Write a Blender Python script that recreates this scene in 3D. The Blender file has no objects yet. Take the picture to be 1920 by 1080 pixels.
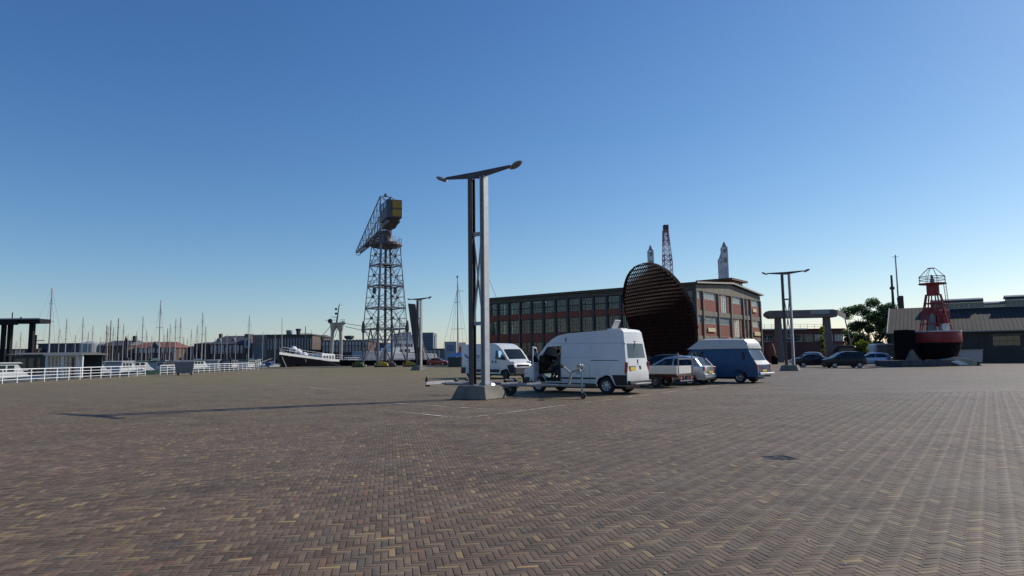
import bpy, bmesh, math, random
import numpy as np
from mathutils import Vector, Matrix
R = math.radians
rnd = random.Random(7)
scene = bpy.context.scene
col = scene.collection

# ------------------------------------------------------------------ camera
EYE = 1.6; FPX = 1280.0
PITCH = math.atan(127.5/FPX); ROLL = R(0.7)
_R0 = Vector((1,0,0)); _U0 = Vector((0,-math.sin(PITCH),math.cos(PITCH))); CF = Vector((0,math.cos(PITCH),math.sin(PITCH)))
CR = _R0*math.cos(ROLL)-_U0*math.sin(ROLL); CU = _R0*math.sin(ROLL)+_U0*math.cos(ROLL)
cam = bpy.data.objects.new('camera', bpy.data.cameras.new('camera')); col.objects.link(cam)
cam.data.lens = 24; cam.data.sensor_width = 36; cam.data.clip_end = 8000; cam.data.clip_start = 0.1
M = Matrix.Identity(4)
for i in range(3): M[i][0] = CR[i]; M[i][1] = CU[i]; M[i][2] = -CF[i]
M[2][3] = EYE
cam.matrix_world = M
scene.camera = cam
# ------------------------------------------------------------------ light
SUN_AZ = 62.0; SUN_EL = 34.7        # azimuth to the right of the view direction (+Y)
world = bpy.data.worlds.new('World'); scene.world = world; world.use_nodes = True
nt = world.node_tree; nt.nodes.clear()
sky = nt.nodes.new('ShaderNodeTexSky'); sky.sky_type = 'NISHITA'; sky.sun_disc = False
sky.sun_elevation = R(SUN_EL); sky.sun_rotation = R(SUN_AZ); sky.altitude = 0
sky.air_density = 1.0; sky.dust_density = 0.3; sky.ozone_density = 1.0
bg = nt.nodes.new('ShaderNodeBackground'); bg.inputs['Strength'].default_value = 0.1
wo = nt.nodes.new('ShaderNodeOutputWorld')
sep = nt.nodes.new('ShaderNodeSeparateXYZ'); com = nt.nodes.new('ShaderNodeCombineXYZ'); nt.links.new(sky.outputs[0], sep.inputs[0])
for i_, (g_, a_) in enumerate(((1.38, 0.96), (1.15, 0.965), (0.92, 1.05))):     # camera-like tone grading of the whole sky
    m0 = nt.nodes.new('ShaderNodeMath'); m0.operation = 'MULTIPLY'; m0.inputs[1].default_value = 0.1
    m1 = nt.nodes.new('ShaderNodeMath'); m1.operation = 'POWER'; m1.inputs[1].default_value = g_
    m2 = nt.nodes.new('ShaderNodeMath'); m2.operation = 'MULTIPLY'; m2.inputs[1].default_value = a_*10
    nt.links.new(sep.outputs[i_], m0.inputs[0]); nt.links.new(m0.outputs[0], m1.inputs[0]); nt.links.new(m1.outputs[0], m2.inputs[0]); nt.links.new(m2.outputs[0], com.inputs[i_])
nt.links.new(com.outputs[0], bg.inputs[0]); nt.links.new(bg.outputs[0], wo.inputs[0])
sun = bpy.data.objects.new('sun', bpy.data.lights.new('sun', 'SUN')); col.objects.link(sun)
sun.data.energy = 4.6; sun.data.angle = R(0.53); sun.data.color = (1.0, 0.93, 0.82)
sd = Vector((math.sin(R(SUN_AZ))*math.cos(R(SUN_EL)), math.cos(R(SUN_AZ))*math.cos(R(SUN_EL)), math.sin(R(SUN_EL))))
sun.rotation_euler = sd.to_track_quat('Z', 'Y').to_euler()
sun.location = (30, 20, 40)
scene.view_settings.view_transform = 'Standard'; scene.view_settings.look = 'None'
scene.view_settings.exposure = 0.0; scene.view_settings.gamma = 1; scene.view_settings.use_curve_mapping = False

# ------------------------------------------------------------------ photo -> world helpers
def PX(px, Y, z=EYE):                       # world X of image column px at depth Y, height z
    k = (px-960)/FPX; dz = z-EYE
    return (k*(Y*CF.y+dz*CF.z)-Y*CR.y-dz*CR.z)/CR.x
def PZ(py, X, Y):                           # world z of image row py at X, Y
    m = (540-py)/FPX
    return EYE+(m*Y*CF.y-X*CU.x-Y*CU.y)/(CU.z-m*CF.z)
def G(px, py, h=0.0):                       # ground point
    d = CF+CR*((px-960)/FPX)+CU*((540-py)/FPX)
    t = (h-EYE)/d.z
    return Vector((d.x*t, d.y*t, h))
def P(px, py, Y):                           # point at depth Y
    z = EYE
    for _ in range(4):
        X = PX(px, Y, z); z = PZ(py, X, Y)
    return Vector((X, Y, z))

# ------------------------------------------------------------------ materials
MATS = {}
def mat(name, c, rough=0.6, metal=0.0, var=0.12, scale=2.5, bump=0.0, coat=0.0, alpha=None, streak=False, spec=0.5):
    if name in MATS: return MATS[name]
    m = bpy.data.materials.new(name); m.use_nodes = True; t = m.node_tree; n = t.nodes
    b = n['Principled BSDF']; b.inputs['Roughness'].default_value = rough; b.inputs['Metallic'].default_value = metal
    b.inputs['Coat Weight'].default_value = coat; b.inputs['Specular IOR Level'].default_value = spec
    tc = n.new('ShaderNodeTexCoord'); nz = n.new('ShaderNodeTexNoise'); nz.inputs['Scale'].default_value = scale; nz.inputs['Detail'].default_value = 6
    if streak:
        mp = n.new('ShaderNodeMapping'); mp.inputs['Scale'].default_value = (1, 1, 0.15)
        t.links.new(tc.outputs['Object'], mp.inputs[0]); t.links.new(mp.outputs[0], nz.inputs['Vector'])
    else: t.links.new(tc.outputs['Object'], nz.inputs['Vector'])
    r = n.new('ShaderNodeValToRGB'); r.color_ramp.elements[0].position = 0.3; r.color_ramp.elements[1].position = 0.7
    r.color_ramp.elements[0].color = [x*(1-var) for x in c]+[1]; r.color_ramp.elements[1].color = [min(1, x*(1+var)) for x in c]+[1]
    t.links.new(nz.outputs['Fac'], r.inputs[0]); t.links.new(r.outputs[0], b.inputs['Base Color'])
    if bump:
        bp = n.new('ShaderNodeBump'); bp.inputs['Strength'].default_value = bump; bp.inputs['Distance'].default_value = 0.02
        nz2 = n.new('ShaderNodeTexNoise'); nz2.inputs['Scale'].default_value = scale*8; t.links.new(tc.outputs['Object'], nz2.inputs['Vector'])
        t.links.new(nz2.outputs['Fac'], bp.inputs['Height']); t.links.new(bp.outputs[0], b.inputs['Normal'])
    if alpha is not None: b.inputs['Alpha'].default_value = alpha
    MATS[name] = m; return m
def glass(name, tint, refl=1.0, trans=0.6, body=(0.02,0.03,0.035)):
    if name in MATS: return MATS[name]
    m = bpy.data.materials.new(name); m.use_nodes = True; t = m.node_tree; n = t.nodes; n.clear()
    out = n.new('ShaderNodeOutputMaterial'); tr = n.new('ShaderNodeBsdfTransparent'); tr.inputs[0].default_value = (*tint, 1)
    df = n.new('ShaderNodeBsdfDiffuse'); df.inputs[0].default_value = (*body, 1)
    mx = n.new('ShaderNodeMixShader'); mx.inputs[0].default_value = 1-trans
    t.links.new(tr.outputs[0], mx.inputs[1]); t.links.new(df.outputs[0], mx.inputs[2])
    gl = n.new('ShaderNodeBsdfGlossy'); gl.inputs['Roughness'].default_value = 0.02; gl.inputs[0].default_value = (refl, refl, refl, 1)
    fr = n.new('ShaderNodeFresnel'); fr.inputs[0].default_value = 1.5
    m2 = n.new('ShaderNodeMixShader'); t.links.new(fr.outputs[0], m2.inputs[0]); t.links.new(mx.outputs[0], m2.inputs[1]); t.links.new(gl.outputs[0], m2.inputs[2])
    t.links.new(m2.outputs[0], out.inputs[0]); MATS[name] = m; return m

def brickwall(name, c1, c2, mortar, scale=1.0):
    m = bpy.data.materials.new(name); m.use_nodes = True; t = m.node_tree; n = t.nodes; b = n['Principled BSDF']; b.inputs['Roughness'].default_value = 0.9
    tc = n.new('ShaderNodeTexCoord'); sp = n.new('ShaderNodeSeparateXYZ'); t.links.new(tc.outputs['Object'], sp.inputs[0])
    ad = n.new('ShaderNodeMath'); ad.operation = 'ADD'; t.links.new(sp.outputs[0], ad.inputs[0]); t.links.new(sp.outputs[1], ad.inputs[1])
    cb = n.new('ShaderNodeCombineXYZ'); t.links.new(ad.outputs[0], cb.inputs[0]); t.links.new(sp.outputs[2], cb.inputs[1])
    bt = n.new('ShaderNodeTexBrick'); bt.inputs['Scale'].default_value = scale; bt.inputs['Brick Width'].default_value = 0.22; bt.inputs['Row Height'].default_value = 0.065
    bt.inputs['Mortar Size'].default_value = 0.006; bt.inputs['Color1'].default_value = (*c1, 1); bt.inputs['Color2'].default_value = (*c2, 1); bt.inputs['Mortar'].default_value = (*mortar, 1)
    t.links.new(cb.outputs[0], bt.inputs['Vector'])
    nz = n.new('ShaderNodeTexNoise'); nz.inputs['Scale'].default_value = 0.6; nz.inputs['Detail'].default_value = 5; t.links.new(tc.outputs['Object'], nz.inputs['Vector'])
    mr = n.new('ShaderNodeMapRange'); mr.inputs[3].default_value = 0.7; mr.inputs[4].default_value = 1.25; t.links.new(nz.outputs['Fac'], mr.inputs[0])
    mx = n.new('ShaderNodeVectorMath'); mx.operation = 'SCALE'; t.links.new(bt.outputs['Color'], mx.inputs[0]); t.links.new(mr.outputs[0], mx.inputs['Scale'])
    t.links.new(mx.outputs[0], b.inputs['Base Color']); MATS[name] = m; return m

# ------------------------------------------------------------------ paving (herringbone) material, laid in real units
BW = 0.060; BANG = R(10.2)                 # brick width incl. joint, axis angle (to the left of +Y)
ca, sa = math.cos(BANG), math.sin(BANG)    # brick u axis = (ca, sa), v axis = (-sa, ca)
def paving_material():
    m = bpy.data.materials.new('clinker_paving'); m.use_nodes = True; t = m.node_tree; n = t.nodes; L = t.links; b = n['Principled BSDF']
    geo = n.new('ShaderNodeNewGeometry')
    def mth(op, a, c=None, clamp=False):
        q = n.new('ShaderNodeMath'); q.operation = op; q.use_clamp = clamp
        for i, s in enumerate((a, c)):
            if s is None: continue
            if isinstance(s, (int, float)): q.inputs[i].default_value = s
            else: L.new(s, q.inputs[i])
        return q.outputs[0]
    sp = n.new('ShaderNodeSeparateXYZ'); L.new(geo.outputs['Position'], sp.inputs[0]); x, y = sp.outputs[0], sp.outputs[1]
    u = mth('DIVIDE', mth('ADD', mth('MULTIPLY', x, ca), mth('MULTIPLY', y, sa)), BW)
    v = mth('DIVIDE', mth('SUBTRACT', mth('MULTIPLY', y, ca), mth('MULTIPLY', x, sa)), BW)
    i = mth('FLOOR', u); j = mth('FLOOR', v)
    k = mth('FLOORED_MODULO', mth('SUBTRACT', i, j), 6.0); k = mth('ROUND', k)
    isH = mth('LESS_THAN', k, 2.5); isV = mth('SUBTRACT', 1.0, isH)
    iu = mth('SUBTRACT', i, mth('MULTIPLY', isH, k)); jv = mth('SUBTRACT', j, mth('MULTIPLY', isV, mth('SUBTRACT', 5.0, k)))
    du = mth('SUBTRACT', u, iu); dv = mth('SUBTRACT', v, jv)        # local coordinate from the start cell
    lu = mth('ADD', 1.0, mth('MULTIPLY', isH, 2.0)); lv = mth('ADD', 1.0, mth('MULTIPLY', isV, 2.0))
    eu = mth('MINIMUM', du, mth('SUBTRACT', lu, du)); ev = mth('MINIMUM', dv, mth('SUBTRACT', lv, dv))
    e = mth('MINIMUM', eu, ev)
    cb = n.new('ShaderNodeCombineXYZ'); L.new(iu, cb.inputs[0]); L.new(jv, cb.inputs[1]); L.new(isH, cb.inputs[2])
    wn = n.new('ShaderNodeTexWhiteNoise'); wn.noise_dimensions = '3D'; L.new(cb.outputs[0], wn.inputs['Vector'])
    ramp = n.new('ShaderNodeValToRGB'); ramp.color_ramp.interpolation = 'CONSTANT'
    cols = [(0,(0.112,0.067,0.049)),(.15,(0.134,0.085,0.060)),(.30,(0.096,0.059,0.042)),(.42,(0.146,0.095,0.067)),(.56,(0.118,0.081,0.059)),(.70,(0.141,0.072,0.049)),(.74,(0.089,0.067,0.056)),(.82,(0.162,0.113,0.070)),(.91,(0.205,0.144,0.080)),(.965,(0.269,0.185,0.090)),(.985,(0.076,0.050,0.038))]
    er = ramp.color_ramp.elements
    er[0].position = 0; er[0].color = (*cols[0][1], 1); er[1].position = cols[1][0]; er[1].color = (*cols[1][1], 1)
    for p_, c_ in cols[2:]:
        q = er.new(p_); q.color = (*c_, 1)
    L.new(wn.outputs['Value'], ramp.inputs[0])
    # large patches: the yard's laid areas differ, moss and grit in the joints
    nz = n.new('ShaderNodeTexNoise'); nz.inputs['Scale'].default_value = 0.13; nz.inputs['Detail'].default_value = 5; L.new(geo.outputs['Position'], nz.inputs['Vector'])
    nf = n.new('ShaderNodeTexNoise'); nf.inputs['Scale'].default_value = 70; nf.inputs['Detail'].default_value = 4; L.new(geo.outputs['Position'], nf.inputs['Vector'])
    nm = n.new('ShaderNodeTexNoise'); nm.inputs['Scale'].default_value = 0.9; nm.inputs['Detail'].default_value = 5; L.new(geo.outputs['Position'], nm.inputs['Vector'])
    def mr(s, a, c, d, f):
        q = n.new('ShaderNodeMapRange'); q.inputs[1].default_value = a; q.inputs[2].default_value = c; q.inputs[3].default_value = d; q.inputs[4].default_value = f; L.new(s, q.inputs[0]); return q.outputs[0]
    def mix(f, a, c):
        q = n.new('ShaderNodeMix'); q.data_type = 'RGBA'
        for s, idx in ((f, 0), (a, 6), (c, 7)):
            if isinstance(s, (int, float)): q.inputs[idx].default_value = s
            elif isinstance(s, tuple): q.inputs[idx].default_value = (*s, 1)
            else: L.new(s, q.inputs[idx])
        return q.outputs[2]
    ns = n.new('ShaderNodeTexNoise'); ns.inputs['Scale'].default_value = 0.42; ns.inputs['Detail'].default_value = 9; ns.inputs['Roughness'].default_value = 0.62; L.new(geo.outputs['Position'], ns.inputs['Vector'])
    stain = mr(ns.outputs['Fac'], 0.56, 0.68, 1.0, 0.70); dust = mr(ns.outputs['Fac'], 0.34, 0.44, 0.34, 0.0)
    grey = mr(mth('ADD', mth('ADD', mth('MULTIPLY', x, 0.07), mth('MULTIPLY', y, -0.012)), mth('MULTIPLY', nz.outputs['Fac'], 0.9)), 0.35, 1.15, 0.0, 0.50)
    c1 = mix(grey, ramp.outputs[0], (.156,.138,.121))
    olive = mr(nz.outputs['Fac'], 0.38, 0.60, 0.42, 0.85)
    far = mr(y, 12, 60, 0.2, 1.15); right = mr(x, 2, 16, 1.0, 0.15)
    c2 = mix(mth('MULTIPLY', mth('ADD', olive, 0.12), mth('MULTIPLY', far, right)), c1, (.190,.152,.068))
    sc = n.new('ShaderNodeVectorMath'); sc.operation = 'SCALE'; L.new(c2, sc.inputs[0])
    wc = n.new('ShaderNodeSeparateColor'); L.new(wn.outputs['Color'], wc.inputs[0])
    L.new(mth('MULTIPLY', mth('MULTIPLY', mr(nf.outputs['Fac'], 0.3, 0.7, 0.82, 1.18), mr(wc.outputs[1], 0.0, 1.0, 0.80, 1.20)), mth('MULTIPLY', mr(nm.outputs['Fac'], 0.3, 0.7, 0.84, 1.14), mr(nz.outputs['Fac'], 0.3, 0.7, 1.12, 0.86))), sc.inputs['Scale'])
    sc2 = n.new('ShaderNodeVectorMath'); sc2.operation = 'SCALE'; L.new(mix(dust, sc.outputs[0], (.175,.152,.118)), sc2.inputs[0]); L.new(stain, sc2.inputs['Scale'])
    jm = mr(e, 0.035, 0.07, 1.0, 0.0)
    jc = mix(mth('MULTIPLY', far, right), (.026,.020,.015), (.056,.053,.028))
    jc = mix(mth('MULTIPLY', dust, 1.6), jc, (.110,.094,.070)); c3 = mix(jm, sc2.outputs[0], jc)
    L.new(c3, b.inputs['Base Color'])
    L.new(mr(nf.outputs['Fac'], 0.3, 0.7, 0.58, 0.80), b.inputs['Roughness'])
    b.inputs['Specular IOR Level'].default_value = 0.35
    bp = n.new('ShaderNodeBump'); bp.inputs['Distance'].default_value = 0.003; bp.inputs['Strength'].default_value = 0.7
    rise = mth('MULTIPLY', mr(e, 0.02, 0.10, 0.0, 1.0), mr(y, 26.0, 29.0, 0.03, 0.30))
    wob = mth('MULTIPLY', wn.outputs['Value'], 0.5)
    L.new(mth('ADD', mth('ADD', rise, wob), mth('MULTIPLY', nf.outputs['Fac'], 0.25)), bp.inputs['Height']); L.new(bp.outputs[0], b.inputs['Normal'])
    return m

# ------------------------------------------------------------------ mesh builder
class MB:
    def __init__(s): s.v = []; s.f = []
    def add(s, vs, fs):
        o = len(s.v); s.v += [tuple(v) for v in vs]; s.f += [tuple(o+i for i in f) for f in fs]; return s
    def box(s, x0, x1, y0, y1, z0, z1, M=None):
        vs = [(x, y, z) for z in (z0, z1) for y in (y0, y1) for x in (x0, x1)]
        if M is not None: vs = [M @ Vector(v) for v in vs]
        return s.add(vs, [(0,2,3,1),(4,5,7,6),(0,1,5,4),(2,6,7,3),(0,4,6,2),(1,3,7,5)])
    def bar(s, p, q, w, h=None, up=(0,0,1)):
        p = Vector(p); q = Vector(q); h = h or w; d = (q-p)
        if d.length < 1e-6: return s
        d.normalize(); up = Vector(up)
        if abs(d.dot(up)) > 0.98: up = Vector((1,0,0)) if abs(d.x) < 0.9 else Vector((0,1,0))
        a = d.cross(up).normalized()*w/2; c = a.cross(d).normalized()*h/2
        vs = [p-a-c, p+a-c, p+a+c, p-a+c, q-a-c, q+a-c, q+a+c, q-a+c]
        return s.add(vs, [(0,1,2,3),(4,7,6,5),(0,4,5,1),(1,5,6,2),(2,6,7,3),(3,7,4,0)])
    def tube(s, p, q, r, n=6, r2=None):
        p = Vector(p); q = Vector(q); r2 = r if r2 is None else r2; d = (q-p).normalized()
        up = Vector((0,0,1)) if abs(d.z) < 0.9 else Vector((1,0,0))
        a = d.cross(up).normalized(); c = d.cross(a)
        vs = []
        for P_, r_ in ((p, r), (q, r2)):
            for i in range(n):
                t = 2*math.pi*i/n; vs.append(P_+a*math.cos(t)*r_+c*math.sin(t)*r_)
        return s.add(vs, [(i, (i+1) % n, n+(i+1) % n, n+i) for i in range(n)]+[tuple(range(n-1,-1,-1)), tuple(range(n, 2*n))])
    def path(s, pts, r, n=6):
        for a, b in zip(pts, pts[1:]): s.tube(a, b, r, n)
        return s
    def lathe(s, prof, n=16, M=None, closed=False):
        M = M or Matrix.Identity(4); vs = []
        for r_, z_ in prof:
            for i in range(n):
                t = 2*math.pi*i/n; vs.append(M @ Vector((r_*math.cos(t), r_*math.sin(t), z_)))
        fs = []; m_ = len(prof)
        for a in range(m_ if closed else m_-1):
            b = (a+1) % m_
            for i in range(n): fs.append((a*n+i, a*n+(i+1) % n, b*n+(i+1) % n, b*n+i))
        if not closed:
            fs.append(tuple(range(n-1,-1,-1))); fs.append(tuple((m_-1)*n+i for i in range(n)))
        return s.add(vs, fs)
    def prism(s, poly, h0, h1, f=None):        # poly 2D extruded; f maps (a, b, h) -> xyz
        f = f or (lambda a, b, h: (a, b, h)); n = len(poly)
        vs = [f(a, b, h0) for a, b in poly]+[f(a, b, h1) for a, b in poly]
        return s.add(vs, [tuple(range(n-1,-1,-1)), tuple(range(n, 2*n))]+[(i, (i+1) % n, n+(i+1) % n, n+i) for i in range(n)])
    def mesh(s, name, m, smooth=False, fix=True):
        me = bpy.data.meshes.new(name); me.from_pydata(s.v, [], s.f)
        if fix:
            bm = bmesh.new(); bm.from_mesh(me); bmesh.ops.recalc_face_normals(bm, faces=bm.faces); bm.to_mesh(me); bm.free()
        if m: me.materials.append(m)
        if smooth:
            me.shade_smooth()
            me.set_sharp_from_angle(angle=R(38))
        return me
    def build(s, name, m, parent=None, bevel=0, smooth=False, loc=None, seg=2):
        return obj(name, s.mesh(name, m, smooth or bevel > 0), parent, loc, bevel, seg)
def obj(name, me, parent=None, loc=None, bevel=0, seg=2):
    o = bpy.data.objects.new(name, me); col.objects.link(o)
    if parent: o.parent = parent
    if loc is not None: o.location = loc
    if bevel:
        b = o.modifiers.new('bevel', 'BEVEL'); b.width = bevel; b.segments = seg; b.limit_method = 'ANGLE'; b.angle_limit = R(35); b.harden_normals = True
    return o
def tag(o, label, cat, group=None):
    o['label'] = label; o['category'] = cat
    if group: o['group'] = group
    return o
def thing(name, label, cat, loc=(0,0,0), rz=0.0, group=None):
    o = bpy.data.objects.new(name, None); col.objects.link(o); o.empty_display_size = 0.3
    o.location = loc; o.rotation_euler = (0, 0, rz); return tag(o, label, cat, group)
def struct(o): o['kind'] = 'structure'; return o
def stuff(o): o['kind'] = 'stuff'; return o
CH = {}
def copy_tree(o, parent=None):
    c = o.copy(); col.objects.link(c)
    if parent: c.parent = parent
    for ch in list(o.children): copy_tree(ch, c)
    return c
def dup(o, loc, rz, label, scale=None, group=None):
    c = copy_tree(o); c.location = loc; c.rotation_euler = (0, 0, rz); c['label'] = label
    if scale: c.scale = scale if isinstance(scale, tuple) else (scale,)*3
    if group: c['group'] = group
    return c

# palette
WHITE = mat('white_paint', (.62,.63,.635), .35, var=.07, scale=.9, coat=.3, streak=True)
RAILW = mat('railing_white', (.74,.75,.76), .5, var=.06)
GALV = mat('galvanised_steel', (.25,.26,.28), .5, .25, var=.14, scale=6)
DARKST = mat('dark_steel_and_shaded_post', (.055,.048,.052), .5, .2, var=.25)  # dark steel parts; also carries the painted-in shade of the left lamp post
BLACK = mat('black_plastic', (.012,.012,.014), .6, var=.2)
TYRE = mat('tyre_rubber', (.022,.022,.023), .85, var=.2, bump=.3)
CONC = mat('weathered_concrete', (.16,.148,.122), .9, var=.3, scale=1.8, bump=.5)
CONCD = mat('dark_concrete', (.20,.195,.18), .9, var=.3, scale=1.2, bump=.4)
ALU = mat('alloy_rim', (.55,.56,.58), .35, .8, var=.05)
RED = mat('red_lamp', (.35,.012,.012), .25, var=.1)
LAMPC = mat('clear_lamp', (.7,.72,.72), .12, var=.05)
YPLATE = mat('yellow_plate', (.72,.50,.04), .5, var=.05)
SEAT = mat('seat_cloth', (.05,.05,.058), .9, var=.2)
VGLASS = glass('vehicle_glass', (.34,.44,.44), 1.0, .75)
TGLASS = glass('tinted_rear_glass', (.3,.38,.40), 1.0, .15, (.035,.055,.075))
BGLASS = glass('building_glass', (.55,.62,.64), 1.0, .75, (.10,.12,.13))
FROST = glass('frosted_glass', (.6,.66,.66), 1.0, .25, (.42,.47,.48))
CGLASS = glass('clear_glass', (.9,.94,.94), 1.0, .95)
# ================================================================== SETTING
PAVE = paving_material()
BED = mat('joint_sand', (.038,.031,.024), .95, var=.3, scale=30)
NEAR_Y = 27.0
def flat(name, pts, z, m):
    o = MB().add([(x, y, z) for x, y in pts], [tuple(range(len(pts)))]); me = o.mesh(name, m, fix=False)
    if me.polygons[0].normal.z < 0: me.flip_normals()
    return struct(obj(name, me))
QX = -39.5
# far part of the paved yard (pattern carried by the material) and the sand bed under the modelled bricks
flat('paved_yard', [(-22,NEAR_Y),(22,NEAR_Y),(22,2),(420,2),(420,216),(-12,216),(-12,133),(-46,133),(-46,112),(QX,104),(QX,-60),(-22,-60)], 0.0, PAVE)
flat('ground', [(-22,-60),(420,-60),(420,2),(22,2),(22,2.001),(-22,2.001)], 0.0, PAVE)
def und(x, y):                                       # gentle settling of the paving
    f = np.clip((26.5-y)/3, 0, 1)*np.clip((21-np.abs(x))/2, 0, 1)*np.clip((y-3)/1.5, 0, 1)
    return f*(.0030*np.sin(1.3*x+.7*y+.4)+.0026*np.sin(-.8*x+1.9*y+1.1)+.0022*np.sin(2.9*x-1.1*y+2.0)+.0016*np.sin(3.7*x+2.6*y)+.0035*np.sin(.45*x-.35*y+.9))
gx0, gy0 = np.meshgrid(np.linspace(-22,22,221), np.linspace(2.001,NEAR_Y,126)); gz0 = und(gx0, gy0)-np.interp(gy0, [7, 15, 22, 27], [.0055, .0026, .0012, .0006])
out0 = (np.abs(gx0) > .84*gy0+2.2) | (gy0 < 2.1); gz0 = np.where(out0, und(gx0, gy0)-.0002, gz0)
gb_ = MB(); gb_.v = [tuple(v) for v in np.stack([gx0.ravel(),gy0.ravel(),gz0.ravel()],1).tolist()]
gb_.f = [(r*221+c, r*221+c+1, (r+1)*221+c+1, (r+1)*221+c) for r in range(125) for c in range(220)]
bme = gb_.mesh('paving_bed', BED, fix=False); bme.materials.append(PAVE)          # beyond the modelled bricks the paving carries on in the material
oc = out0[:-1,:-1] & out0[1:,1:] & out0[1:,:-1] & out0[:-1,1:]; bme.polygons.foreach_set('material_index', oc.ravel().astype(np.int32)); bme.update()
yard = struct(obj('paving_bed', bme))
LAND = mat('far_land', (.10,.10,.07), .95, var=.3, scale=.05)
flat('far_land', [(-4000,216),(420,216),(420,-60),(4000,-60),(4000,6000),(-4000,6000)], -0.01, LAND)
def water_material():
    m = bpy.data.materials.new('harbour_water'); m.use_nodes = True; t = m.node_tree; n = t.nodes; b = n['Principled BSDF']
    b.inputs['Base Color'].default_value = (.02,.035,.045,1); b.inputs['Roughness'].default_value = .08
    tc = n.new('ShaderNodeNewGeometry'); nz = n.new('ShaderNodeTexNoise'); nz.inputs['Scale'].default_value = 1.3; nz.inputs['Detail'].default_value = 5
    t.links.new(tc.outputs['Position'], nz.inputs['Vector']); bp = n.new('ShaderNodeBump'); bp.inputs['Strength'].default_value = .5; bp.inputs['Distance'].default_value = .15
    t.links.new(nz.outputs['Fac'], bp.inputs['Height']); t.links.new(bp.outputs[0], b.inputs['Normal']); return m
WATER = water_material(); WZ = -1.0
flat('water', [(-4000,-60),(-11,-60),(-11,216.5),(-4000,216.5)], WZ, WATER)
# quay walls
qw = MB()
edge = [(QX,-60),(QX,104),(-46,112),(-46,133),(-12,133),(-12,216)]
for (a, b) in zip(edge, edge[1:]):
    A, B = Vector((*a,0)), Vector((*b,0)); qw.bar(A+Vector((0,0,-1.3)), B+Vector((0,0,-1.3)), .25, 2.58)
qw.bar((-4000,216.2,-1.3), (-12,216.2,-1.3), .3, 2.5)
struct(qw.build('quay_wall', CONCD))
cop = MB()
for (a, b) in zip(edge, edge[1:-1]):
    A, B = Vector((*a,0)), Vector((*b,0)); cop.bar(A+Vector((0,0,.0)), B+Vector((0,0,.0)), .5, .16)
struct(cop.build('quay_coping', CONC, bevel=.02))

# ---- modelled bricks -------------------------------------------------------
NRM = np.random.RandomState(3)
ext = 42
umax = int(36/BW); jj = np.arange(-int(14/BW), int(36/BW)); ii = np.arange(-int(28/BW), int(28/BW))
I, J = np.meshgrid(ii, jj, indexing='ij'); K = np.mod(I-J, 6)
startH = (K == 0); startV = (K == 5)
iH, jH = I[startH], J[startH]; iV, jV = I[startV], J[startV]
gap = .0029
hx = np.concatenate([np.full(len(iH), 1.5*BW-gap/1), np.full(len(iV), .5*BW-gap/1)])
hy = np.concatenate([np.full(len(iH), .5*BW-gap/1), np.full(len(iV), 1.5*BW-gap/1)])
cu = np.concatenate([(iH+1.5)*BW, (iV+.5)*BW]); cv = np.concatenate([(jH+.5)*BW, (jV+1.5)*BW])
cx = cu*ca-cv*sa; cy = cu*sa+cv*ca
lim = 0.84*cy+2.5
DR = G(1462,858)                                     # drain
keep = (cy > 2.06) & (cy < NEAR_Y+.15) & (np.abs(cx) < np.minimum(lim, 21.9))
keep &= ~((np.abs(cx-DR.x) < .17) & (np.abs(cy-DR.y) < .17))
cx, cy, hx, hy = cx[keep], cy[keep], hx[keep], hy[keep]
order = np.argsort(cy+0.0*np.abs(cx)); 
vis = order[(np.abs(cx[order]) < .74*cy[order]+.05) & (cy[order] > 4.78)][:290]
single = np.zeros(len(cx), bool); single[vis] = True
dz = NRM.normal(0, .0013, len(cx)); tx = NRM.normal(0, .008, len(cx)); ty = NRM.normal(0, .008, len(cx))
rzj = NRM.normal(0, .010, len(cx)); dz = NRM.normal(0, .0006, len(cx))*np.interp(cy, [10, 26], [1, .35])+und(cx, cy); uu = (und(cx+.03,cy)-und(cx-.03,cy))/.06; vv = (und(cx,cy+.03)-und(cx,cy-.03))/.06; tx = tx+2*(uu*ca+vv*sa); ty = ty+2*(-uu*sa+vv*ca)
def bricks(idx):
    n = len(idx); c = .003
    ring = []
    for (sx, sy) in ((-1,-1),(1,-1),(1,1),(-1,1)): ring.append((sx, sy))
    V = np.zeros((n, 12, 3))
    for q, (sx, sy) in enumerate(ring):
        for lv, (ins, z) in enumerate(((0, -.03), (0, -.0003), (.0015, 0))):
            a = sx*(hx[idx]-ins); b = sy*(hy[idx]-ins)
            a2 = a-b*rzj[idx]; b2 = b+a*rzj[idx]
            V[:, lv*4+q, 0] = cx[idx]+a2*ca-b2*sa; V[:, lv*4+q, 1] = cy[idx]+a2*sa+b2*ca
            V[:, lv*4+q, 2] = z+dz[idx]+a*tx[idx]*(.5)+b*ty[idx]*.5
    F = []
    for lv in (0, 1):
        for q in range(4): F.append((lv*4+q, lv*4+(q+1) % 4, lv*4+4+(q+1) % 4, lv*4+4+q))
    F.append((8, 9, 10, 11))
    F = np.array(F)
    FF = (F[None]+12*np.arange(n)[:, None, None]).reshape(-1, 4)
    return V.reshape(-1, 3), FF
Vb, Fb = bricks(np.where(~single)[0])
me = bpy.data.meshes.new('paving_bricks'); me.vertices.add(len(Vb)); me.vertices.foreach_set('co', Vb.ravel())
me.loops.add(Fb.size); me.loops.foreach_set('vertex_index', Fb.ravel().astype(np.int32)); me.polygons.add(len(Fb))
me.polygons.foreach_set('loop_start', np.arange(0, Fb.size, 4, dtype=np.int32)); me.update(calc_edges=True); me.materials.append(PAVE)
stuff(obj('paving_bricks', me, yard))
bmH = MB(); 
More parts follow.
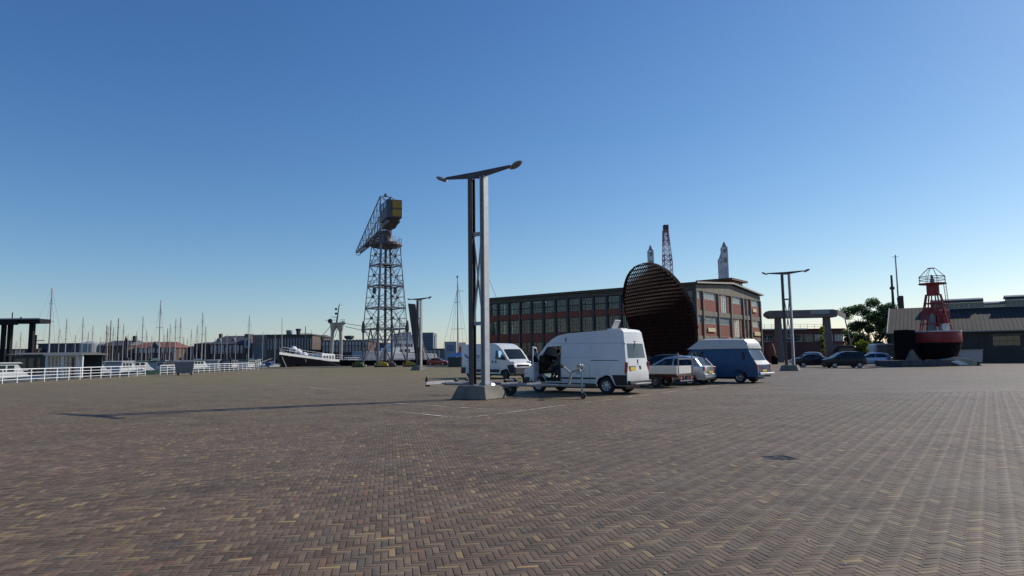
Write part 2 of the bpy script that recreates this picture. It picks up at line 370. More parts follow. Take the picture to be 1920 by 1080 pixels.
def one_brick(hx_, hy_):
    c = .003; vs = []
    for ins, z in ((0,-.03),(0,-.0003),(.0015,0)):
        for sx, sy in ((-1,-1),(1,-1),(1,1),(-1,1)): vs.append((sx*(hx_-ins), sy*(hy_-ins), z))
    fs = [(lv*4+q, lv*4+(q+1) % 4, lv*4+4+(q+1) % 4, lv*4+4+q) for lv in (0,1) for q in range(4)]+[(8,9,10,11)]
    return MB().add(vs, fs).mesh('brick', PAVE, fix=False)
mH = one_brick(1.5*BW-gap, .5*BW-gap); mV = one_brick(.5*BW-gap, 1.5*BW-gap)
for q in vis:
    o = bpy.data.objects.new('brick', mH if hx[q] > hy[q] else mV); col.objects.link(o); o.parent = yard
    o.location = (cx[q], cy[q], dz[q]); o.rotation_euler = (ty[q]*.5, -tx[q]*.5, BANG+rzj[q])

# drain grate
dr = thing('drain_grate', 'square black iron drain grate sunk in the brick paving', 'drain', (DR.x, DR.y, float(und(DR.x,DR.y))), BANG)
IRON = mat('cast_iron', (.03,.03,.032), .6, .5, var=.3)
f = MB()
for s in (-1, 1):
    f.box(s*.18-.022, s*.18+.022, -.202, .202, -.03, .006); f.box(-.158, .158, s*.18-.022, s*.18+.022, -.03, .006)
f.build('frame', IRON, dr, bevel=.003)
gb = MB().box(-.012, .012, -.157, .157, -.028, -.001).mesh('grate_bar', IRON)
for q in range(6): obj('grate_bar', gb, dr, (-.125+q*.05, 0, 0))

# painted lines
def paint_material():
    m = bpy.data.materials.new('worn_line_paint'); m.use_nodes = True; t = m.node_tree; n = t.nodes; b = n['Principled BSDF']
    b.inputs['Base Color'].default_value = (.55,.54,.50,1); b.inputs['Roughness'].default_value = .8
    g = n.new('ShaderNodeNewGeometry'); nz = n.new('ShaderNodeTexNoise'); nz.inputs['Scale'].default_value = 9; nz.inputs['Detail'].default_value = 7
    nz2 = n.new('ShaderNodeTexNoise'); nz2.inputs['Scale'].default_value = .7
    t.links.new(g.outputs['Position'], nz.inputs['Vector']); t.links.new(g.outputs['Position'], nz2.inputs['Vector'])
    a = n.new('ShaderNodeMath'); a.operation = 'ADD'; t.links.new(nz.outputs['Fac'], a.inputs[0]); t.links.new(nz2.outputs['Fac'], a.inputs[1])
    r = n.new('ShaderNodeMapRange'); r.inputs[1].default_value = .93; r.inputs[2].default_value = 1.12; r.inputs[3].default_value = 0; r.inputs[4].default_value = .85
    t.links.new(a.outputs[0], r.inputs[0]); t.links.new(r.outputs[0], b.inputs['Alpha']); return m
PAINT = paint_material()
for (a, b) in [((867,785),(1600,691)),((751,772.5),(867,785)),((743,757),(940,769)),((502,720.5),(610,729.8)),((610,729.8),(756,723)),((756,723),(830,719)),((648,719),(800,718)),((530,705),(705,706.5)),((783,735),(801,735)),((560,712),(720,713))]:
    A, B = G(*a), G(*b); d = (B-A).normalized(); s = Vector((-d.y, d.x, 0))*.055; N = max(1, int((B-A).length))
    z = Vector((0,0,.013)); mb = MB()
    mb.add([A-s+z, B-s+z, B+s+z, A+s+z], [(0,1,2,3)]); struct(mb.build('painted_line', PAINT))
# small pale pebbles
pb = MB()
for (px, py) in ((307,956),(1286,880),(1247,1075),(390,795),(850,840),(1437,797),(1720,770),(1100,930),(620,880),(1515,1015),(1585,1060)):
    g = G(px, py); pb.lathe([(.003,0),(.010,.004),(.006,.010)], 6, Matrix.Translation((g.x, g.y, .003+float(und(g.x,g.y)))))
stuff(pb.build('pebbles', mat('pebble', (.6,.6,.58), .7)))

GALV_LIT = mat('galvanised_sunlit', (.42,.43,.44), .5, .1, var=.12, scale=4)  # lighter galvanised copy with the sunlight on the right post in its colour
# ================================================================== LAMP POSTS
def lamp_post(label):
    t = thing('lamp_post', label, 'lamp post', group='twin armed steel lamp posts on the yard')
    blk = MB(); b0, b1, h = (.82,.72), (.62,.53), .50
    blk.add([(sx*b0[0], sy*b0[1], 0) for sx, sy in ((-1,-1),(1,-1),(1,1),(-1,1))]+[(sx*b1[0], sy*b1[1], h) for sx, sy in ((-1,-1),(1,-1),(1,1),(-1,1))],
            [(3,2,1,0),(4,5,6,7),(0,1,5,4),(1,2,6,5),(2,3,7,6),(3,0,4,7)])
    blk.build('concrete_base', CONC, t, bevel=.04, seg=2)
    H = 8.72; sp = .30
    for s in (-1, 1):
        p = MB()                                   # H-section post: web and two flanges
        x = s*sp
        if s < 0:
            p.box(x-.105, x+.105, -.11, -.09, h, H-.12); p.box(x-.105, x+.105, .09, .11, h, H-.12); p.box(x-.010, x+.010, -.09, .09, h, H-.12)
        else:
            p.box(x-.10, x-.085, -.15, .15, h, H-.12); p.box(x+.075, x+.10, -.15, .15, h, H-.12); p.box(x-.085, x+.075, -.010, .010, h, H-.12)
        po_ = p.build('post', DARKST if s < 0 else GALV_LIT, t); po_['label'] = 'post with its shade put into a dark colour' if s < 0 else 'galvanised post with sunlight put into a pale colour'  # one post darkened, one lightened: shade and sunlight put into their colours
        fo = MB().box(x-.17, x+.17, -.17, .17, h, h+.025)
        for a in (-1,1):
            for c in (-1,1): fo.tube((x+a*.13, c*.13, h), (x+a*.13, c*.13, h+.07), .016, 6)
        fo.build('base_plate', GALV, t)
    for z in (6.35, 2.86): MB().box(-sp+.101, sp-.101, -.06, .06, z-.07, z+.07).build('cross_plate', GALV, t)
    for s in (-1, 1): MB().bar((-s*(sp-.10), .02*s, 6.28), (s*(sp-.10), .02*s, 2.93), .05, .07).build('diagonal_brace', GALV, t)
    arm = MB()                                     # tapering box arm
    for s in (-1, 1):
        x0, x1 = 0, s*1.55
        arm.add([(x0,-.09,H-.14),(x0,.09,H-.14),(x0,.09,H+.10),(x0,-.09,H+.10),(x1,-.05,H+.04),(x1,.05,H+.04),(x1,.05,H+.13),(x1,-.05,H+.13)], [(0,1,2,3),(4,7,6,5),(0,4,5,1),(1,5,6,2),(2,6,7,3),(3,7,4,0)])
    arm.build('arm', DARKST, t)
    for s in (-1, 1):
        hd = MB(); Mx = Matrix.Translation((s*1.80, 0, H+.10)) @ Matrix.Rotation(R(-24*s), 4, 'Y') @ Matrix.Diagonal((1.0,.62,1,1))
        hd.lathe([(.02,.09),(.14,.085),(.26,.03),(.30,-.01),(.28,-.035)], 18, Mx)
        hp = hd.build('lamp_head', GALV, t, smooth=True)
        MB().lathe([(.24,-.036),(.20,-.075),(.02,-.085)], 18, Mx).build('lens', mat('lamp_lens', (.12,.11,.09), .25), hp, smooth=True)
        MB().bar((s*1.50,0,H+.085), (s*1.66,0,H+.07), .07).build('clamp', GALV, hp)
    return t
LA = G(899,740); LB = G(1481,693); LC = G(787,693.2)
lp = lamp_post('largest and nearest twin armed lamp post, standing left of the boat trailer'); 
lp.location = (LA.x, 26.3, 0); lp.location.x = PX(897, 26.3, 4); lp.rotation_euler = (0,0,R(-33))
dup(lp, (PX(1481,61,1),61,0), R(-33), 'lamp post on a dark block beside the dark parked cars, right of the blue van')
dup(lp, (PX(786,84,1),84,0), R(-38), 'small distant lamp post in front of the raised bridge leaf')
# ================================================================== VEHICLES
def inpoly(p, poly):
    x, y = p; c = False; n = len(poly)
    for i in range(n):
        (x1, y1), (x2, y2) = poly[i], poly[(i+1) % n]
        if (y1 > y) != (y2 > y) and x < (x2-x1)*(y-y1)/(y2-y1)+x1: c = not c
    return c
def flatcut(outline, xs, zs, lines=()):
    bm = bmesh.new(); vs = [bm.verts.new((x, 0, z)) for x, z in outline]; bm.faces.new(vs)
    bmesh.ops.triangulate(bm, faces=bm.faces[:])
    def cut(co, no): bmesh.ops.bisect_plane(bm, geom=bm.verts[:]+bm.edges[:]+bm.faces[:], dist=1e-5, plane_co=co, plane_no=no)
    for x in xs: cut((x,0,0), (1,0,0))
    for z in zs: cut((0,0,z), (0,0,1))
    for (a, b) in lines: cut((a[0],0,a[1]), (-(b[1]-a[1]),0,(b[0]-a[0])))
    bmesh.ops.remove_doubles(bm, verts=bm.verts[:], dist=1e-4)
    return bm
def arch(xc, r, z0, n=9):                     # points of a wheel arch going from front to rear along the sill (x decreasing)
    a0 = math.asin(max(-1, min(1, (z0-.0)/r))) if False else 0
    return [(xc+r*math.cos(math.pi*i/n), z0+r*math.sin(math.pi*i/n)) for i in range(n+1)]
class Car:
    def __init__(s, root, W, H, L, belt, tumble, ntap=.18, rtap=.08, crown=.04):
        s.root, s.W, s.H, s.L, s.belt, s.tumble, s.ntap, s.rtap, s.crown = root, W, H, L, belt, tumble, ntap, rtap, crown
    def w(s, x, z):
        b = s.W/2
        if z > s.belt: b -= s.tumble*((z-s.belt)/(s.H-s.belt))**1.25
        if z < .55: b -= .05*((.55-z)/.4)**2
        t = max(0, (x-(s.L-1.1))/1.1); b -= s.ntap*t**2.2
        t = max(0, (.7-x)/.7); b -= s.rtap*t**2
        return b
    def shell(s, outline, glass_segs, holesL, holesR, m, gm=None, bevel=.05, margin=.09):
        """outline counter-clockwise in (x, z); glass_segs = list of (i, name): outline edge i..i+1 becomes glass"""
        holes = list(holesL)+[h for h in holesR if h not in holesL]
        lines = [(h[i], h[(i+1) % len(h)]) for h in holes for i in range(len(h))]
        xs = [s.L*i/10 for i in range(1, 10)]+[s.L-.25, .2]; zs = [s.belt, s.belt+.25*(s.H-s.belt), s.belt+.6*(s.H-s.belt), .55]
        bm = flatcut(outline, xs, zs, lines); bm.verts.ensure_lookup_table(); bm.verts.index_update()
        n = len(bm.verts); co = [v.co.copy() for v in bm.verts]
        cen = Vector((s.L/2, 0, s.H/2))
        # outline normals
        be = [e for e in bm.edges if len(e.link_faces) == 1]
        nrm = {}
        for e in be:
            f = e.link_faces[0]; a, b = e.verts; d = (b.co-a.co); nn = Vector((d.z, 0, -d.x)).normalized()
            if nn.dot(f.calc_center_median()-a.co) > 0: nn = -nn
            for v in e.verts: nrm[v.index] = nrm.get(v.index, Vector((0,0,0)))+nn
        V = []; F = []; GV = {}; 
        A = lambda i: Vector((co[i].x, s.w(co[i].x, co[i].z), co[i].z)); B = lambda i: Vector((co[i].x, -s.w(co[i].x, co[i].z), co[i].z))
        V = [A(i) for i in range(n)]+[B(i) for i in range(n)]
        gl = {'L': [], 'R': []}
        for f in bm.faces:
            c = f.calc_center_median(); idx = [v.index for v in f.verts]
            hL = any(inpoly((c.x, c.z), h) for h in holesL); hR = any(inpoly((c.x, c.z), h) for h in holesR)
            if hL: gl['L'].append((idx, (c.x, c.z)))
            else: F.append(tuple(idx))
            if hR: gl['R'].append((idx, (c.x, c.z)))
            else: F.append(tuple(n+i for i in reversed(idx)))
        ys = (-1, -.55, 0, .55, 1); cache = {}
        def strip_pt(i, k, mg=None):
            key = (i, k, mg)
            if key in cache: return cache[key]
            if mg is None and k == 0: r = n+i
            elif mg is None and k == 4: r = i
            else:
                w_ = s.w(co[i].x, co[i].z); nn = nrm[i].normalized() if nrm[i].length > 1e-4 else Vector((0,0,0))
                y = (ys[k] if mg is None else mg)*w_ if mg is None else math.copysign(w_-margin, mg)
                t = y/w_; cr = s.crown*(1-t*t) if co[i].z > .5 else 0
                V.append(Vector((co[i].x, y, co[i].z))+nn*cr); r = len(V)-1
            cache[key] = r; return r
        gseg = {}
        glassV = {}
        for e in be:
            a, b = e.verts[0].index, e.verts[1].index; ma = (co[a]+co[b])/2; g = None
            for gi, gname in glass_segs:
                p, q = outline[gi], outline[(gi+1) % len(outline)]; dx, dz_ = q[0]-p[0], q[1]-p[1]; ll = math.hypot(dx, dz_)
                t = ((ma.x-p[0])*dx+(ma.z-p[1])*dz_)/ll**2; dist = abs((ma.x-p[0])*dz_-(ma.z-p[1])*dx)/ll
                if 0 < t < 1 and dist < 1e-3: g = (gi, gname)
            if g is None:
                for k in range(4): F.append((strip_pt(a,k), strip_pt(b,k), strip_pt(b,k+1), strip_pt(a,k+1)))
            else:
                F.append((n+a, n+b, strip_pt(b,9,-1), strip_pt(a,9,-1))); F.append((strip_pt(a,9,1), strip_pt(b,9,1), b, a))
                gseg.setdefault(g, []).append((a, b))
        mb = MB(); mb.add(V, F); s.body = mb.build('body', m, s.root, bevel=bevel, seg=3)
        gm = gm or VGLASS
        for (gi, gname), es in gseg.items():
            gmb = MB(); mp = {}
            for a, b in es:
                for i in (a, b):
                    if i in mp: continue
                    w_ = s.w(co[i].x, co[i].z)-margin+.004; nn = nrm[i].normalized()
                    mp[i] = len(gmb.v)
                    for k in range(5):
                        y = -w_+2*w_*k/4; t = y/(w_+margin); gmb.v.append(tuple(Vector((co[i].x, y, co[i].z))+nn*(s.crown*(1-t*t)-.006)))
                for k in range(4): gmb.f.append((mp[a]+k, mp[b]+k, mp[b]+k+1, mp[a]+k+1))
            gmb.build(gname, TGLASS if gname == 'rear_window' else gm, s.root, smooth=True)
        for side, hs in (('L', holesL), ('R', holesR)):
            sg = 1 if side == 'L' else -1
            for h in hs:
                if isinstance(h, list): continue     # list = open hole without glass
                gmb = MB()
                for idx, c in gl[side]:
                    if inpoly(c, h): gmb.add([(co[i].x, sg*(s.w(co[i].x, co[i].z)-.010), co[i].z) for i in idx], [tuple(range(len(idx)))])
                gmb.build('side_window', gm, s.root)
        bm.free()
    def sheet(s, name, poly, off, m, sides=(1,-1), parent=None, th=.012, label=None):
        mbs = []
        for sg in sides:
            bm = flatcut(poly, [s.L*i/8 for i in range(1, 8)]+[s.L-.25, .2], [s.belt, .55]); mb = MB(); bm.verts.index_update(); n = len(bm.verts)
            vs = [(v.co.x, sg*(s.w(v.co.x, v.co.z)+off), v.co.z) for v in bm.verts]; vi = [(v.co.x, sg*(s.w(v.co.x, v.co.z)+off-th), v.co.z) for v in bm.verts]
            fs = [tuple(v.index for v in f.verts) for f in bm.faces]
            fs2 = [(e.verts[0].index, e.verts[1].index, n+e.verts[1].index, n+e.verts[0].index) for e in bm.edges if len(e.link_faces) == 1]
            mb.add(vs+vi, fs+fs2); bm.free(); o = mb.build(name, m, parent or s.root)
            if label: o['label'] = label
    def wheels(s, xs, r, w=.2, inset=.03, rimr=.62, spokes=5, rim=None, hub=None):
        for x in xs:
            for sg in (1, -1):
                yc = sg*(s.w(x, .5)-inset-w/2)
                Mx = Matrix.Translation((x, yc, r)) @ Matrix.Rotation(R(-90*sg), 4, 'X')
                make_wheel(s.root, Mx, r, w, rimr, spokes, rim or ALU)
                # dark arch liner
                n = 10; rr = r+.09; mb = MB(); y0, y1 = sg*(s.w(x,.5)-.02), sg*(s.w(x,.5)-.34)
                vs = []
                for yy in (y0, y1): vs += [(x+rr*math.cos(math.pi*i/n), yy, max(.25, r-.03)+rr*math.sin(math.pi*i/n)) for i in range(n+1)]
                fs = [(i, i+1, n+2+i, n+1+i) for i in range(n)]+[tuple(range(n+1, 2*n+2))]
                mb.add(vs, fs).build('wheel_arch', BLACK, s.root)
    def cab(s, x0, x1, zf, zs, rows, dash=None, under=True):
        """floor, seats, dashboard inside"""
        f = MB().box(x0, x1, -s.W/2+.10, s.W/2-.10, zf-.08, zf)
        f.build('floor', BLACK, s.root)
        for rx in rows:
            for y in (-.38, .38):
                b = MB().box(rx-.02, rx+.46, y-.24, y+.24, zf+.12, zs); Mb = Matrix.Translation((rx, y, zs-.05)) @ Matrix.Rotation(R(-14), 4, 'Y')
                b.box(-.07, .06, -.23, .23, 0, .60, Mb); b.box(-.06, .04, -.12, .12, .63, .82, Mb)
                b.build('seat', SEAT, s.root, bevel=.03)
        if dash:
            MB().box(dash[0], dash[1], -s.W/2+.12, s.W/2-.12, dash[2]-.35, dash[2]).build('dashboard', BLACK, s.root, bevel=.04)
            sw = MB(); Ms = Matrix.Translation((dash[0]-.12, .38, dash[2]-.02)) @ Matrix.Rotation(R(-62), 4, 'Y')
            prof = [(.19+.016*math.cos(a), .016*math.sin(a)) for a in [i*math.pi/3 for i in range(6)]]
            sw.lathe(prof, 14, Ms, closed=True); sw.build('steering_wheel', BLACK, s.root)
        if under: MB().box(.25, s.L-.25, -s.W/2+.38, s.W/2-.38, .20, .42).build('underbody', BLACK, s.root)
def make_wheel(root, Mx, r, w, rimr=.62, spokes=5, rim=None):
    h = w/2; ri = r*rimr
    prof = [(ri, -h*.8), (ri+.03, -h), (r-.03, -h), (r, -h*.7), (r, h*.7), (r-.03, h), (ri+.03, h), (ri, h*.8)]
    wh = MB().lathe(prof, 22, Mx, closed=True).build('wheel', TYRE, root, smooth=True)
    q = MB(); q.lathe([(ri+.004, h*.80), (ri-.02, h*.72), (ri-.035, h*.3), (ri-.035, -h*.5)], 22, Mx)
    q.f = q.f[:-2]                                            # open barrel
    q.lathe([(.07, h*.25), (.06, h*.62), (.03, h*.66)], 10, Mx)
    for k in range(spokes):
        Rk = Mx @ Matrix.Rotation(2*math.pi*k/spokes, 4, 'Z'); q.box(.04, ri-.02, -ri*.13, ri*.13, h*.35, h*.58, Rk)
    q.build('rim', rim or ALU, wh, smooth=True)
    MB().lathe([(.03, -h*.1), (ri-.04, -h*.1), (ri-.04, 0), (.03, 0)], 18, Mx, closed=True).build('brake_disc', mat('brake', (.10,.10,.10), .5, .5), wh)
def pbox(root, name, m, x0, x1, y0, y1, z0, z1, bevel=.0, parent=None, rot=None, label=None):
    c = Vector(((x0+x1)/2, (y0+y1)/2, (z0+z1)/2)); Mx = Matrix.Translation(c) @ (rot or Matrix.Identity(4))
    o = MB().box(x0-c.x, x1-c.x, y0-c.y, y1-c.y, z0-c.z, z1-c.z, Mx).build(name, m, parent or root, bevel=bevel)
    if label: o['label'] = label
    return o
def mirror(root, x, y, z, big=True):
    s = 1 if y > 0 else -1; h = .17 if big else .09
    o = MB().box(x-.05, x+.06, y+s*.05, y+s*(.26 if big else .2), z-h, z+h).build('wing_mirror', BLACK, root, bevel=.03)
    MB().bar((x+.05, y-s*.03, z-.05), (x+.02, y+s*.08, z-.05), .05).build('mirror_arm', BLACK, o)
def seam(car, x, z0, z1, sides=(1,)): car.sheet('door_seam', [(x-.006,z0),(x+.006,z0),(x+.006,z1),(x-.006,z1)], .002, SEAMM, sides, th=.004)
SEAMM = mat('door_gap', (.03,.03,.032), .8)

# ---------------------------------------------------------------- white high roofed van with the open door
def big_van():
    L, W, H = 5.35, 1.97, 2.64; ax = (.98, 4.42); r = .345
    t = thing('van', 'white high roofed van with its front door open and a person inside', 'van')
    c = Car(t, W, H, L, 1.15, .20, ntap=.26, rtap=.05, crown=.035)
    ra = r+.10; z0 = .34
    ol = [(.02,z0)]+[(x, z) for x, z in reversed(arch(ax[0], ra, z0))]+[(x, z) for x, z in reversed(arch(ax[1], ra, z0))]+\
         [(L-.08,z0-.02),(L,.50),(L-.02,.74),(L-.20,.98),(4.62,1.30),(4.02,2.04),(3.72,2.30),(3.40,2.46),(2.9,2.54),(.9,2.63),(.30,2.62),(.20,2.52),(.135,2.05),(.06,1.45),(.0,.95),(-.01,.5)]
    gw = ol.index((4.62,1.30)); gr = ol.index((.135,2.05))
    door = [(3.18,.50),(4.05,.50),(4.42,.86),(4.40,1.32),(3.92,1.98),(3.18,2.02)]
    wr = ((3.24,1.32),(4.33,1.32),(3.88,1.93),(3.24,1.97))
    c.shell(ol, [(gw,'windscreen'),(gr,'rear_window')], [door], [wr], WHITE, bevel=.055, margin=.16)
    c.wheels(ax, r, .215, .03, .60, 7)
    c.cab(2.75, 4.75, .62, 1.0, [3.30], (4.30, 4.72, 1.28))
    pbox(t, 'bulkhead', mat('bulkhead_grey', (.10,.10,.11), .8), 2.95, 3.0, -.86, .86, .5, 2.35)
    c.sheet('side_moulding', [(1.45,.60),(3.14,.60),(3.14,.67),(1.45,.67)], .014, BLACK)
    c.sheet('sill', [(1.50,.345),(3.9,.345),(3.9,.43),(1.50,.43)], .010, BLACK)
    c.sheet('rear_corner_trim', [(.02,.36),(.50,.36),(.56,.62),(.66,.78),(.02,.78)], .014, BLACK)
    c.sheet('front_corner_trim', [(4.92,.36),(5.26,.36),(5.28,.66),(4.90,.66)], .012, BLACK)
    c.sheet('roof_joint', [(.22,2.06),(3.70,2.10),(3.72,2.125),(.22,2.085)], .006, mat('roof_joint', (.45,.46,.47), .6))
    for x, a, b in ((3.16,.45,2.04),(1.72,.50,2.0),): seam(c, x, a, b, (1,-1))
    c.sheet('sliding_rail', [(.35,1.36),(1.70,1.36),(1.70,1.385),(.35,1.385)], .006, SEAMM, (1,-1))
    c.sheet('door_handle', [(1.80,1.20),(1.98,1.20),(1.98,1.25),(1.80,1.25)], .03, BLACK, (-1,), th=.03)
    pbox(t, 'front_bumper', BLACK, L-.14, L+.06, -.80, .80, .30, .62, .04)
    pbox(t, 'grille', BLACK, L-.12, L+.015, -.42, .42, .68, .86, .01)
    for y in (-1, 1):
        pbox(t, 'headlight', LAMPC, L-.42, L-.05, y*.66-.16, y*.66+.16, .76, .96, .04, rot=Matrix.Rotation(R(12*y),4,'Z') @ Matrix.Rotation(R(-20),4,'Y'))
        pbox(t, 'tail_light', RED, -.02, .10, y*.925-.05, y*.925+.04, .86, 1.30, .02, rot=Matrix.Rotation(R(-6),4,'Y'))
    pbox(t, 'rear_bumper', BLACK, -.13, .12, -.93, .93, .36, .55, .03)
    pbox(t, 'rear_step', GALV, -.36, -.10, -.45, .85, .40, .45, .01)
    pbox(t, 'tow_bar', GALV, -.30, .0, -.04, .04, .33, .39, .01)
    pbox(t, 'rear_door_seam', SEAMM, -.016, .05, -.006, .006, .56, 1.40)
    for y in (.62,): pbox(t, 'door_hinge', GALV, -.01, .09, .93, .955, .8, .88); pbox(t, 'door_hinge', GALV, .09, .16, .86, .89, 2.0, 2.08)
    pbox(t, 'plate_recess', mat('recess', (.10,.10,.11), .7), -.022, .02, .20, .74, .92, 1.14, .01)
    pbox(t, 'number_plate', YPLATE, -.035, -.018, .24, .70, .95, 1.09, .005)
    pbox(t, 'rear_door_handle', BLACK, -.04, .02, -.22, -.08, .98, 1.14, .02)
    pbox(t, 'high_brake_light', RED, .10, .16, -.10, .10, 2.12, 2.16, .01, label='small brake light above the rear window')
    MB().bar((.10,.02,2.10), (.075,.30,1.62), .025).build('rear_wiper', BLACK, t)
    c.sheet('panel_crease', [(1.2,1.50),(3.1,1.50),(3.1,1.515),(1.2,1.515)], .002, mat('crease', (.4,.41,.42), .6))
    c.sheet('fuel_flap', [(2.2,.80),(2.4,.80),(2.4,.98),(2.2,.98)], .003, mat('crease', (.4,.41,.42), .6), (1,))
    # open driver's door, swung out square to the body
    dx, dy = 4.36, c.w(4.36, 1.0)
    d = bpy.data.objects.new('open_door', None); col.objects.link(d); d.parent = t; d.location = (dx, dy, 0); d.rotation_euler = (0,0,R(-66))
    poly = [(-1.12,.50),(-.35,.50),(0,.86),(0,1.32),(-1.12,1.32)]
    o = MB().prism(poly, -.035, .035, lambda a, b, h: (a, h, b)).build('door_panel', WHITE, d, bevel=.015)
    fr = MB()
    for a, b in (((-1.10,1.32),(-1.08,1.97)), ((-1.08,1.97),(-.45,1.93)), ((-.45,1.93),(.0,1.34))): fr.bar((a[0],0,a[1]), (b[0],0,b[1]), .05, .06)
    fr.build('window_frame', WHITE, d)
    MB().prism([(-1.08,1.32),(-.03,1.32),(-.47,1.91),(-1.06,1.95)], -.004, .004, lambda a, b, h: (a, h, b)).build('door_window', VGLASS, d)
    MB().box(-.98,-.25,.036,.06,.62,1.22).build('door_lining', BLACK, d, bevel=.02)
    MB().box(-.22,.02,-.30,-.08,1.26,1.62).build('wing_mirror', BLACK, d, bevel=.04)
    mirror(t, 4.30, -dy, 1.45)
    hatch = bpy.data.objects.new('roof_hatch', None)
    hp = MB(); Mh = Matrix.Translation((.95, .25, 2.68)) @ Matrix.Rotation(R(-118), 4, 'Y')
    hp.box(-.02, .42, -.25, .25, -.02, .03, Mh); hp.build('roof_hatch', mat('milky_hatch', (.34,.35,.35), .4), t, bevel=.02)
    MB().box(.45, 1.10, -.05, .55, 2.64, 2.69).build('hatch_frame', WHITE, t, bevel=.01)
    return t, c
th = R(38); 
van, vanc = big_van()
def place(o, L, px, Y, heading, corner_y, x_at=0.0, z=0.0):
    """put local point (x_at, corner_y) at image column px and depth Y; heading = direction of the nose from -X"""
    rz = math.pi-heading
    c, s = math.cos(rz), math.sin(rz); X = PX(px, Y, .8)
    o.location = (X-(c*x_at-s*corner_y), Y-(s*x_at+c*corner_y), z); o.rotation_euler = (0,0,rz)
place(van, 5.35, 1175, 27.6, th, .98)

# person in the cab
def skin_person(label, joints, edges, radii, loc, rz, cloth, parts):
    pass
def tube_limb(mb, pts, rs, n=10):
    vs = []; m_ = len(pts)
    for i, (p, r_) in enumerate(zip(pts, rs)):
        p = Vector(p); d = (Vector(pts[min(i+1, m_-1)])-Vector(pts[max(i-1, 0)])).normalized()
        up = Vector((0,1,0)) if abs(d.y) < .9 else Vector((1,0,0)); a = d.cross(up).normalized(); b = d.cross(a)
        ra, rb = r_ if isinstance(r_, tuple) else (r_, r_)
        for k in range(n):
            t = 2*math.pi*k/n; vs.append(p+a*math.cos(t)*ra+b*math.sin(t)*rb)
    fs = [(i*n+k, i*n+(k+1) % n, (i+1)*n+(k+1) % n, (i+1)*n+k) for i in range(m_-1) for k in range(n)]+[tuple(range(n-1,-1,-1)), tuple((m_-1)*n+k for k in range(n))]
    return mb.add(vs, fs)
def skinned(name, verts, edges, radii, m, parent=None):
    me = bpy.data.meshes.new(name); me.from_pydata(verts, edges, []); me.materials.append(m)
    o = obj(name, me, parent); s = o.modifiers.new('skin', 'SKIN'); s.use_smooth_shade = True
    if not me.skin_vertices: me.attributes
    try:
        for i, r_ in enumerate(radii): me.skin_vertices[0].data[i].radius = (r_, r_) if not isinstance(r_, tuple) else r_
        me.skin_vertices[0].data[0].use_root = True
    except Exception as ex: print('skin', ex)
    sb = o.modifiers.new('sub', 'SUBSURF'); sb.levels = sb.render_levels = 2
    return o
SKINM = mat('skin', (.42,.25,.17), .55, var=.06)
def seated_person(label):
    t = thing('person', label, 'person')
    # joints: pelvis 0, waist 1, chest 2, neck 3, head low 4, head top 5, then arms and legs; +X is forward
    v = [(0,0,.10),(-.03,0,.28),(-.05,0,.48),(-.03,0,.62),(.0,0,.70),(.01,0,.82),
         (-.05,.19,.54),(.04,.24,.30),(.28,.20,.36),(.38,.17,.40),
         (-.05,-.19,.54),(.04,-.24,.30),(.28,-.20,.36),(.38,-.17,.40),
         (.02,.10,.08),(.44,.13,.12),(.50,.13,-.30),(.62,.13,-.34),
         (.02,-.10,.08),(.44,-.13,.12),(.50,-.13,-.30),(.62,-.13,-.34)]
    e = [(0,1),(1,2),(2,3),(3,4),(4,5),(2,6),(6,7),(7,8),(8,9),(2,10),(10,11),(11,12),(12,13),(0,14),(14,15),(15,16),(16,17),(0,18),(18,19),(19,20),(20,21)]
    r_ = [(.15,.12),(.14,.11),(.16,.12),.055,.085,.09,.075,.05,.042,.03,.075,.05,.042,.03,.095,.07,.055,.045,.095,.07,.055,.045]
    b = skinned('body', v, e, r_, SKINM, t)
    GREY = mat('grey_shirt', (.13,.14,.17), .9); NAVY = mat('navy_trousers', (.03,.035,.06), .9)
    sh = skinned('shirt', v[:4]+v[6:9]+v[10:13], [(0,1),(1,2),(2,3),(2,4),(4,5),(5,6),(2,7),(7,8),(8,9)], [(.165,.135),(.155,.125),(.175,.135),.065,.09,.064,.05,.09,.064,.05], GREY, b)
    tr = skinned('trousers', [v[0],v[14],v[15],v[16],v[18],v[19],v[20]], [(0,1),(1,2),(2,3),(0,4),(4,5),(5,6)], [(.165,.135),.11,.085,.068,.11,.085,.068], NAVY, b)
    for y in (.13,-.13): MB().box(.44,.70,y-.05,y+.05,-.42,-.33).build('shoe', BLACK, b, bevel=.03)
    h = MB().lathe([(.02,.135),(.07,.12),(.10,.06),(.105,.0),(.095,-.05)], 14, Matrix.Translation((-.015,0,.80)) @ Matrix.Rotation(R(-15),4,'Y')); h.build('hair', mat('brown_hair', (.06,.04,.03), .8), b, smooth=True)
    nm = MB(); nm.lathe([(.001,.03),(.012,0),(.016,-.02)], 6, Matrix.Translation((.105,0,.765)) @ Matrix.Rotation(R(20),4,'Y')); nm.build('nose', SKINM, b)
    for y in (.035,-.035): MB().lathe([(.004,.004),(.012,0),(.004,-.004)], 8, Matrix.Translation((.093,y,.79)) @ Matrix.Rotation(R(90),4,'Y')).build('eye', BLACK, b)
    for y in (.098,-.098): MB().box(-.01,.03,y-.01,y+.01,.755,.81).build('ear', SKINM, b, bevel=.008)
    MB().box(.085,.100,-.025,.025,.722,.730).build('mouth', mat('lips', (.3,.12,.10), .6), b)
    for y in (1,-1):                       # fingers closing on the wheel
        for k in range(4):
            z = .43-.022*k; MB().path([(.37,y*.17,z),(.44,y*.165,z+.01),(.465,y*.15,z-.01),(.45,y*.135,z-.02)], .0085, 6).build('finger', SKINM, b)
        MB().path([(.37,y*.15,.41),(.41,y*.12,.43),(.44,y*.12,.42)], .010, 6).build('thumb', SKINM, b)
    return t
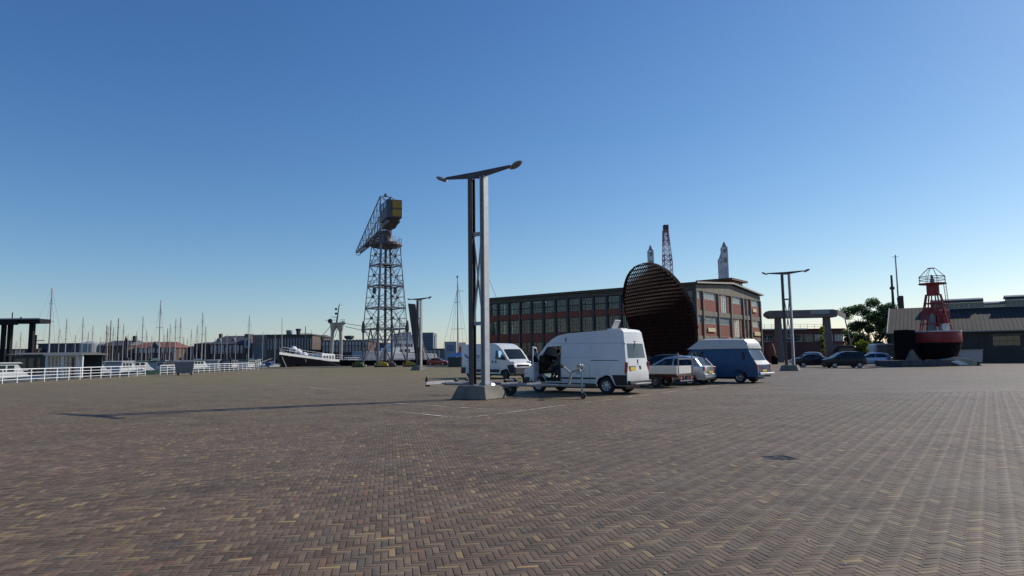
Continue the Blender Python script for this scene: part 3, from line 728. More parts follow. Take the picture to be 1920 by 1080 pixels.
pp = seated_person('person in a grey shirt sitting in the cab of the white high roofed van')
pl = Matrix.LocRotScale(van.location, van.rotation_euler, None) @ Vector((3.45, .38, .98)); pp.location = pl; pp.rotation_euler = van.rotation_euler

# ---------------------------------------------------------------- long white van parked behind
def mid_van():
    L, W, H = 5.95, 2.05, 2.52; ax = (1.03, 5.06); r = .345
    t = thing('van', 'long white van with black lower trim and lettering, parked behind the lamp post', 'van')
    c = Car(t, W, H, L, 1.2, .14, ntap=.24, rtap=.06, crown=.03); ra = r+.09; z0 = .33
    ol = [(.0,z0)]+list(reversed(arch(ax[0], ra, z0)))+list(reversed(arch(ax[1], ra, z0)))+\
         [(L-.10,z0-.02),(L,.50),(L-.02,.85),(L-.16,1.08),(5.38,1.36),(4.72,2.08),(4.20,2.40),(3.85,2.50),(3.4,2.52),(.5,2.52),(.18,2.44),(.06,2.0),(.0,1.3),(-.01,.5)]
    gw = ol.index((5.38,1.36))
    w1 = ((4.02,1.38),(5.22,1.30),(5.05,1.50),(4.62,1.97),(4.06,1.99))
    c.shell(ol, [(gw,'windscreen')], [w1], [w1], WHITE, bevel=.06, margin=.12)
    c.wheels(ax, r, .215, .03, .60, 0, rim=mat('steel_rim', (.12,.12,.13), .5, .4))
    c.cab(3.4, 5.4, .62, 1.0, [3.95], (5.0, 5.45, 1.28))
    pbox(t, 'bulkhead', mat('bulkhead_grey', (.10,.10,.11), .8), 3.55, 3.6, -.86, .86, .5, 2.35)
    c.sheet('side_moulding', [(1.55,.46),(4.50,.46),(4.50,.66),(1.55,.66)], .02, BLACK)
    c.sheet('rear_corner_trim', [(.01,.34),(.54,.34),(.62,.66),(.62,.80),(.01,.80)], .02, BLACK)
    c.sheet('front_corner_trim', [(5.56,.36),(5.84,.36),(5.86,.98),(5.60,1.0),(5.3,.92),(5.5,.7)], .016, BLACK)
    for x in (3.95, 2.55): seam(c, x, .5, 2.05, (1,-1))
    c.sheet('panel_crease', [(.25,1.14),(3.9,1.14),(3.9,1.16),(.25,1.16)], .002, mat('crease', (.4,.41,.42), .6))
    for x in (3.72, 4.08): c.sheet('door_handle', [(x,1.10),(x+.10,1.10),(x+.10,1.30),(x,1.30)], .025, BLACK, th=.03)
    pbox(t, 'front_bumper', mat('grey_plastic', (.05,.05,.055), .6), L-.14, L+.05, -.84, .84, .30, .80, .05)
    pbox(t, 'grille', BLACK, L-.16, L+.01, -.55, .55, .83, 1.0, .02)
    for y in (-1, 1):
        pbox(t, 'headlight', LAMPC, L-.45, L-.12, y*.74-.14, y*.74+.14, 1.0, 1.22, .05, rot=Matrix.Rotation(R(-12*y),4,'Z'))
        pbox(t, 'tail_light', RED, -.02, .10, y*.93-.06, y*.93+.06, .85, 1.5, .02)
        mirror(t, 4.95, y*1.0, 1.52)
    pbox(t, 'rear_bumper', BLACK, -.08, .15, -.95, .95, .36, .6, .03)
    # lettering and mark on the right-hand side
    BL = mat('van_print_blue', (.10,.14,.30), .5)
    cu_ = bpy.data.curves.new('lettering', 'FONT'); cu_.body = 'are'; cu_.size = .62; cu_.extrude = .002; to = bpy.data.objects.new('tmp', cu_); col.objects.link(to)
    dg = bpy.context.evaluated_depsgraph_get(); me = bpy.data.meshes.new_from_object(to.evaluated_get(dg)); bpy.data.objects.remove(to)
    me.materials.clear(); me.materials.append(BL); me.name = 'lettering'
    lo = obj('lettering', me, t); lo.location = (1.45, -(c.w(1.5,1.4)+.012), 1.42); lo.rotation_euler = (R(90),0,0)
    MB().prism([(.35,1.75),(.62,1.78),(.95,1.55),(1.30,1.50),(1.0,1.42),(.7,1.50),(.5,1.62)], 0, 1, lambda a,b,h: (a, -(c.w(a,b)+.006+.004*h), b)).build('swoosh_mark', BL, t)
    MB().box(.6, 2.45, -c.w(1.5,1.3)-.008, -c.w(1.5,1.3)-.003, 1.27, 1.30).build('printed_stripe', BL, t)
    return t
mv = mid_van()
A = Vector((PX(880,51.7,.5), 51.7)); B = Vector((PX(966,47.9,.5), 47.9)); rz = math.atan2(B.y-A.y, B.x-A.x)
mv.rotation_euler = (0,0,rz); q = Vector((1.03,-1.0)); c_, s_ = math.cos(rz), math.sin(rz); mv.location = (A.x-(c_*q.x-s_*q.y), A.y-(s_*q.x+c_*q.y), 0)

# ---------------------------------------------------------------- old blue camper van
def blue_van():
    L, W, H = 4.60, 1.86, 2.42; ax = (.98, 3.45); r = .33
    BLUE = mat('faded_blue_paint', (.026,.078,.165), .5, var=.10, coat=.05, spec=.3); CREAM = mat('cream_roof', (.44,.45,.44), .45, var=.05)
    t = thing('camper_van', 'old blue van with a raised white roof and steel bumper, seen from behind', 'camper van')
    c = Car(t, W, 1.96, L, 1.05, .17, ntap=.12, rtap=.07, crown=.03); ra = r+.08; z0 = .32
    ol = [(.0,z0)]+list(reversed(arch(ax[0], ra, z0)))+list(reversed(arch(ax[1], ra, z0)))+\
         [(L-.05,z0),(L,.6),(L-.03,1.05),(4.42,1.12),(3.93,1.78),(3.75,1.88),(.62,1.88),(.50,1.82),(.20,1.22),(.10,1.10),(.02,1.0),(-.01,.5)]
    gw = ol.index((4.42,1.12)); gr = ol.index((.50,1.82))
    w1 = ((3.05,1.15),(4.20,1.15),(3.80,1.72),(3.05,1.72))
    c.shell(ol, [(gw,'windscreen'),(gr,'rear_window')], [w1], [w1], BLUE, bevel=.06, margin=.17)
    c.wheels(ax, r, .19, .02, .58, 6)
    c.cab(2.4, 4.3, .6, .95, [3.1], (4.0, 4.3, 1.1))
    c.sheet('air_vent', [(.62,1.30),(.80,1.22),(.84,1.62),(.72,1.70)], .006, BLACK)
    # raised roof
    rf = MB(); st = [(.50,1.86,.80),(.47,2.0,.80),(.62,2.30,.74),(.85,2.40,.66),(2.9,2.42,.66),(3.55,2.34,.68),(4.02,2.05,.72),(4.10,1.86,.74)]
    n_ = len(st); vs = []
    for (x, z, w_) in st:
        vs += [(x,-.80+ (0 if z<2.1 else 0),1.86 if False else z) for _ in ()]
    secs = [(.46,1.93),(.54,2.20),(.72,2.37),(2.2,2.42),(3.15,2.42),(3.45,2.34),(4.06,1.90)]
    for x, zt in secs:
        h = zt-1.86; vs += [(x,-.84,1.86),(x,-.83,1.86+h*.35),(x,-.74,1.86+h*.90),(x,-.50,zt),(x,.50,zt),(x,.74,1.86+h*.90),(x,.83,1.86+h*.35),(x,.84,1.86)]
    k = len(secs); fs = [(i*8+j, i*8+j+1, (i+1)*8+j+1, (i+1)*8+j) for i in range(k-1) for j in range(7)]+[tuple(range(8)), tuple((k-1)*8+j for j in range(8))]
    MB().add(vs, fs).build('raised_roof', CREAM, t, smooth=True)
    MB().box(.44, 4.08, -.865, .865, 1.845, 1.875).build('rain_gutter', CREAM, t, bevel=.01)
    for y in (-1, 1):
        pbox(t, 'tail_light', RED, -.02, .06, y*.80-.07, y*.80+.07, .66, .98, .015)
        pbox(t, 'headlight', LAMPC, L-.06, L+.02, y*.62-.1, y*.62+.1, .78, .98, .02)
        mirror(t, 4.15, y*.88, 1.3, False)
    lv = MB().box(0, .03, -.55, .55, 0, .022).mesh('vent_louvre', BLUE)
    for k in range(3): obj('vent_louvre', lv, t, (-.022+.004*k, 0, .78+.07*k))
    MB().box(-.20, -.12, -.92, .92, .44, .56).build('rear_bumper', mat('dull_chrome', (.4,.4,.4), .35, .8), t, bevel=.03)
    pbox(t, 'number_plate', YPLATE, -.04, -.02, -.26, .26, .60, .71)
    pbox(t, 'tow_bar', BLACK, -.34, -.05, -.03, .03, .34, .40)
    MB().path([(-.08,.5,.36),(-.10,.5,.26),(.2,.5,.26)], .03).build('exhaust', GALV, t)
    tb = MB(); tb.lathe([(.16,.0),(.12,.06),(.02,.08)], 12, Matrix.Translation((2.2,-.1,2.43)) @ Matrix.Diagonal((2.2,1.2,1,1))); tb.build('roof_vent', mat('orange_lid', (.5,.12,.05), .5), t, smooth=True)
    return t
bv = blue_van(); place(bv, 4.6, 1419, 36.4, R(43), .93)

# ---------------------------------------------------------------- generic cars
def car(kind, name, label, paint, L=4.0, W=1.72, H=1.47, rim=ALU, cat='car'):
    t = thing(name, label, cat); ax = (.72*L/4, L-.82*L/4); r = .305; z0 = .27; ra = r+.06
    P_ = dict(ntap=.22, rtap=.16, crown=.04)
    k = L/4.0
    if kind == 'hatch':
        top = [(L-.05,z0),(L,.45),(L-.04,.66),(L-.35,.80),(2.98*k,.97),(2.20*k,H-.06),(1.75*k,H),(.95*k,H-.02),(.46*k,H-.12),(.14*k,.98),(.03,.92),(0,.5)]
        gw = (2.98*k,.97); gr = (.46*k,H-.12)
        win = [((.52*k,.98),(1.62*k,.96),(1.62*k,H-.12),(.72*k,H-.16)), ((1.70*k,.96),(2.82*k,.96),(2.14*k,H-.13),(1.70*k,H-.11))]
    elif kind == 'mpv':
        top = [(L-.05,z0),(L,.50),(L-.05,.80),(L-.30,.93),(3.15*k,1.06),(2.35*k,H-.07),(1.9*k,H),(.7*k,H-.01),(.25*k,H-.10),(.06*k,1.05),(.0,.95),(-.01,.5)]
        gw = (3.15*k,1.06); gr = (.25*k,H-.10)
        win = [((.30*k,1.06),(1.0*k,1.04),(1.0*k,H-.13),(.42*k,H-.16)), ((1.08*k,1.04),(1.9*k,1.04),(1.9*k,H-.12),(1.08*k,H-.12)), ((1.98*k,1.04),(2.98*k,1.04),(2.33*k,H-.14),(1.98*k,H-.12))]
    else:
        top = [(L-.05,z0),(L,.45),(L-.05,.66),(L-.3,.78),(2.95*k,.92),(2.2*k,H-.05),(1.8*k,H),(1.35*k,H-.02),(1.1*k,H-.07),(.62*k,1.0),(.05,.95),(0,.5)]
        gw = (2.95*k,.92); gr = (1.1*k,H-.07)
        win = [((.85*k,.96),(1.68*k,.94),(1.68*k,H-.11),(1.18*k,H-.15)), ((1.76*k,.94),(2.78*k,.93),(2.15*k,H-.12),(1.76*k,H-.10))]
    c = Car(t, W, H, L, .92, .27, **P_)
    ol = [(.04,z0)]+list(reversed(arch(ax[0], ra, z0)))+list(reversed(arch(ax[1], ra, z0)))+top
    c.shell(ol, [(ol.index(gw),'windscreen'),(ol.index(gr),'rear_window')], win, win, paint, bevel=.05, margin=.11)
    c.wheels(ax, r, .185, .015, .66, 5, rim=rim)
    c.cab(.5*k, 3.2*k, .38, .62, [.95*k, 1.9*k], (2.75*k, 3.05*k, .93))
    c.sheet('door_seam', [(1.655*k,.35),(1.665*k,.35),(1.665*k,.95),(1.655*k,.95)], .002, SEAMM, th=.004)
    for x in (1.80*k, .95*k): c.sheet('door_handle', [(x,.82),(x+.16,.82),(x+.16,.85),(x,.85)], .02, paint, th=.02)
    for y in (-1, 1):
        pbox(t, 'headlight', LAMPC, L-.40, L-.06, y*(W/2-.28)-.12, y*(W/2-.28)+.12, .60, .74, .04, rot=Matrix.Rotation(R(-14*y),4,'Z'))
        pbox(t, 'tail_light', RED, -.02, .22, y*(W/2-.22)-.09, y*(W/2-.22)+.09, .72, .94, .03, rot=Matrix.Rotation(R(16*y),4,'Z'))
        mirror(t, 2.72*k, y*(W/2-.03), .99, False)
    pbox(t, 'rear_bumper', paint, -.07, .12, -W/2+.18, W/2-.18, .34, .58, .05)
    pbox(t, 'front_bumper', paint, L-.12, L+.06, -W/2+.22, W/2-.22, .28, .52, .05)
    pbox(t, 'number_plate', YPLATE, -.085, -.06, -.26, .26, .60, .71)
    return t
SILV = mat('silver_paint', (.40,.43,.46), .3, .55, var=.03, coat=.6)
DKBL = mat('black_blue_paint', (.006,.007,.012), .35, 0, var=.1, coat=.2, spec=.3)
DKGR = mat('dark_green_paint', (.008,.014,.014), .3, 0, var=.1, coat=.35)
BLSI = mat('pale_blue_silver_paint', (.25,.33,.50), .3, .5, var=.03, coat=.6)
REDP = mat('red_car_paint', (.30,.015,.015), .3, 0, var=.05, coat=.6)
sc_ = car('hatch', 'parked_car', 'silver hatchback with red tail lights between the flatbed trailer and the blue van', SILV)
place(sc_, 4.0, 1318, 34.9, R(40), .80)
d1 = car('hatch', 'parked_car', 'dark car half hidden beyond the silver hatchback and the flatbed trailer', DKGR, H=1.56, L=4.1)
place(d1, 4.1, 1300, 39.5, R(22), .86)
g = 'cars parked by the dark sculpture base'
d2 = car('mpv', 'parked_car', 'black people carrier facing left with see-through side windows', DKBL, L=3.95, H=1.62)
d2.location = (PX(1619,69.5,.8), 69.5, 0); d2.rotation_euler = (0,0,R(176))
d3 = car('coupe', 'parked_car', 'black car facing right, between the lamp post and the people carrier', DKBL, L=4.2, H=1.42)
d3.location = (PX(1492,74,.8), 74.5, 0); d3.rotation_euler = (0,0,R(-8))
d4 = car('hatch', 'parked_car', 'pale blue hatchback, rightmost car beside the dark hull piece', BLSI, L=4.0, H=1.46)
d4.location = (PX(1671,75.5,.8), 75.5, 0); d4.rotation_euler = (0,0,R(160))
d5 = car('hatch', 'parked_car', 'car with a pale shining roof behind the black car by the lamp post', SILV, L=4.2, H=1.62)
d5.location = (PX(1503,87,.8), 87, 0); d5.rotation_euler = (0,0,R(150)); d5.location.x += 3
d6 = car('coupe', 'parked_car', 'small red car far off between the distant lamp post and the green container', REDP, L=4.1, H=1.42)
d6.location = (PX(803,132,.8), 132, 0); d6.rotation_euler = (0,0,R(-14))

# ---------------------------------------------------------------- flatbed trailer
def flatbed():
    t = thing('flatbed_trailer', 'aluminium sided flatbed trailer with two upright rear posts beside the white van', 'trailer')
    L, W = 3.5, 1.62; ALS = mat('aluminium_side', (.50,.51,.49), .45, .5, var=.08)
    MB().box(0, L, -W/2, W/2, .60, .66).build('deck', mat('ply_deck', (.12,.09,.06), .8), t)
    for s in (-1, 1):
        for k in range(3): MB().box(.05, L-.05, s*W/2-.012, s*W/2+.012, .66+k*.125, .66+k*.125+.118).build('side_board', ALS, t, bevel=.006)
    MB().box(-.012, .012, -W/2+.05, W/2-.05, .66, 1.03).build('tailboard', mat('pale_tailboard', (.62,.62,.58), .5, var=.06), t, bevel=.006)
    MB().box(L-.012, L+.012, -W/2+.02, W/2-.02, .66, 1.03).build('headboard', ALS, t, bevel=.006)
    for s in (-1, 1):
        MB().box(-.05, .0, s*W/2-.03, s*W/2+.03, .45, 1.66).build('post', mat('post_steel', (.16,.13,.13), .5, .4), t)
        MB().box(-.03, .05, s*(W/2+.02)-.02, s*(W/2+.02)+.02, .6, 1.04).build('corner_latch', mat('bright_zinc', (.7,.7,.7), .3, .7), t)
    MB().bar((-.03,-W/2,1.36), (-.03,W/2,1.36), .04).build('cross_bar', GALV, t)
    rr = MB(); RS = mat('rusty_red_frame', (.13,.025,.018), .7, .1, var=.3)
    for s in (-1, 1): rr.box(-.03, L, s*.45-.04, s*.45+.04, .47, .60)
    for x in (0, 1.0, 2.0, 3.0): rr.box(x, x+.06, -.75, .75, .52, .60)
    rr.bar((L,.42,.53), (L+1.2,0,.50), .08); rr.bar((L,-.42,.53), (L+1.2,0,.50), .08); rr.build('chassis', RS, t)
    lr = MB()
    for y in (-.6,-.2,.2,.6): lr.bar((-.04,y,.62), (-.04,y,.30), .03)
    lr.bar((-.04,-.7,.32), (-.04,.7,.32), .04); lr.build('light_bar', GALV, t)
    for s in (-1, 1): pbox(t, 'tail_light', RED, -.07, -.03, s*.6-.1, s*.6+.1, .40, .50)
    for x in (1.25, 2.0):
        for s in (-1, 1): make_wheel(t, Matrix.Translation((x, s*.66, .30)) @ Matrix.Rotation(R(-90*s),4,'X'), .30, .17, .55, 0, mat('steel_rim', (.12,.12,.13), .5, .4))
    MB().tube((L+.9,0,.5), (L+.9,0,.08), .03).build('jockey_leg', GALV, t)
    return t
fb = flatbed(); place(fb, 3.5, 1271, 32.6, R(38), .81)

# ---------------------------------------------------------------- boat trailer
def boat_trailer():
    t = thing('boat_trailer', 'long empty galvanised boat trailer with winch post and jockey wheel beside the lamp post', 'trailer')
    a = Vector((PX(1094,25.6,.3), 25.6)); b = Vector((PX(828,29.6,.5), 29.6)); L = (b-a).length
    t.location = (a.x, a.y, 0); t.rotation_euler = (0,0,math.atan2(b.y-a.y, b.x-a.x))
    z = .47                                       # x from coupling (0) to light board (L)
    MB().bar((-.15,0,z), (L*.55,0,z), .08, .08).build('drawbar', GALV, t)
    for s in (-1, 1): MB().path([(1.0,s*.03,z), (2.0,s*.62,z), (L-.7,s*.62,z)], .042, 4).build('side_rail', GALV, t)
    for x in (2.1, 3.3, 4.7, L-.8): MB().bar((x,-.68,z+.06), (x,.68,z+.06), .06, .08).build('cross_member', GALV, t)
    for x in (3.3, L-1.1):
        for s in (-1, 1):
            k = MB().lathe([(.03,-.12),(.07,-.05),(.07,.05),(.03,.12)], 10, Matrix.Translation((x, s*.35, z+.17)) @ Matrix.Rotation(R(90),4,'X')); k.build('keel_roller', BLACK, t, smooth=True)
    for x in (L*.56,):
        for s in (-1, 1):
            make_wheel(t, Matrix.Translation((x, s*.80, .30)) @ Matrix.Rotation(R(-90*s),4,'X'), .30, .17, .55, 0, GALV)
            n = 10; mg = MB(); vs = []
            for yy in (s*.70, s*.90): vs += [(x+.37*math.cos(math.pi*i/n), yy, .30+.37*math.sin(math.pi*i/n)) for i in range(n+1)]
            mg.add(vs, [(i, i+1, n+2+i, n+1+i) for i in range(n)]).build('mudguard', mat('chrome_guard', (.35,.36,.38), .25, .8), t, smooth=True)
        MB().bar((x,-.74,.32), (x,.74,.32), .07).build('axle', GALV, t)
    # winch post
    w = MB(); w.bar((.62,0,z), (.50,0,.96), .07); w.bar((.50,0,.92), (.86,0,1.18), .055); w.bar((.50,0,.96),(.14,0,1.08),.06); w.build('winch_post', GALV, t)
    w = MB(); w.lathe([(.05,-.09),(.11,-.09),(.11,-.07),(.05,-.06),(.05,.06),(.11,.07),(.11,.09),(.05,.09)], 14, Matrix.Translation((.14,0,1.18)) @ Matrix.Rotation(R(90),4,'X')); w.build('winch', mat('winch_zinc', (.32,.33,.34), .4, .6), t)
    MB().path([(.14,.10,1.18),(.14,.16,1.18),(.0,.16,1.04),(.0,.24,1.04)], .016).build('winch_handle', GALV, t)
    MB().lathe([(.04,-.10),(.08,0),(.04,.10)], 10, Matrix.Translation((.90,0,1.20)) @ Matrix.Rotation(R(90),4,'X')).build('bow_stop', BLACK, t, smooth=True)
    # jockey wheel
    MB().tube((-.02,.14,.95), (-.02,.14,.16), .034, 8).build('jockey_tube', mat('blue_zinc', (.22,.30,.42), .4, .4), t)
    MB().path([(-.02,.14,.95),(-.02,.14,1.02),(-.15,.14,1.02),(-.15,.14,1.08)], .014).build('jockey_handle', GALV, t)
    make_wheel(t, Matrix.Translation((-.06,.14,.11)) @ Matrix.Rotation(R(-90),4,'X'), .11, .07, .5, 0, mat('red_hub', (.22,.05,.04), .6))
    c = MB().bar((-.55,0,z+.02), (-.10,0,z+.02), .10, .12); c.lathe([(.03,0),(.07,.02),(.07,.10),(.03,.13)], 10, Matrix.Translation((-.52,0,z-.07))); c.build('coupling', BLACK, t, bevel=.01)
    # light board
    MB().box(L-.04, L+.02, -1.0, 1.0, z-.02, z+.10).build('light_board', mat('board_white', (.5,.5,.5), .5), t)
    MB().box(L-.7, L-.04, -.03, .03, z-.03, z+.03).build('board_arm', GALV, t)
    for s in (-1, 1): pbox(t, 'tail_light', RED, L+.02, L+.05, s*.85-.12, s*.85+.12, z-.10, z+.08)
    MB().lathe([(.05,.0),(.06,.05),(.04,.18),(.015,.22)], 10, Matrix.Translation((L-.0, .95, z+.1))).build('marker_bulb', BLACK, t, smooth=True)
    return t
boat_trailer()
# ================================================================== BRICK FACTORY
BR = brickwall('factory_brick', (.215,.056,.037), (.27,.075,.048), (.16,.09,.068))
DBR = brickwall('dark_brick', (.10,.045,.036), (.14,.06,.048), (.10,.07,.06))
FCON = mat('frame_concrete', (.19,.17,.14), .9, var=.22, scale=.8, streak=True)
FGRN = mat('green_steel_frame', (.038,.048,.048), .6, var=.2)
WINF = mat('pale_window_frame', (.34,.37,.35), .6, var=.1)
ROOFD = mat('roof_felt', (.07,.07,.07), .9, var=.3)
def window_unit(w, h, nx, ny, m, bar=.05, d=.06):
    mb = MB(); mb.box(0, w, -d, d, 0, .07); mb.box(0, w, -d, d, h-.07, h); mb.box(0, .07, -d, d, .07, h-.07); mb.box(w-.07, w, -d, d, .07, h-.07)
    for i in range(1, nx): x = w*i/nx; b = bar*(2.2 if nx > 4 and i % 4 == 0 else .6); mb.box(x-b/2, x+b/2, -d*.7, d*.7, .07, h-.07)
    for i in range(1, ny): z = h*i/ny; mb.box(.07, w-.07, -d*.6, d*.6, z-bar*.4, z+bar*.4)
    return mb.mesh('window', m)
def pane_mesh(w, h, g): return MB().box(.03, w-.03, -.008, .008, .03, h-.03).mesh('pane', g)
def put_window(parent, me, pme, loc, rz):
    o = obj('window', me, parent, loc); o.rotation_euler = (0,0,rz); p = obj('pane', pme, o); return o
fa = thing('factory_building', 'long three storey brick and concrete factory with rows of steel windows behind the sculpture', 'building', (27.5,102,0), math.atan2(23.8,18.2))
Lb, Wb, Hb = 40.5, 30.0, 11.95; nb = 16; bp_ = Lb/nb
bands = [(0,1.3),(3.95,5.5),(7.95,9.0)]
# long facade on local X=0 (facing -X); bays along +Y
colm = MB().box(-.16, .30, -.19, .19, 0, 11.2).mesh('column', FGRN)
for i in range(nb+1): obj('column', colm, fa, (0, min(max(i*bp_, .19), Lb-.19), 0))
pan = {h: MB().box(0, .25, .0, bp_-.38, 0, h).mesh('brick_panel', BR) for h in (1.3, 1.55, 1.05)}
wA = window_unit(bp_-.38, 1.18, 6, 1, FGRN, .045); wB = window_unit(bp_-.38, .97, 6, 2, FGRN, .045); wC = window_unit(bp_-.38, 2.45, 6, 4, FGRN, .045); wD = window_unit(bp_-.38, 2.65, 6, 4, FGRN, .045)
BG2 = glass('blind_glass', (.5,.55,.55), 1.0, .35, (.11,.12,.12)); BG3 = glass('dim_glass', (.4,.45,.45), 1.0, .6, (.05,.06,.06))
PV = [{h: pane_mesh(bp_-.38, h, g) for h in (1.18, .97, 2.45, 2.65)} for g in (BGLASS, BG2, BG3)]; pvr = random.Random(5)
for i in range(nb):
    y = i*bp_+.19
    obj('brick_panel', pan[1.3], fa, (.0, y, 0)); obj('brick_panel', pan[1.55], fa, (0, y, 3.95)); obj('brick_panel', pan[1.05], fa, (0, y, 7.95))
    for me_, hh_, z in ((wD,2.65,1.3),(wC,2.45,5.5),(wB,.97,9.0),(wA,1.18,9.99)): put_window(fa, me_, (PV[0] if i > 12 else pvr.choice(PV))[hh_], (.12, y, z), R(90))
    if i % 5 == 3: MB().tube((-.24, y-.19, 0), (-.24, y-.19, 11.2), .06).build('downpipe', GALV, fa)
cor = MB().box(-.22, .4, 0, Lb, 11.2, Hb); cor.box(-.60, .4, -.2, Lb+.2, Hb, Hb+.14); cor.build('cornice', mat('dark_fascia', (.085,.08,.072), .9, var=.25), fa)
# gable facade on local Y=0 (facing -Y)
gx = [0, 2.6, 8.9, 14.7, 20.6, 24.5, 29.95]
gc = MB()
for x in gx: MB().box(x-.18, x+.18, -.22, .25, 0, 11.1).build('column', FCON, fa, loc=(min(max(0,.06),29.9) if x == 0 else 0, 0, 0))
def gp(x0, x1, z0, z1, m=BR, nm='brick_panel', y=.04): return MB().box(x0+.28, x1-.28, y, .3, z0, z1).build(nm, m, fa)
def gw_(x0, x1, z0, z1, nx, ny, g=FROST): put_window(fa, window_unit(x1-x0, z1-z0, nx, ny, WINF, .05), pane_mesh(x1-x0, z1-z0, g), (x0, .14, z0), 0)
MB().box(.28, 29.7, -.06, .3, 7.4, 8.15).build('floor_band', FCON, fa)
MB().box(.28, 29.7, -.06, .3, 3.7, 4.3).build('floor_band', FCON, fa)
for (a, b, zt, tall) in ((0,1,11.1,0),(1,2,11.1,0),(3,4,11.1,0),(5,6,11.1,0)):
    x0, x1 = gx[a]+.28, gx[b]-.28
    for (zb, wz0, wz1) in ((8.15, 9.95, 11.1), (4.3, 6.2, 7.4), (0, 2.2, 3.7)):
        if a == 3 and zb == 4.3:            # tall stair window in the middle storey
            gw_(x0+1.3, x1-1.3, 4.3, 7.4, 3, 6); gp(gx[a], gx[a]+1.86, 4.3, 7.4); gp(gx[b]-1.86, gx[b], 4.3, 7.4); continue
        gp(gx[a], gx[b], zb, wz0); gw_(x0, x1, wz0, wz1, max(3, int((x1-x0)/.55)), 2)
for (a, b) in ((2,3),):
    x0, x1 = gx[a]+.28, gx[b]-.28
    gw_(x0+1.3, x1-1.3, 8.15, 11.1, 3, 6); gp(gx[a], gx[a]+1.86, 8.15, 11.1); gp(gx[b]-1.86, gx[b], 8.15, 11.1)
    gp(gx[a], gx[b], 4.3, 6.2); gw_(x0, x1, 6.2, 7.4, 9, 2); gp(gx[a], gx[b], 0, 3.7)
a, b = 4, 5; x0, x1 = gx[a]+.28, gx[b]-.28; mid = (x0+x1)/2
MB().box(mid-.15, mid+.15, -.12, .3, 0, 11.1).build('column', FCON, fa)
for (l, r_, off) in ((x0, mid-.15, 0), (mid+.15, x1, -1.9)):
    z = 11.1
    for zz in (9.3+off, 5.6+off, 1.9+off):
        put_window(fa, window_unit(r_-l, 1.8, 1, 2, WINF), pane_mesh(r_-l, 1.8, FROST), (l, .14, zz), 0)
    zs_ = [(0, 1.9+off), (3.7+off, 5.6+off), (7.4+off, 9.3+off), (11.1+off, 11.1)]
    for z0_, z1_ in zs_:
        if z1_-z0_ > .05: MB().box(l, r_, .05, .29, max(0, z0_), z1_).build('brick_panel', BR, fa)
gpk = MB(); gpk.prism([(0,11.1),(30,11.1),(30,Hb),(15,Hb+1.0),(0,Hb)], -.12, .3, lambda a,b,h: (a,h,b)); gpk.build('gable_top', FCON, fa)
fa_ = MB(); fa_.prism([(-.6,Hb+.15),(15,Hb+1.17),(30.6,Hb+.15),(30.6,Hb+.36),(15,Hb+1.40),(-.6,Hb+.36)], -.55, Lb+.3, lambda a,b,h: (a,h,b)); fa_.build('roof', ROOFD, fa)
MB().prism([(-.62,Hb+.13),(15,Hb+1.15),(30.62,Hb+.13),(30.62,Hb+.38),(15,Hb+1.42),(-.62,Hb+.38)], -.62, -.56, lambda a,b,h: (a,h,b)).build('roof_edge', mat('pale_fascia', (.36,.34,.30), .8), fa)
MB().box(29.7, 29.95, .3, Lb-.3, 0, Hb).build('rear_wall', DBR, fa)
# left end wall with openings
for k in range(12):
    x = .35+k*2.45
    for z0_, z1_ in ((0,1.3),(3.95,5.5),(7.95,9.0),(11.15,Hb)): MB().box(x, x+2.1, Lb-.28, Lb-.02, z0_, z1_).build('brick_panel', BR, fa)
    for me_w, pm_w, z in ((wC,PV[0][2.45],1.4),(wC,PV[0][2.45],5.5),(wB,PV[0][.97],9.0),(wA,PV[0][1.18],9.99)): put_window(fa, me_w, pm_w, (x, Lb-.15, z), 0)
MB().box(.3, 29.6, .3, Lb-.3, 3.72, 3.92).build('floor_slab', CONCD, fa); MB().box(.3, 29.6, .3, Lb-.3, 7.5, 7.72).build('floor_slab', CONCD, fa)
MB().box(.3, 29.6, 32.7, 32.9, 0, 11.2).build('inner_wall', mat('inner_plaster', (.16,.16,.15), .9), fa)
MB().box(4.2, 4.35, .3, 32.5, 0, 11.2).build('inner_wall', mat('inner_plaster', (.16,.16,.15), .9), fa)
# roof house
MB().box(18.2, 24.6, 1.2, 6.2, Hb+.5, Hb+2.2).build('roof_house', BR, fa)
MB().box(17.4, 25.5, .5, 7.0, Hb+2.2, Hb+2.55).build('roof_house_roof', mat('brown_fascia', (.12,.06,.045), .8), fa)
for k in range(2): put_window(fa, window_unit(.9, .8, 2, 1, WINF), pane_mesh(.9, .8, FROST), (21.6+k*1.5, 1.15, Hb+1.25), 0)
SGN = mat('cream_sign', (.62,.52,.30), .6, var=.12, scale=9)
for (x0, x1, z0_, z1_) in ((4.2,7.2,4.95,5.55),(25.6,27.6,8.9,9.55),(26.0,29.2,4.7,5.4)):
    s = MB().box(x0, x1, -.14, -.03, z0_, z1_).build('sign_board', SGN, fa, bevel=.02)
MB().path([(.6,-.2,6.4),(1.4,-.8,6.7),(2.6,-1.0,6.8)], .05).build('wall_lamp_arm', BLACK, fa)

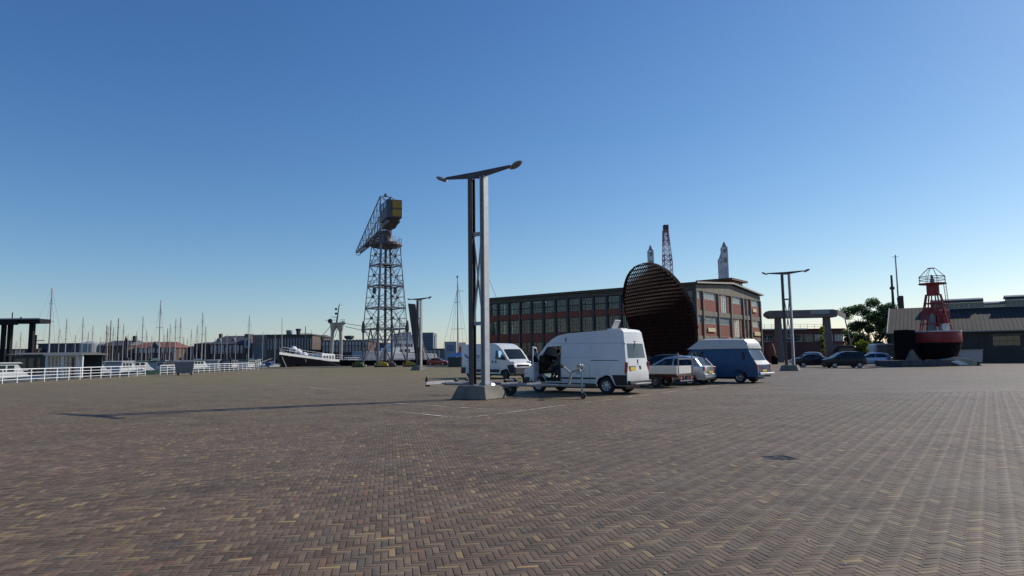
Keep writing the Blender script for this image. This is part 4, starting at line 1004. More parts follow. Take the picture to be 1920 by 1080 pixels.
# ================================================================== DISC SCULPTURE
CORT = mat('weathered_steel', (.026,.009,.008), .9, 0, var=.45, scale=1.5, bump=.3, spec=.2)
n_ = Vector((.76*.977+.57*.211, -.76*.211+.57*.977, .31)).normalized(); e1 = Vector((n_.y,-n_.x,0)).normalized()*1; e2 = n_.cross(e1).normalized()
if e2.z < 0: e2 = -e2
Dc = P(1238, 588, 75)
Md = Matrix((( e1.x,e2.x,n_.x,Dc.x),(e1.y,e2.y,n_.y,Dc.y),(e1.z,e2.z,n_.z,0),(0,0,0,1)))
ds = bpy.data.objects.new('disc_sculpture', None); col.objects.link(ds); tag(ds, 'huge tilted round lattice disc of rusty dark steel in front of the factory', 'sculpture'); ds.location = (Dc.x, Dc.y, 0)
Mloc = Matrix.Translation((0,0,Dc.z)) @ Matrix(((e1.x,e2.x,n_.x,0),(e1.y,e2.y,n_.y,0),(e1.z,e2.z,n_.z,0),(0,0,0,1)))
RD = 5.85
def dn(a, b): return -.020*(a*a+b*b)+.35
def slat(fixed, horiz, dep, thk):
    half = math.sqrt(max(0, RD*RD-fixed*fixed))-.02; N = 16; vs = []
    for i in range(N+1):
        t = -half+2*half*i/N; a, b = (t, fixed) if horiz else (fixed, t); k = dn(a, b)
        for s1 in (-thk/2, thk/2):
            for s2 in (-dep/2, dep/2):                 # each plate stands square to the curved shell
                aa, bb = (a, b+s1-.04*b*s2) if horiz else (a+s1+(.05*a*(b > 0)-.21*max(b, 0))*s2, b); vs.append(Mloc @ Vector((aa, bb, k+s2)))
    fs = []
    for i in range(N):
        o = i*4; p = o+4
        fs += [(o,o+1,p+1,p),(o+2,p+2,p+3,o+3),(o+1,o+3,p+3,p+1),(o,p,p+2,o+2)]
    fs += [(0,2,3,1),(N*4,N*4+1,N*4+3,N*4+2)]
    return MB().add(vs, fs)
b = -RD+.30
while b < RD-.1: slat(b, True, .46, .09).build('horizontal_plate', CORT, ds); b += .40
a = -RD+.2
while a < RD-.1: slat(a, False, .60, .075).build('upright_plate', CORT, ds); a += .31
rim = MB(); N = 72; vs = []
for i in range(N):
    t = 2*math.pi*i/N
    for rr, dd in ((RD-.03,-.20),(RD+.03,-.20),(RD+.03,.20),(RD-.03,.20)):
        vs.append(Mloc @ Vector((rr*math.cos(t), rr*math.sin(t), dn(RD,0)+dd)))
rim.add(vs, [(i*4+k, i*4+(k+1)%4, ((i+1)%N)*4+(k+1)%4, ((i+1)%N)*4+k) for i in range(N) for k in range(4)]); rim.build('rim_ring', CORT, ds)
pl_ = MB(); pl_.box(-2.6, 2.6, -2.2, 2.2, 0, .5, Matrix.Translation((1.2,-.2,0)) @ Matrix.Rotation(R(-35),4,'Z')); pl_.build('plinth', CONCD, ds, bevel=.03)
for s in (-1, 1): MB().bar(Mloc @ Vector((s*2.4,-3.6,.3)), Vector((3.2+s*1.0, 1.0-s*2.0, .5)), .3).build('prop', CORT, ds)

# ================================================================== CONCRETE PORTAL
Yp = 118
pt = thing('concrete_portal', 'tall grey concrete portal with two tapered legs carrying a thick box beam', 'portal', (PX(1463,Yp,1),Yp,0), R(-10))
CP = mat('portal_concrete', (.17,.15,.14), .9, var=.22, scale=.5, streak=True)
span = (PX(1549,Yp,1)-PX(1463,Yp,1))
zb_ = PZ(597, pt.location.x, Yp); zt_ = PZ(582, pt.location.x, Yp)-.1
for k, x in enumerate((0, span)):
    m = MB(); wb, wt = .68, .50
    m.add([(x-wb,-1.5,0),(x+wb*.55,-1.5,0),(x+wb*.9,1.5,0),(x-wb,1.5,0),(x-wt,-.9,zb_),(x+wt*.6,-.9,zb_),(x+wt*.7,.9,zb_),(x-wt,.9,zb_)], [(3,2,1,0),(4,5,6,7),(0,1,5,4),(1,2,6,5),(2,3,7,6),(3,0,4,7)])
    m.build('leg', CP, pt, bevel=.04)
bm_ = MB(); x0, x1 = -2.2, span+1.3
bm_.prism([(x0,zb_+.5),(x0+.7,zb_),(x1-.1,zb_),(x1,zb_+.35),(x1,zt_-.2),(x1-.6,zt_),(x0+.4,zt_),(x0,zt_-.4)], -1.6, 1.6, lambda a,b,h: (a,h,b)); bm_.build('box_beam', CP, pt, bevel=.05)
sd2 = MB(); sd2.add([(x1,-1.6,zb_+.2),(x1+2.6,3.0,zb_-.2),(x1+2.6,3.4,zb_+.2),(x1,-1.2,zb_+.6),(x1,-1.6,zt_-.1),(x1+2.6,3.0,zb_+.7),(x1+2.6,3.4,zb_+.7),(x1,1.6,zt_-.1)],[(0,1,5,4),(4,5,6,7),(3,2,6,7),(0,3,2,1),(1,2,6,5),(0,4,7,3)]); sd2.build('canopy_end', CP, pt)
MB().box(x1-4.3, x1-1.3, -1.66, -1.61, zb_+.55, zt_-.12).build('pale_panel', mat('pale_panel', (.34,.36,.33), .7), pt)
MB().tube((x1+2.4,3.0,zb_), (x1+3.6,3.0,0), .10, 8).build('drain_pipe', GALV, pt)

# ================================================================== LOW BRICK BUILDING ON THE RIGHT
Yl = 150
lb = thing('low_brick_building', 'low two storey dark brick building with a flat white edged roof behind the portal', 'building', (PX(1395,Yl,3),Yl,0), R(4))
Wd = (PX(1592,Yl,3)-PX(1395,Yl,3)); Hl = 6.6
MB().box(0, Wd, .25, 10, 0, 4.0).build('wall', DBR, lb); MB().box(0, Wd, .25, 10, 5.55, Hl).build('upper_wall', DBR, lb)
MB().box(.2, Wd-.2, 1.0, 9.8, 4.0, 5.55).build('core', mat('inner_plaster', (.16,.16,.15), .9), lb)
MB().box(-.5, Wd*.62, -.5, 10.3, Hl, Hl+.28).build('roof_edge', mat('white_trim', (.6,.62,.62), .6), lb)
MB().box(Wd*.62+.003, Wd+.2, -.2, 10.3, Hl, Hl+.22).build('parapet', DBR, lb)
nW = 10
for k in range(nW):
    w_ = Wd/nW-.3; put_window(lb, window_unit(w_, 1.55, 3, 2, WINF if k > 6 else WHITE), pane_mesh(w_, 1.55, BGLASS if k < 7 else FROST), (k*Wd/nW+.15, .45, 4.0), 0)
    MB().box(k*Wd/nW-.12, k*Wd/nW+.12, .24, .6, 4.0, 5.55).build('pier', DBR, lb)
rl = MB()
for z in (.5, 1.0): rl.bar((2,1,Hl+.2+z), (Wd-3,1,Hl+.2+z), .05)
for k in range(12): rl.bar((2+k*(Wd-5)/11,1,Hl+.22), (2+k*(Wd-5)/11,1,Hl+1.2), .05)
rl.build('roof_railing', GALV, lb)
un = MB()
rr_ = random.Random(4)
for k in range(14): x = .6+k*.30; un.box(x, x+.25+.1*rr_.random(), 3, 4, Hl+.28, Hl+.9+.9*rr_.random())
un.build('roof_machinery', mat('grey_machinery', (.12,.12,.13), .7), lb)

# ================================================================== SHED ON THE RIGHT
sa_, sb_ = Vector((PX(1672,92,1),92,0)), Vector((PX(1920,84.5,1),84.5,0)); ang = math.atan2(sb_.y-sa_.y, sb_.x-sa_.x); Ls = (sb_-sa_).length+14
sh = thing('shed', 'long low dark shed with a grey tiled roof and raised skylights along the ridge', 'building', sa_, ang)
He, Hr, Dp = 4.15, 7.7, 18.0
SW = brickwall('shed_brick', (.050,.046,.042), (.070,.062,.055), (.05,.05,.05))
ops = [(11.2,14.1,2.1,3.4,'w'),(14.3,15.7,.9,1.7,'w'),(16.4,19.2,0,3.3,'d'),(22,25,2.0,3.5,'w')]
xs_ = 0
for (o0, o1, z0_, z1_, kd) in ops:
    MB().box(xs_, o0, 0, .3, 0, He).build('wall', SW, sh)
    if z0_ > 0: MB().box(o0, o1, 0, .3, 0, z0_).build('wall', SW, sh)
    MB().box(o0, o1, 0, .3, z1_, He).build('wall', SW, sh)
    if kd == 'w':
        put_window(sh, window_unit(o1-o0, z1_-z0_, 4, 2, DARKST), pane_mesh(o1-o0, z1_-z0_, BGLASS), (o0, .18, z0_), 0)
        MB().box(o0-.2, o1+.2, -.10, -.002, z1_+.02 if o0 < 16 else z0_-.10, z1_+.14 if o0 < 16 else z0_).build('sill', CONC, sh)
    else: MB().box(o0, o1, .2, .26, 0, z1_).build('sliding_door', mat('brown_door', (.05,.03,.025), .7, streak=True), sh)
    xs_ = o1
MB().box(xs_, Ls, 0, .3, 0, He).build('wall', SW, sh)
MB().box(.302, Ls, Dp-.3, Dp, 0, He).build('rear_wall', SW, sh)
for k in range(9):
    x = 2+k*4.05
    if not any(o[0]-.4 < x < o[1]+.4 for o in ops): MB().box(x-.2, x+.2, -.12, -.002, 0, He-.05).build('pier', SW, sh)
MB().box(.002, .3, .302, Dp, 0, He).build('end_wall', SW, sh); MB().prism([(.302,He),(Dp,He),(Dp/2,Hr-.1)], .01, .28, lambda a,b,h: (h,a,b)).build('gable', SW, sh)
RT = mat('grey_roof_sheeting', (.046,.042,.039), .9, var=.28, scale=.8, streak=True, bump=.4)
ro = MB(); nr = 60
for k in range(nr):                                # corrugated sheets, laid side by side
    x0 = -.35+k*(Ls+.5)/nr; x1 = x0+(Ls+.5)/nr-.03; dz_ = rnd.uniform(-.012,.012)
    me_ = MB(); me_.prism([(-.5,He-.20),(Dp/2,Hr),(Dp/2,Hr+.10),(-.55,He-.09)], x0, x1, lambda a,b,h: (h,a,b+dz_)); me_.build('roof_sheet', RT, sh)
MB().prism([(Dp/2+.01,Hr),(Dp+.5,He-.2),(Dp+.5,He-.1),(Dp/2+.01,Hr+.1)], -.35, Ls, lambda a,b,h: (h,a,b)).build('rear_roof', RT, sh)
MB().bar((-.3,-.62,He-.16), (Ls,-.62,He-.16), .14, .12).build('gutter', mat('gutter_grey', (.22,.23,.24), .5), sh)
MB().box(-.42, -.30, -.55, -.40, He-.2, He).build('verge_end', WHITE, sh); MB().bar((-.36,-.5,He-.10), (-.36,Dp/2,Hr+.14), .08, .14).build('verge_board', mat('white_trim', (.6,.62,.62), .6), sh)
MNT = mat('monitor_dark', (.05,.07,.11), .55, .2, var=.2)
k0 = 9.2
for (x0, x1, hh) in ((6.6,11.2,0.95),(14.4,19.9,1.15),(21.9,27.0,1.2)):
    pass
segs = [(4.8,11.0,1.05,.30),(11.0,13.4,.75,0),(13.4,20.5,1.15,.35),(20.5,23.0,.75,0)]
for (x0, x1, hw, ex) in segs:
    put_window(sh, window_unit(x1-x0, hw-.15, max(2,int((x1-x0)/.55)), 1, WINF, .10), pane_mesh(x1-x0, hw-.15, BGLASS if ex else FROST), (x0, Dp/2-1.2, Hr-.35), 0)
    MB().prism([(-1.7,.62),(0,.92),(1.7,.62),(1.7,.5+ .0),(0,.8),(-1.7,.5)], x0, x1, lambda a,b,h: (h,Dp/2+a,Hr-.5+hw-.15-.5+b+ex)).build('monitor_roof', MNT, sh)
    if ex: MB().box(x0+.01, x1-.01, Dp/2-1.26, Dp/2-1.14, Hr-.5+hw, Hr-.5+hw+ex+.03).build('monitor_fascia', MNT, sh)
    MB().box(x0+.01, x1-.01, Dp/2-1.10, Dp/2+1.1, Hr-.5, Hr-.5+hw-.1).build('monitor_box', MNT, sh)
# masts rising behind the shed
def mastpost(name, label, cat, px, y0, y1, Y, r, m, bits=()):
    X = PX(px, Y, 5); zt = PZ(y0, X, Y); t = thing(name, label, cat, (X, Y, 0))
    MB().tube((0,0,0), (0,0,zt), r, 8, r*.5).build('pole', m, t, smooth=True)
    return t, zt
DKW = mat('dark_timber', (.045,.035,.03), .7, var=.3)
t, zt = mastpost('ship_mast', 'short dark wooden mast between the tree and the shed roof', 'mast', 1678, 516, 640, 104, .30, DKW)
MB().lathe([(.34,0),(.36,.3),(.2,.5)], 8, Matrix.Translation((0,0,zt-2.2))).build('mast_band', DKW, t)
t, zt = mastpost('flag_mast', 'tall thin pale mast rising behind the left end of the shed', 'mast', 1688, 478, 640, 104, .17, GALV)
MB().tube((0,0,zt-6.6), (.5,0,zt-13), .2, 8, .3).build('lower_mast', DKW, t); MB().box(.1,.75,-.2,.2,zt-9.3,zt-6.3).build('rolled_sail', DKW, t, bevel=.1)
MB().bar((-.5,0,zt-.3), (.5,0,zt-.3), .06).build('spreader', GALV, t)

# ================================================================== RED LIGHT TOWER BUOY
Yr = 73; Xr = PX(1757,Yr,2); RP = mat('buoy_red_paint', (.23,.019,.023), .55, var=.3, scale=1.5, streak=True); HB = mat('hull_black', (.005,.005,.007), .85, var=.4, spec=.12)
zf = lambda py: PZ(py, Xr, Yr)
bt_ = thing('light_buoy', 'large red light buoy with a lattice tower and round gallery cage standing on a plinth', 'buoy', (Xr,Yr,0), R(10))
zd = zf(623)
MB().lathe([(2.27,2.45),(2.32,2.55),(2.32,zd-.12),(2.28,zd)], 32).build('red_hull', RP, bt_, smooth=True)
MB().lathe([(1.35,.72),(1.75,1.0),(2.08,1.7),(2.24,2.45)], 32).build('black_hull', HB, bt_, smooth=True)
MB().lathe([(2.10,zd+.003),(2.34,zd+.01),(2.34,zd+.12),(2.10,zd+.13)], 32, closed=True).build('deck_rim', mat('dirty_white', (.5,.5,.5), .6, var=.2), bt_, smooth=True)
MB().lathe([(.05,zd+.01),(2.09,zd+.01),(2.09,zd+.06),(.05,zd+.1)], 32).build('deck', mat('dirty_white', (.5,.5,.5), .6), bt_)
zA, zB, zC = zf(591), zf(569), zf(553); zG = zf(533); zcg = zf(519); ztop = zf(503)
rad = lambda z: 1.52+(z-zd)*(0.72-1.52)/(zC-zd)
for k in range(8):
    a = 2*math.pi*(k+.35)/8; MB().bar((rad(zd)*math.cos(a),rad(zd)*math.sin(a),zd+.1), (rad(zC)*math.cos(a),rad(zC)*math.sin(a),zC), .11, .11).build('tower_leg', RP, bt_)
for z in (zd+.9, zA, zA+.7, zB, zC):
    prof = [(rad(z)-.05,z-.05),(rad(z)+.05,z-.05),(rad(z)+.05,z+.05),(rad(z)-.05,z+.05)]; MB().lathe(prof, 16, closed=True).build('hoop', RP, bt_)
MB().box(-.35,1.0,-.95,.3,zd+.6,zA+.5).build('equipment_cabin', RP, bt_, bevel=.04)
for k in range(5): MB().bar((-.62+k*.16,-1.12,zd+.4), (-.62+k*.16,-1.02,zA), .045).build('grille_bar', RP, bt_)
MB().box(-1.05,-.60,-.8,.0,zd+.15,zd+1.9).build('battery_box', mat('box_grey', (.20,.21,.22), .6), bt_, bevel=.03)
MB().box(.80,1.15,-.6,.1,zd+.15,zA-.1).build('white_panel', mat('dirty_white', (.5,.5,.5), .6), bt_)
MB().box(-.5,.35,-1.5,-1.0,zd+.14,zd+.85).build('deck_box', mat('dirty_white', (.5,.5,.5), .6), bt_, bevel=.02)
MB().lathe([(.62,zC),(.60,zC+.2),(.60,zG-.12),(.75,zG-.02)], 20).build('lantern_drum', RP, bt_, smooth=True)
MB().lathe([(.05,zG-.02),(1.30,zG-.02),(1.32,zG+.10),(.05,zG+.10)], 16).build('gallery', RP, bt_)
cg = MB(); nn_ = 8
CGM = mat('cage_dark_red', (.10,.02,.025), .6)
for k in range(nn_):
    a = 2*math.pi*(k+.5)/nn_; p = lambda r_, z: (r_*math.cos(a), r_*math.sin(a), z)
    MB().path([p(1.27,zG+.1), p(1.27,zcg), p(.34,ztop)], .024, 5).build('cage_bar', CGM, bt_)
for z, r_ in ((zG+.45,1.27),(zG+.8,1.27),(zcg,1.27),(ztop,.34)):
    MB().lathe([(r_-.03,z-.03),(r_+.03,z-.03),(r_+.03,z+.03),(r_-.03,z+.03)], nn_, Matrix.Rotation(math.pi/nn_,4,'Z'), closed=True).build('cage_ring', CGM, bt_)
MB().lathe([(.22,zG+.1),(.22,zG+.5),(.14,zG+.6),(.14,zG+.95),(.05,zG+1.05)], 12).build('lantern', GALV, bt_, smooth=True)
ld = MB()
for s in (-.16,.16): ld.bar((1.25,s-.5,zd+2.5), (1.05,s-.5,zG), .04)
for k in range(18): z = zd+2.6+k*.3; 
for k in range(16): z = zd+2.6+(zG-zd-2.7)*k/15; x = 1.25-.2*k/15; ld.bar((x,-.66,z), (x,-.34,z), .03)
ld.build('ladder', RP, bt_)
for k in range(4):
    a = R(45+90*k); MB().bar((1.3*math.cos(a),1.3*math.sin(a),.5), (1.5*math.cos(a),1.5*math.sin(a),1.1), .3).build('support_leg', HB, bt_)
plb = thing('plinth', 'wide low dark plinth with a pale sloping right end under the red buoy', 'plinth', (Xr, Yr, 0), R(3))
xl, xr_ = PX(1672,72,.5)-Xr, PX(1828,72,.5)-Xr
MB().box(xl, xr_-2.6, -2.2, 2.4, 0, .62).build('base', mat('plinth_dark', (.07,.075,.08), .8, var=.3), plb, bevel=.03)
MB().prism([(xr_-4.6,.625),(xr_-2.9,.95),(xr_-1.2,.72),(xr_,.0),(xr_-2.6,.0),(xr_-2.6,.625)], -2.2, -1.2, lambda a,b,h: (a,h,b)).build('sloping_end', mat('plinth_pale', (.30,.29,.25), .9, var=.25), plb, bevel=.02)
MB().prism([(xr_-3.5,.50),(xr_-2.7,.62),(xr_-1.55,.20),(xr_-2.4,.10)], -2.26, -2.205, lambda a,b,h: (a,h,b)).build('white_board', WHITE, plb)
hp_ = thing('hull_section', 'tall black steel hull section standing left of the red buoy', 'hull section', (PX(1700,72.5,1),72.5,0), R(12))
MB().prism([(-.70,.65),(-.62,3.85),(.68,3.80),(.72,.65)], -.9, .9, lambda a,b,h: (a,h*(1-.25*(a>0)),b)).build('plate', HB, hp_, bevel=.03)
for z in (1.5,2.5,3.3): MB().box(-.72,.74,-.96,-.91,z,z+.06).build('rib', HB, hp_)
MB().prism([(-1.3,.63),(.1,.63),(-.55,1.75)], -1.6, -1.2, lambda a,b,h: (a,h,b)).build('wedge_block', CONC, hp_)
sk = thing('skip', 'pale grey rectangular skip in front of the shed, right of the red buoy', 'skip', (PX(1793,80,1),80,0), R(-6))
s_ = MB(); w_ = PX(1831,80,1)-PX(1793,80,1)
s_.add([(0,-.8,.25),(w_,-.8,.25),(w_,.8,.25),(0,.8,.25),(-.15,-.9,1.65),(w_+.1,-.9,1.65),(w_+.1,.9,1.65),(-.15,.9,1.65)], [(0,1,5,4),(1,2,6,5),(2,3,7,6),(3,0,4,7),(3,2,1,0)])
s_.build('tub', mat('skip_paint', (.36,.38,.40), .5, var=.1), sk); MB().bar((-.2,-.95,1.66), (w_+.15,-.95,1.66), .10).build('tub_rim', GALV, sk)
for x in (.3, w_-.3): MB().box(x-.1, x+.1, -.7, .7, 0, .25).build('skid', BLACK, sk)
rk = thing('bollard', 'small dark bollard at the right end of the plinth', 'bollard', (PX(1832,71,1),71,0)); MB().lathe([(.12,0),(.10,.3),(.14,.4),(.05,.45)], 10).build('post', HB, rk, smooth=True)
bsb = thing('dark_container', 'dark low container left of the black hull section, behind the pale blue hatchback', 'container', (PX(1664,78,1),78,0), R(3))
MB().box(0, 1.6, 0, 2, 0, 2.35).build('box', mat('container_dark', (.035,.045,.05), .6, var=.2), bsb, bevel=.03)
MB().box(-.02, 1.62, -.03, 2.03, 2.352, 2.45).build('lid', GALV, bsb)
cv_ = thing('caravan', 'white and grey touring caravan behind the pale blue hatchback', 'caravan', (PX(1632,96,1),96,0), R(-3))
ccar = MB(); ccar.prism([(0,.6),(4.4,.6),(4.7,1.3),(4.4,2.5),(4.0,2.7),(.6,2.7),(.1,2.5),(-.1,1.4)], -1.1, 1.1, lambda a,b,h: (a,h,b)); ccar.build('body', WHITE, cv_, bevel=.10)
for x in (.5, 2.0, 3.3): MB().box(x, x+1.0, -1.13, -1.09, 1.35, 2.1).build('window', mat('dark_pane', (.02,.025,.03), .1), cv_)
make_wheel(cv_, Matrix.Translation((2.2,-.95,.33)) @ Matrix.Rotation(R(90),4,'X'), .33, .18, .6, 0)
# ================================================================== TOWER CRANE ON THE QUAY
Yc = 125; Xc = PX(722.5, Yc, 10); zc = lambda py: PZ(py, Xc, Yc)
CS = mat('crane_steel', (.22,.215,.24), .6, .2, var=.3, scale=.7); CSD = mat('crane_dark_steel', (.10,.095,.10), .6, .2, var=.3)
cr = thing('harbour_crane', 'tall lattice harbour crane with a sloping jib and a yellow machinery house', 'crane', (Xc,Yc,0))
lv = [0, zc(637), zc(617), zc(578), zc(537), zc(498), zc(460)]
def rd(z):
    return 4.15 if z <= lv[2]+.01 else 4.1+(z-lv[2])*(2.72-4.1)/(lv[6]-lv[2])
def cp(k, z): a = R(-97+90*k); return Vector((rd(z)*math.cos(a), rd(z)*math.sin(a), z))
for k in range(4):
    g1, g2 = (.42, .36) if k % 2 == 0 else (.30, .15); MB().bar(cp(k,.3), cp(k,lv[2]), g1, g1).bar(cp(k,lv[2]), cp(k,lv[6]), g2, g2).build('leg', CS, cr)
    kn = MB(); p = cp(k,lv[2]); kn.lathe([(.2,-.7),(.34,-.3),(.36,.2),(.28,.9),(.16,1.5)], 8, Matrix.Translation(p)); kn.build('knuckle', CSD, cr)
    kn = MB(); p = cp(k,0); kn.box(p.x-.55,p.x+.55,p.y-.55,p.y+.55,0,.35); kn.build('foot', CONCD, cr)
for k in range(4):
    a, b = k, (k+1) % 4
    for i, z in enumerate(lv[1:]):
        MB().bar(cp(a,z), cp(b,z), .20 if i != 0 else .14, .24 if i != 0 else .14).build('girder', CS, cr)
    # portal bracing
    mid = (cp(a,lv[2])+cp(b,lv[2]))/2
    for c in (a, b):
        MB().bar(cp(c,.4), mid, .16).build('portal_brace', CS, cr)
        MB().bar(cp(c,lv[2]), (cp(a,0)+cp(b,0))/2*.0+(cp(a,lv[1])+cp(b,lv[1]))/2, .10).build('portal_brace', CS, cr)
    for z0_, z1_ in zip(lv[2:], lv[3:]):
        MB().bar(cp(a,z0_), cp(b,z1_), .09).build('diagonal_brace', CS, cr); MB().bar(cp(b,z0_), cp(a,z1_), .09).build('diagonal_brace', CS, cr)
        zm = (z0_+z1_)/2; MB().bar(cp(a,zm), cp(b,zm), .07).build('mid_rail', CS, cr)
        g_ = (cp(a,zm)+cp(b,zm))/2; MB().box(-.22,.22,-.22,.22,-.22,.22, Matrix.Translation(g_)).build('gusset', CSD, cr)
MB().bar((0,0,1),(0,0,lv[6]), .42).build('cable_shaft', CSD, cr)
for i, z in enumerate(lv[2:6]):
    hr_ = MB()
    for k in range(4):
        a = cp(k,z)*1.0; b = cp((k+1)%4,z); a2, b2 = a+Vector((0,0,1.0)), b+Vector((0,0,1.0))
        hr_.bar(a2, b2, .05); hr_.bar(a+Vector((0,0,.5)), b+Vector((0,0,.5)), .04)
        for q in range(5): p = a.lerp(b, q/4); hr_.bar(p, p+Vector((0,0,1)), .05)
    hr_.build('handrail', CS, cr)
    MB().prism([(cp(k,z).x*.75, cp(k,z).y*.75) for k in range(4)], z+.12, z+.18).build('walkway', CSD, cr)
st_ = MB()
for i, (z0_, z1_) in enumerate(zip(lv[2:], lv[3:])):
    s = 1 if i % 2 else -1; x = rd(z0_)*.62; st_.bar((x-.9*s,-1.9,z0_), (x+.9*s,-1.9,z1_), .12, .05); st_.bar((x-.9*s,-1.2,z0_), (x+.9*s,-1.2,z1_), .12, .05)
    st_.bar((x-.9*s,-1.9,z0_+1), (x+.9*s,-1.9,z1_+1), .05); 
    for q in range(12): p = (x-.9*s+1.8*s*q/11, z0_+(z1_-z0_)*q/11); st_.bar((p[0],-1.9,p[1]), (p[0],-1.2,p[1]), .10, .03)
    st_.bar((x+1.3,-1.5,z0_), (x+1.1,-1.5,z1_), .06)
st_.build('stairs', CS, cr)
for px in (702, 741): p = P(px, 541, Yc-2); MB().box(p.x-Xc-.28, p.x-Xc+.28, -2.3, -1.8, p.z-.9, p.z+.1).build('hanging_box', CSD, cr)
# slewing platform, column
zP = lv[6]
MB().lathe([(.3,zP-.5),(2.2,zP-.45),(3.05,zP-.1),(3.0,zP+.35),(1.2,zP+.5)], 20).build('slewing_platform', CSD, cr)
hr_ = MB()
for k in range(16):
    a, b = 2*math.pi*k/16, 2*math.pi*(k+1)/16; p, q = Vector((2.95*math.cos(a),2.95*math.sin(a),zP+.3)), Vector((2.95*math.cos(b),2.95*math.sin(b),zP+.3)); u = Vector((0,0,1))
    hr_.bar(p, p+u, .05); hr_.bar(p+u, q+u, .05); hr_.bar(p+u*.5, q+u*.5, .04)
hr_.build('platform_railing', CS, cr)
zj = zc(430)
MB().lathe([(1.5,zP+.45),(1.25,zP+1.4),(1.15,zj-.4)], 12).build('slewing_column', CSD, cr, smooth=True)
for s in (-1,1): MB().bar((s*.9,-.7,zP+.4), (s*1.2,-.7,zj), .16).build('column_strut', CS, cr)
# jib: direction away to the left
tip = P(672, 474, Yc+28); J = Vector((tip.x-Xc, 28, 0)).normalized(); S = Vector((J.y,-J.x,0)); JL = math.hypot(tip.x-Xc, 28)
up_ = Vector((0,0,1)); zt0 = zj; ztip = tip.z
def jp(d, s, z): v = J*d+S*s; return Vector((v.x, v.y, z))
zap = zc(367); hw = .95
low = lambda d: zt0+(ztip-zt0)*d/JL
top = lambda d: zap+(ztip+.4-zap)*(d/JL)**1.0 if d > 0 else zap
wj = lambda d: hw*(1-.45*max(0,d)/JL)
for s in (-1, 1):
    MB().bar(jp(-7,s*hw,zt0+.2), jp(0,s*hw,zt0), .28, .30).bar(jp(0,s*hw,zt0), jp(JL,s*wj(JL),ztip), .24, .28).build('lower_chord', CS, cr)
    MB().bar(jp(.5,s*hw,zap), jp(JL,s*wj(JL),ztip+.35), .16).build('upper_chord', CS, cr)
    MB().bar(jp(.5,s*hw,zap), jp(-6.8,s*hw,zt0+3.6), .12).build('back_stay', CS, cr)
    MB().bar(jp(.5,s*hw,zap), jp(.5,s*hw,zt0), .20).build('mast_leg', CS, cr)
    N = 9
    for i in range(N):
        d0, d1 = .5+(JL-.5)*i/N, .5+(JL-.5)*(i+1)/N
        MB().bar(jp(d1,s*wj(d1),low(d1)), jp(d1,s*wj(d1),top(d1)), .10).build('jib_post', CS, cr)
        MB().bar(jp(d0,s*wj(d0),top(d0)), jp(d1,s*wj(d1),low(d1)), .08).build('jib_diagonal', CS, cr)
for i in range(15):
    d0 = JL*i/14; MB().bar(jp(d0,-wj(d0),low(d0)), jp(d0,wj(d0),low(d0)), .10).build('cross_bar', CS, cr)
    if i: d1 = JL*(i-1)/14; MB().bar(jp(d0,-wj(d0),low(d0)), jp(d1,wj(d1),low(d1)), .08).build('cross_brace', CS, cr)
for i in range(0, 10): d0 = .5+(JL-.5)*i/9; MB().bar(jp(d0,-wj(d0),top(d0)), jp(d0,wj(d0),top(d0)), .07).build('cross_bar', CS, cr)
MB().bar(jp(.5,-hw,zap), jp(.5,hw,zt0+4.5), .08).build('cross_brace', CS, cr); MB().bar(jp(.5,hw,zap), jp(.5,-hw,zt0+4.5), .08).build('cross_brace', CS, cr)
for i in range(3): d0 = 2+i*7; MB().bar(jp(d0,0,low(d0)+.12), jp(d0+6.8,0,low(d0+6.8)+.12), 1.0, .05).build('jib_walkway', CSD, cr)
MB().lathe([(.5,-.15),(.6,-.15),(.6,.15),(.5,.15)], 14, Matrix.Translation(jp(JL,0,ztip)) @ Matrix.Rotation(R(90),4,'X'), closed=True).build('sheave', CSD, cr)
# machinery house at the near end of the jib
Mh = Matrix(((S.x,J.x,0,0),(S.y,J.y,0,0),(0,0,1,0),(0,0,0,1)))
zh0, zh1 = zc(423), zc(389)
MB().box(-1.35,1.35,-7.3,-1.4,zh0+.1,zh1-.1,Mh).build('machinery_house', mat('house_grey', (.07,.08,.10), .6, var=.25), cr, bevel=.03)
fr = MB().box(-.35,1.2,-7.38,-7.31,zh0+.35,zh1-.25,Mh); fr.build('yellow_end_panel', mat('crane_yellow', (.36,.22,.02), .55, var=.12), cr)
MB().box(-.75,1.33,-7.44,-7.385,(zh0+zh1)/2-.12,(zh0+zh1)/2+.14,Mh).build('panel_band', CSD, cr)
for k in range(2): MB().box(-1.42,-1.355,-6.8+k*2.4,-5.2+k*2.4,zh1-1.4,zh1-.4,Mh).build('house_window', mat('house_pane', (.20,.26,.30), .15), cr)
MB().prism([(-7.2,zh0),(-1.2,zh0),(-1.2,zh0-.9),(-3.5,zh0-1.0)], -1.1, 1.1, lambda a,b,h: tuple(Mh @ Vector((h,a,b)))).build('house_underframe', CSD, cr)
MB().box(-1.4,-.2,.8,2.4,zP+2.6,zj-.3,Mh).build('operator_cab', mat('house_grey', (.07,.08,.10), .6), cr, bevel=.04)
hk = MB(); hk.bar(jp(.5,-.5,zap), jp(.5,.5,zap), .12); hk.lathe([(.05,0),(.25,.1),(.25,.4),(.05,.5)], 8, Matrix.Translation(jp(.5,0,zap+.05))); hk.build('mast_head', CSD, cr)

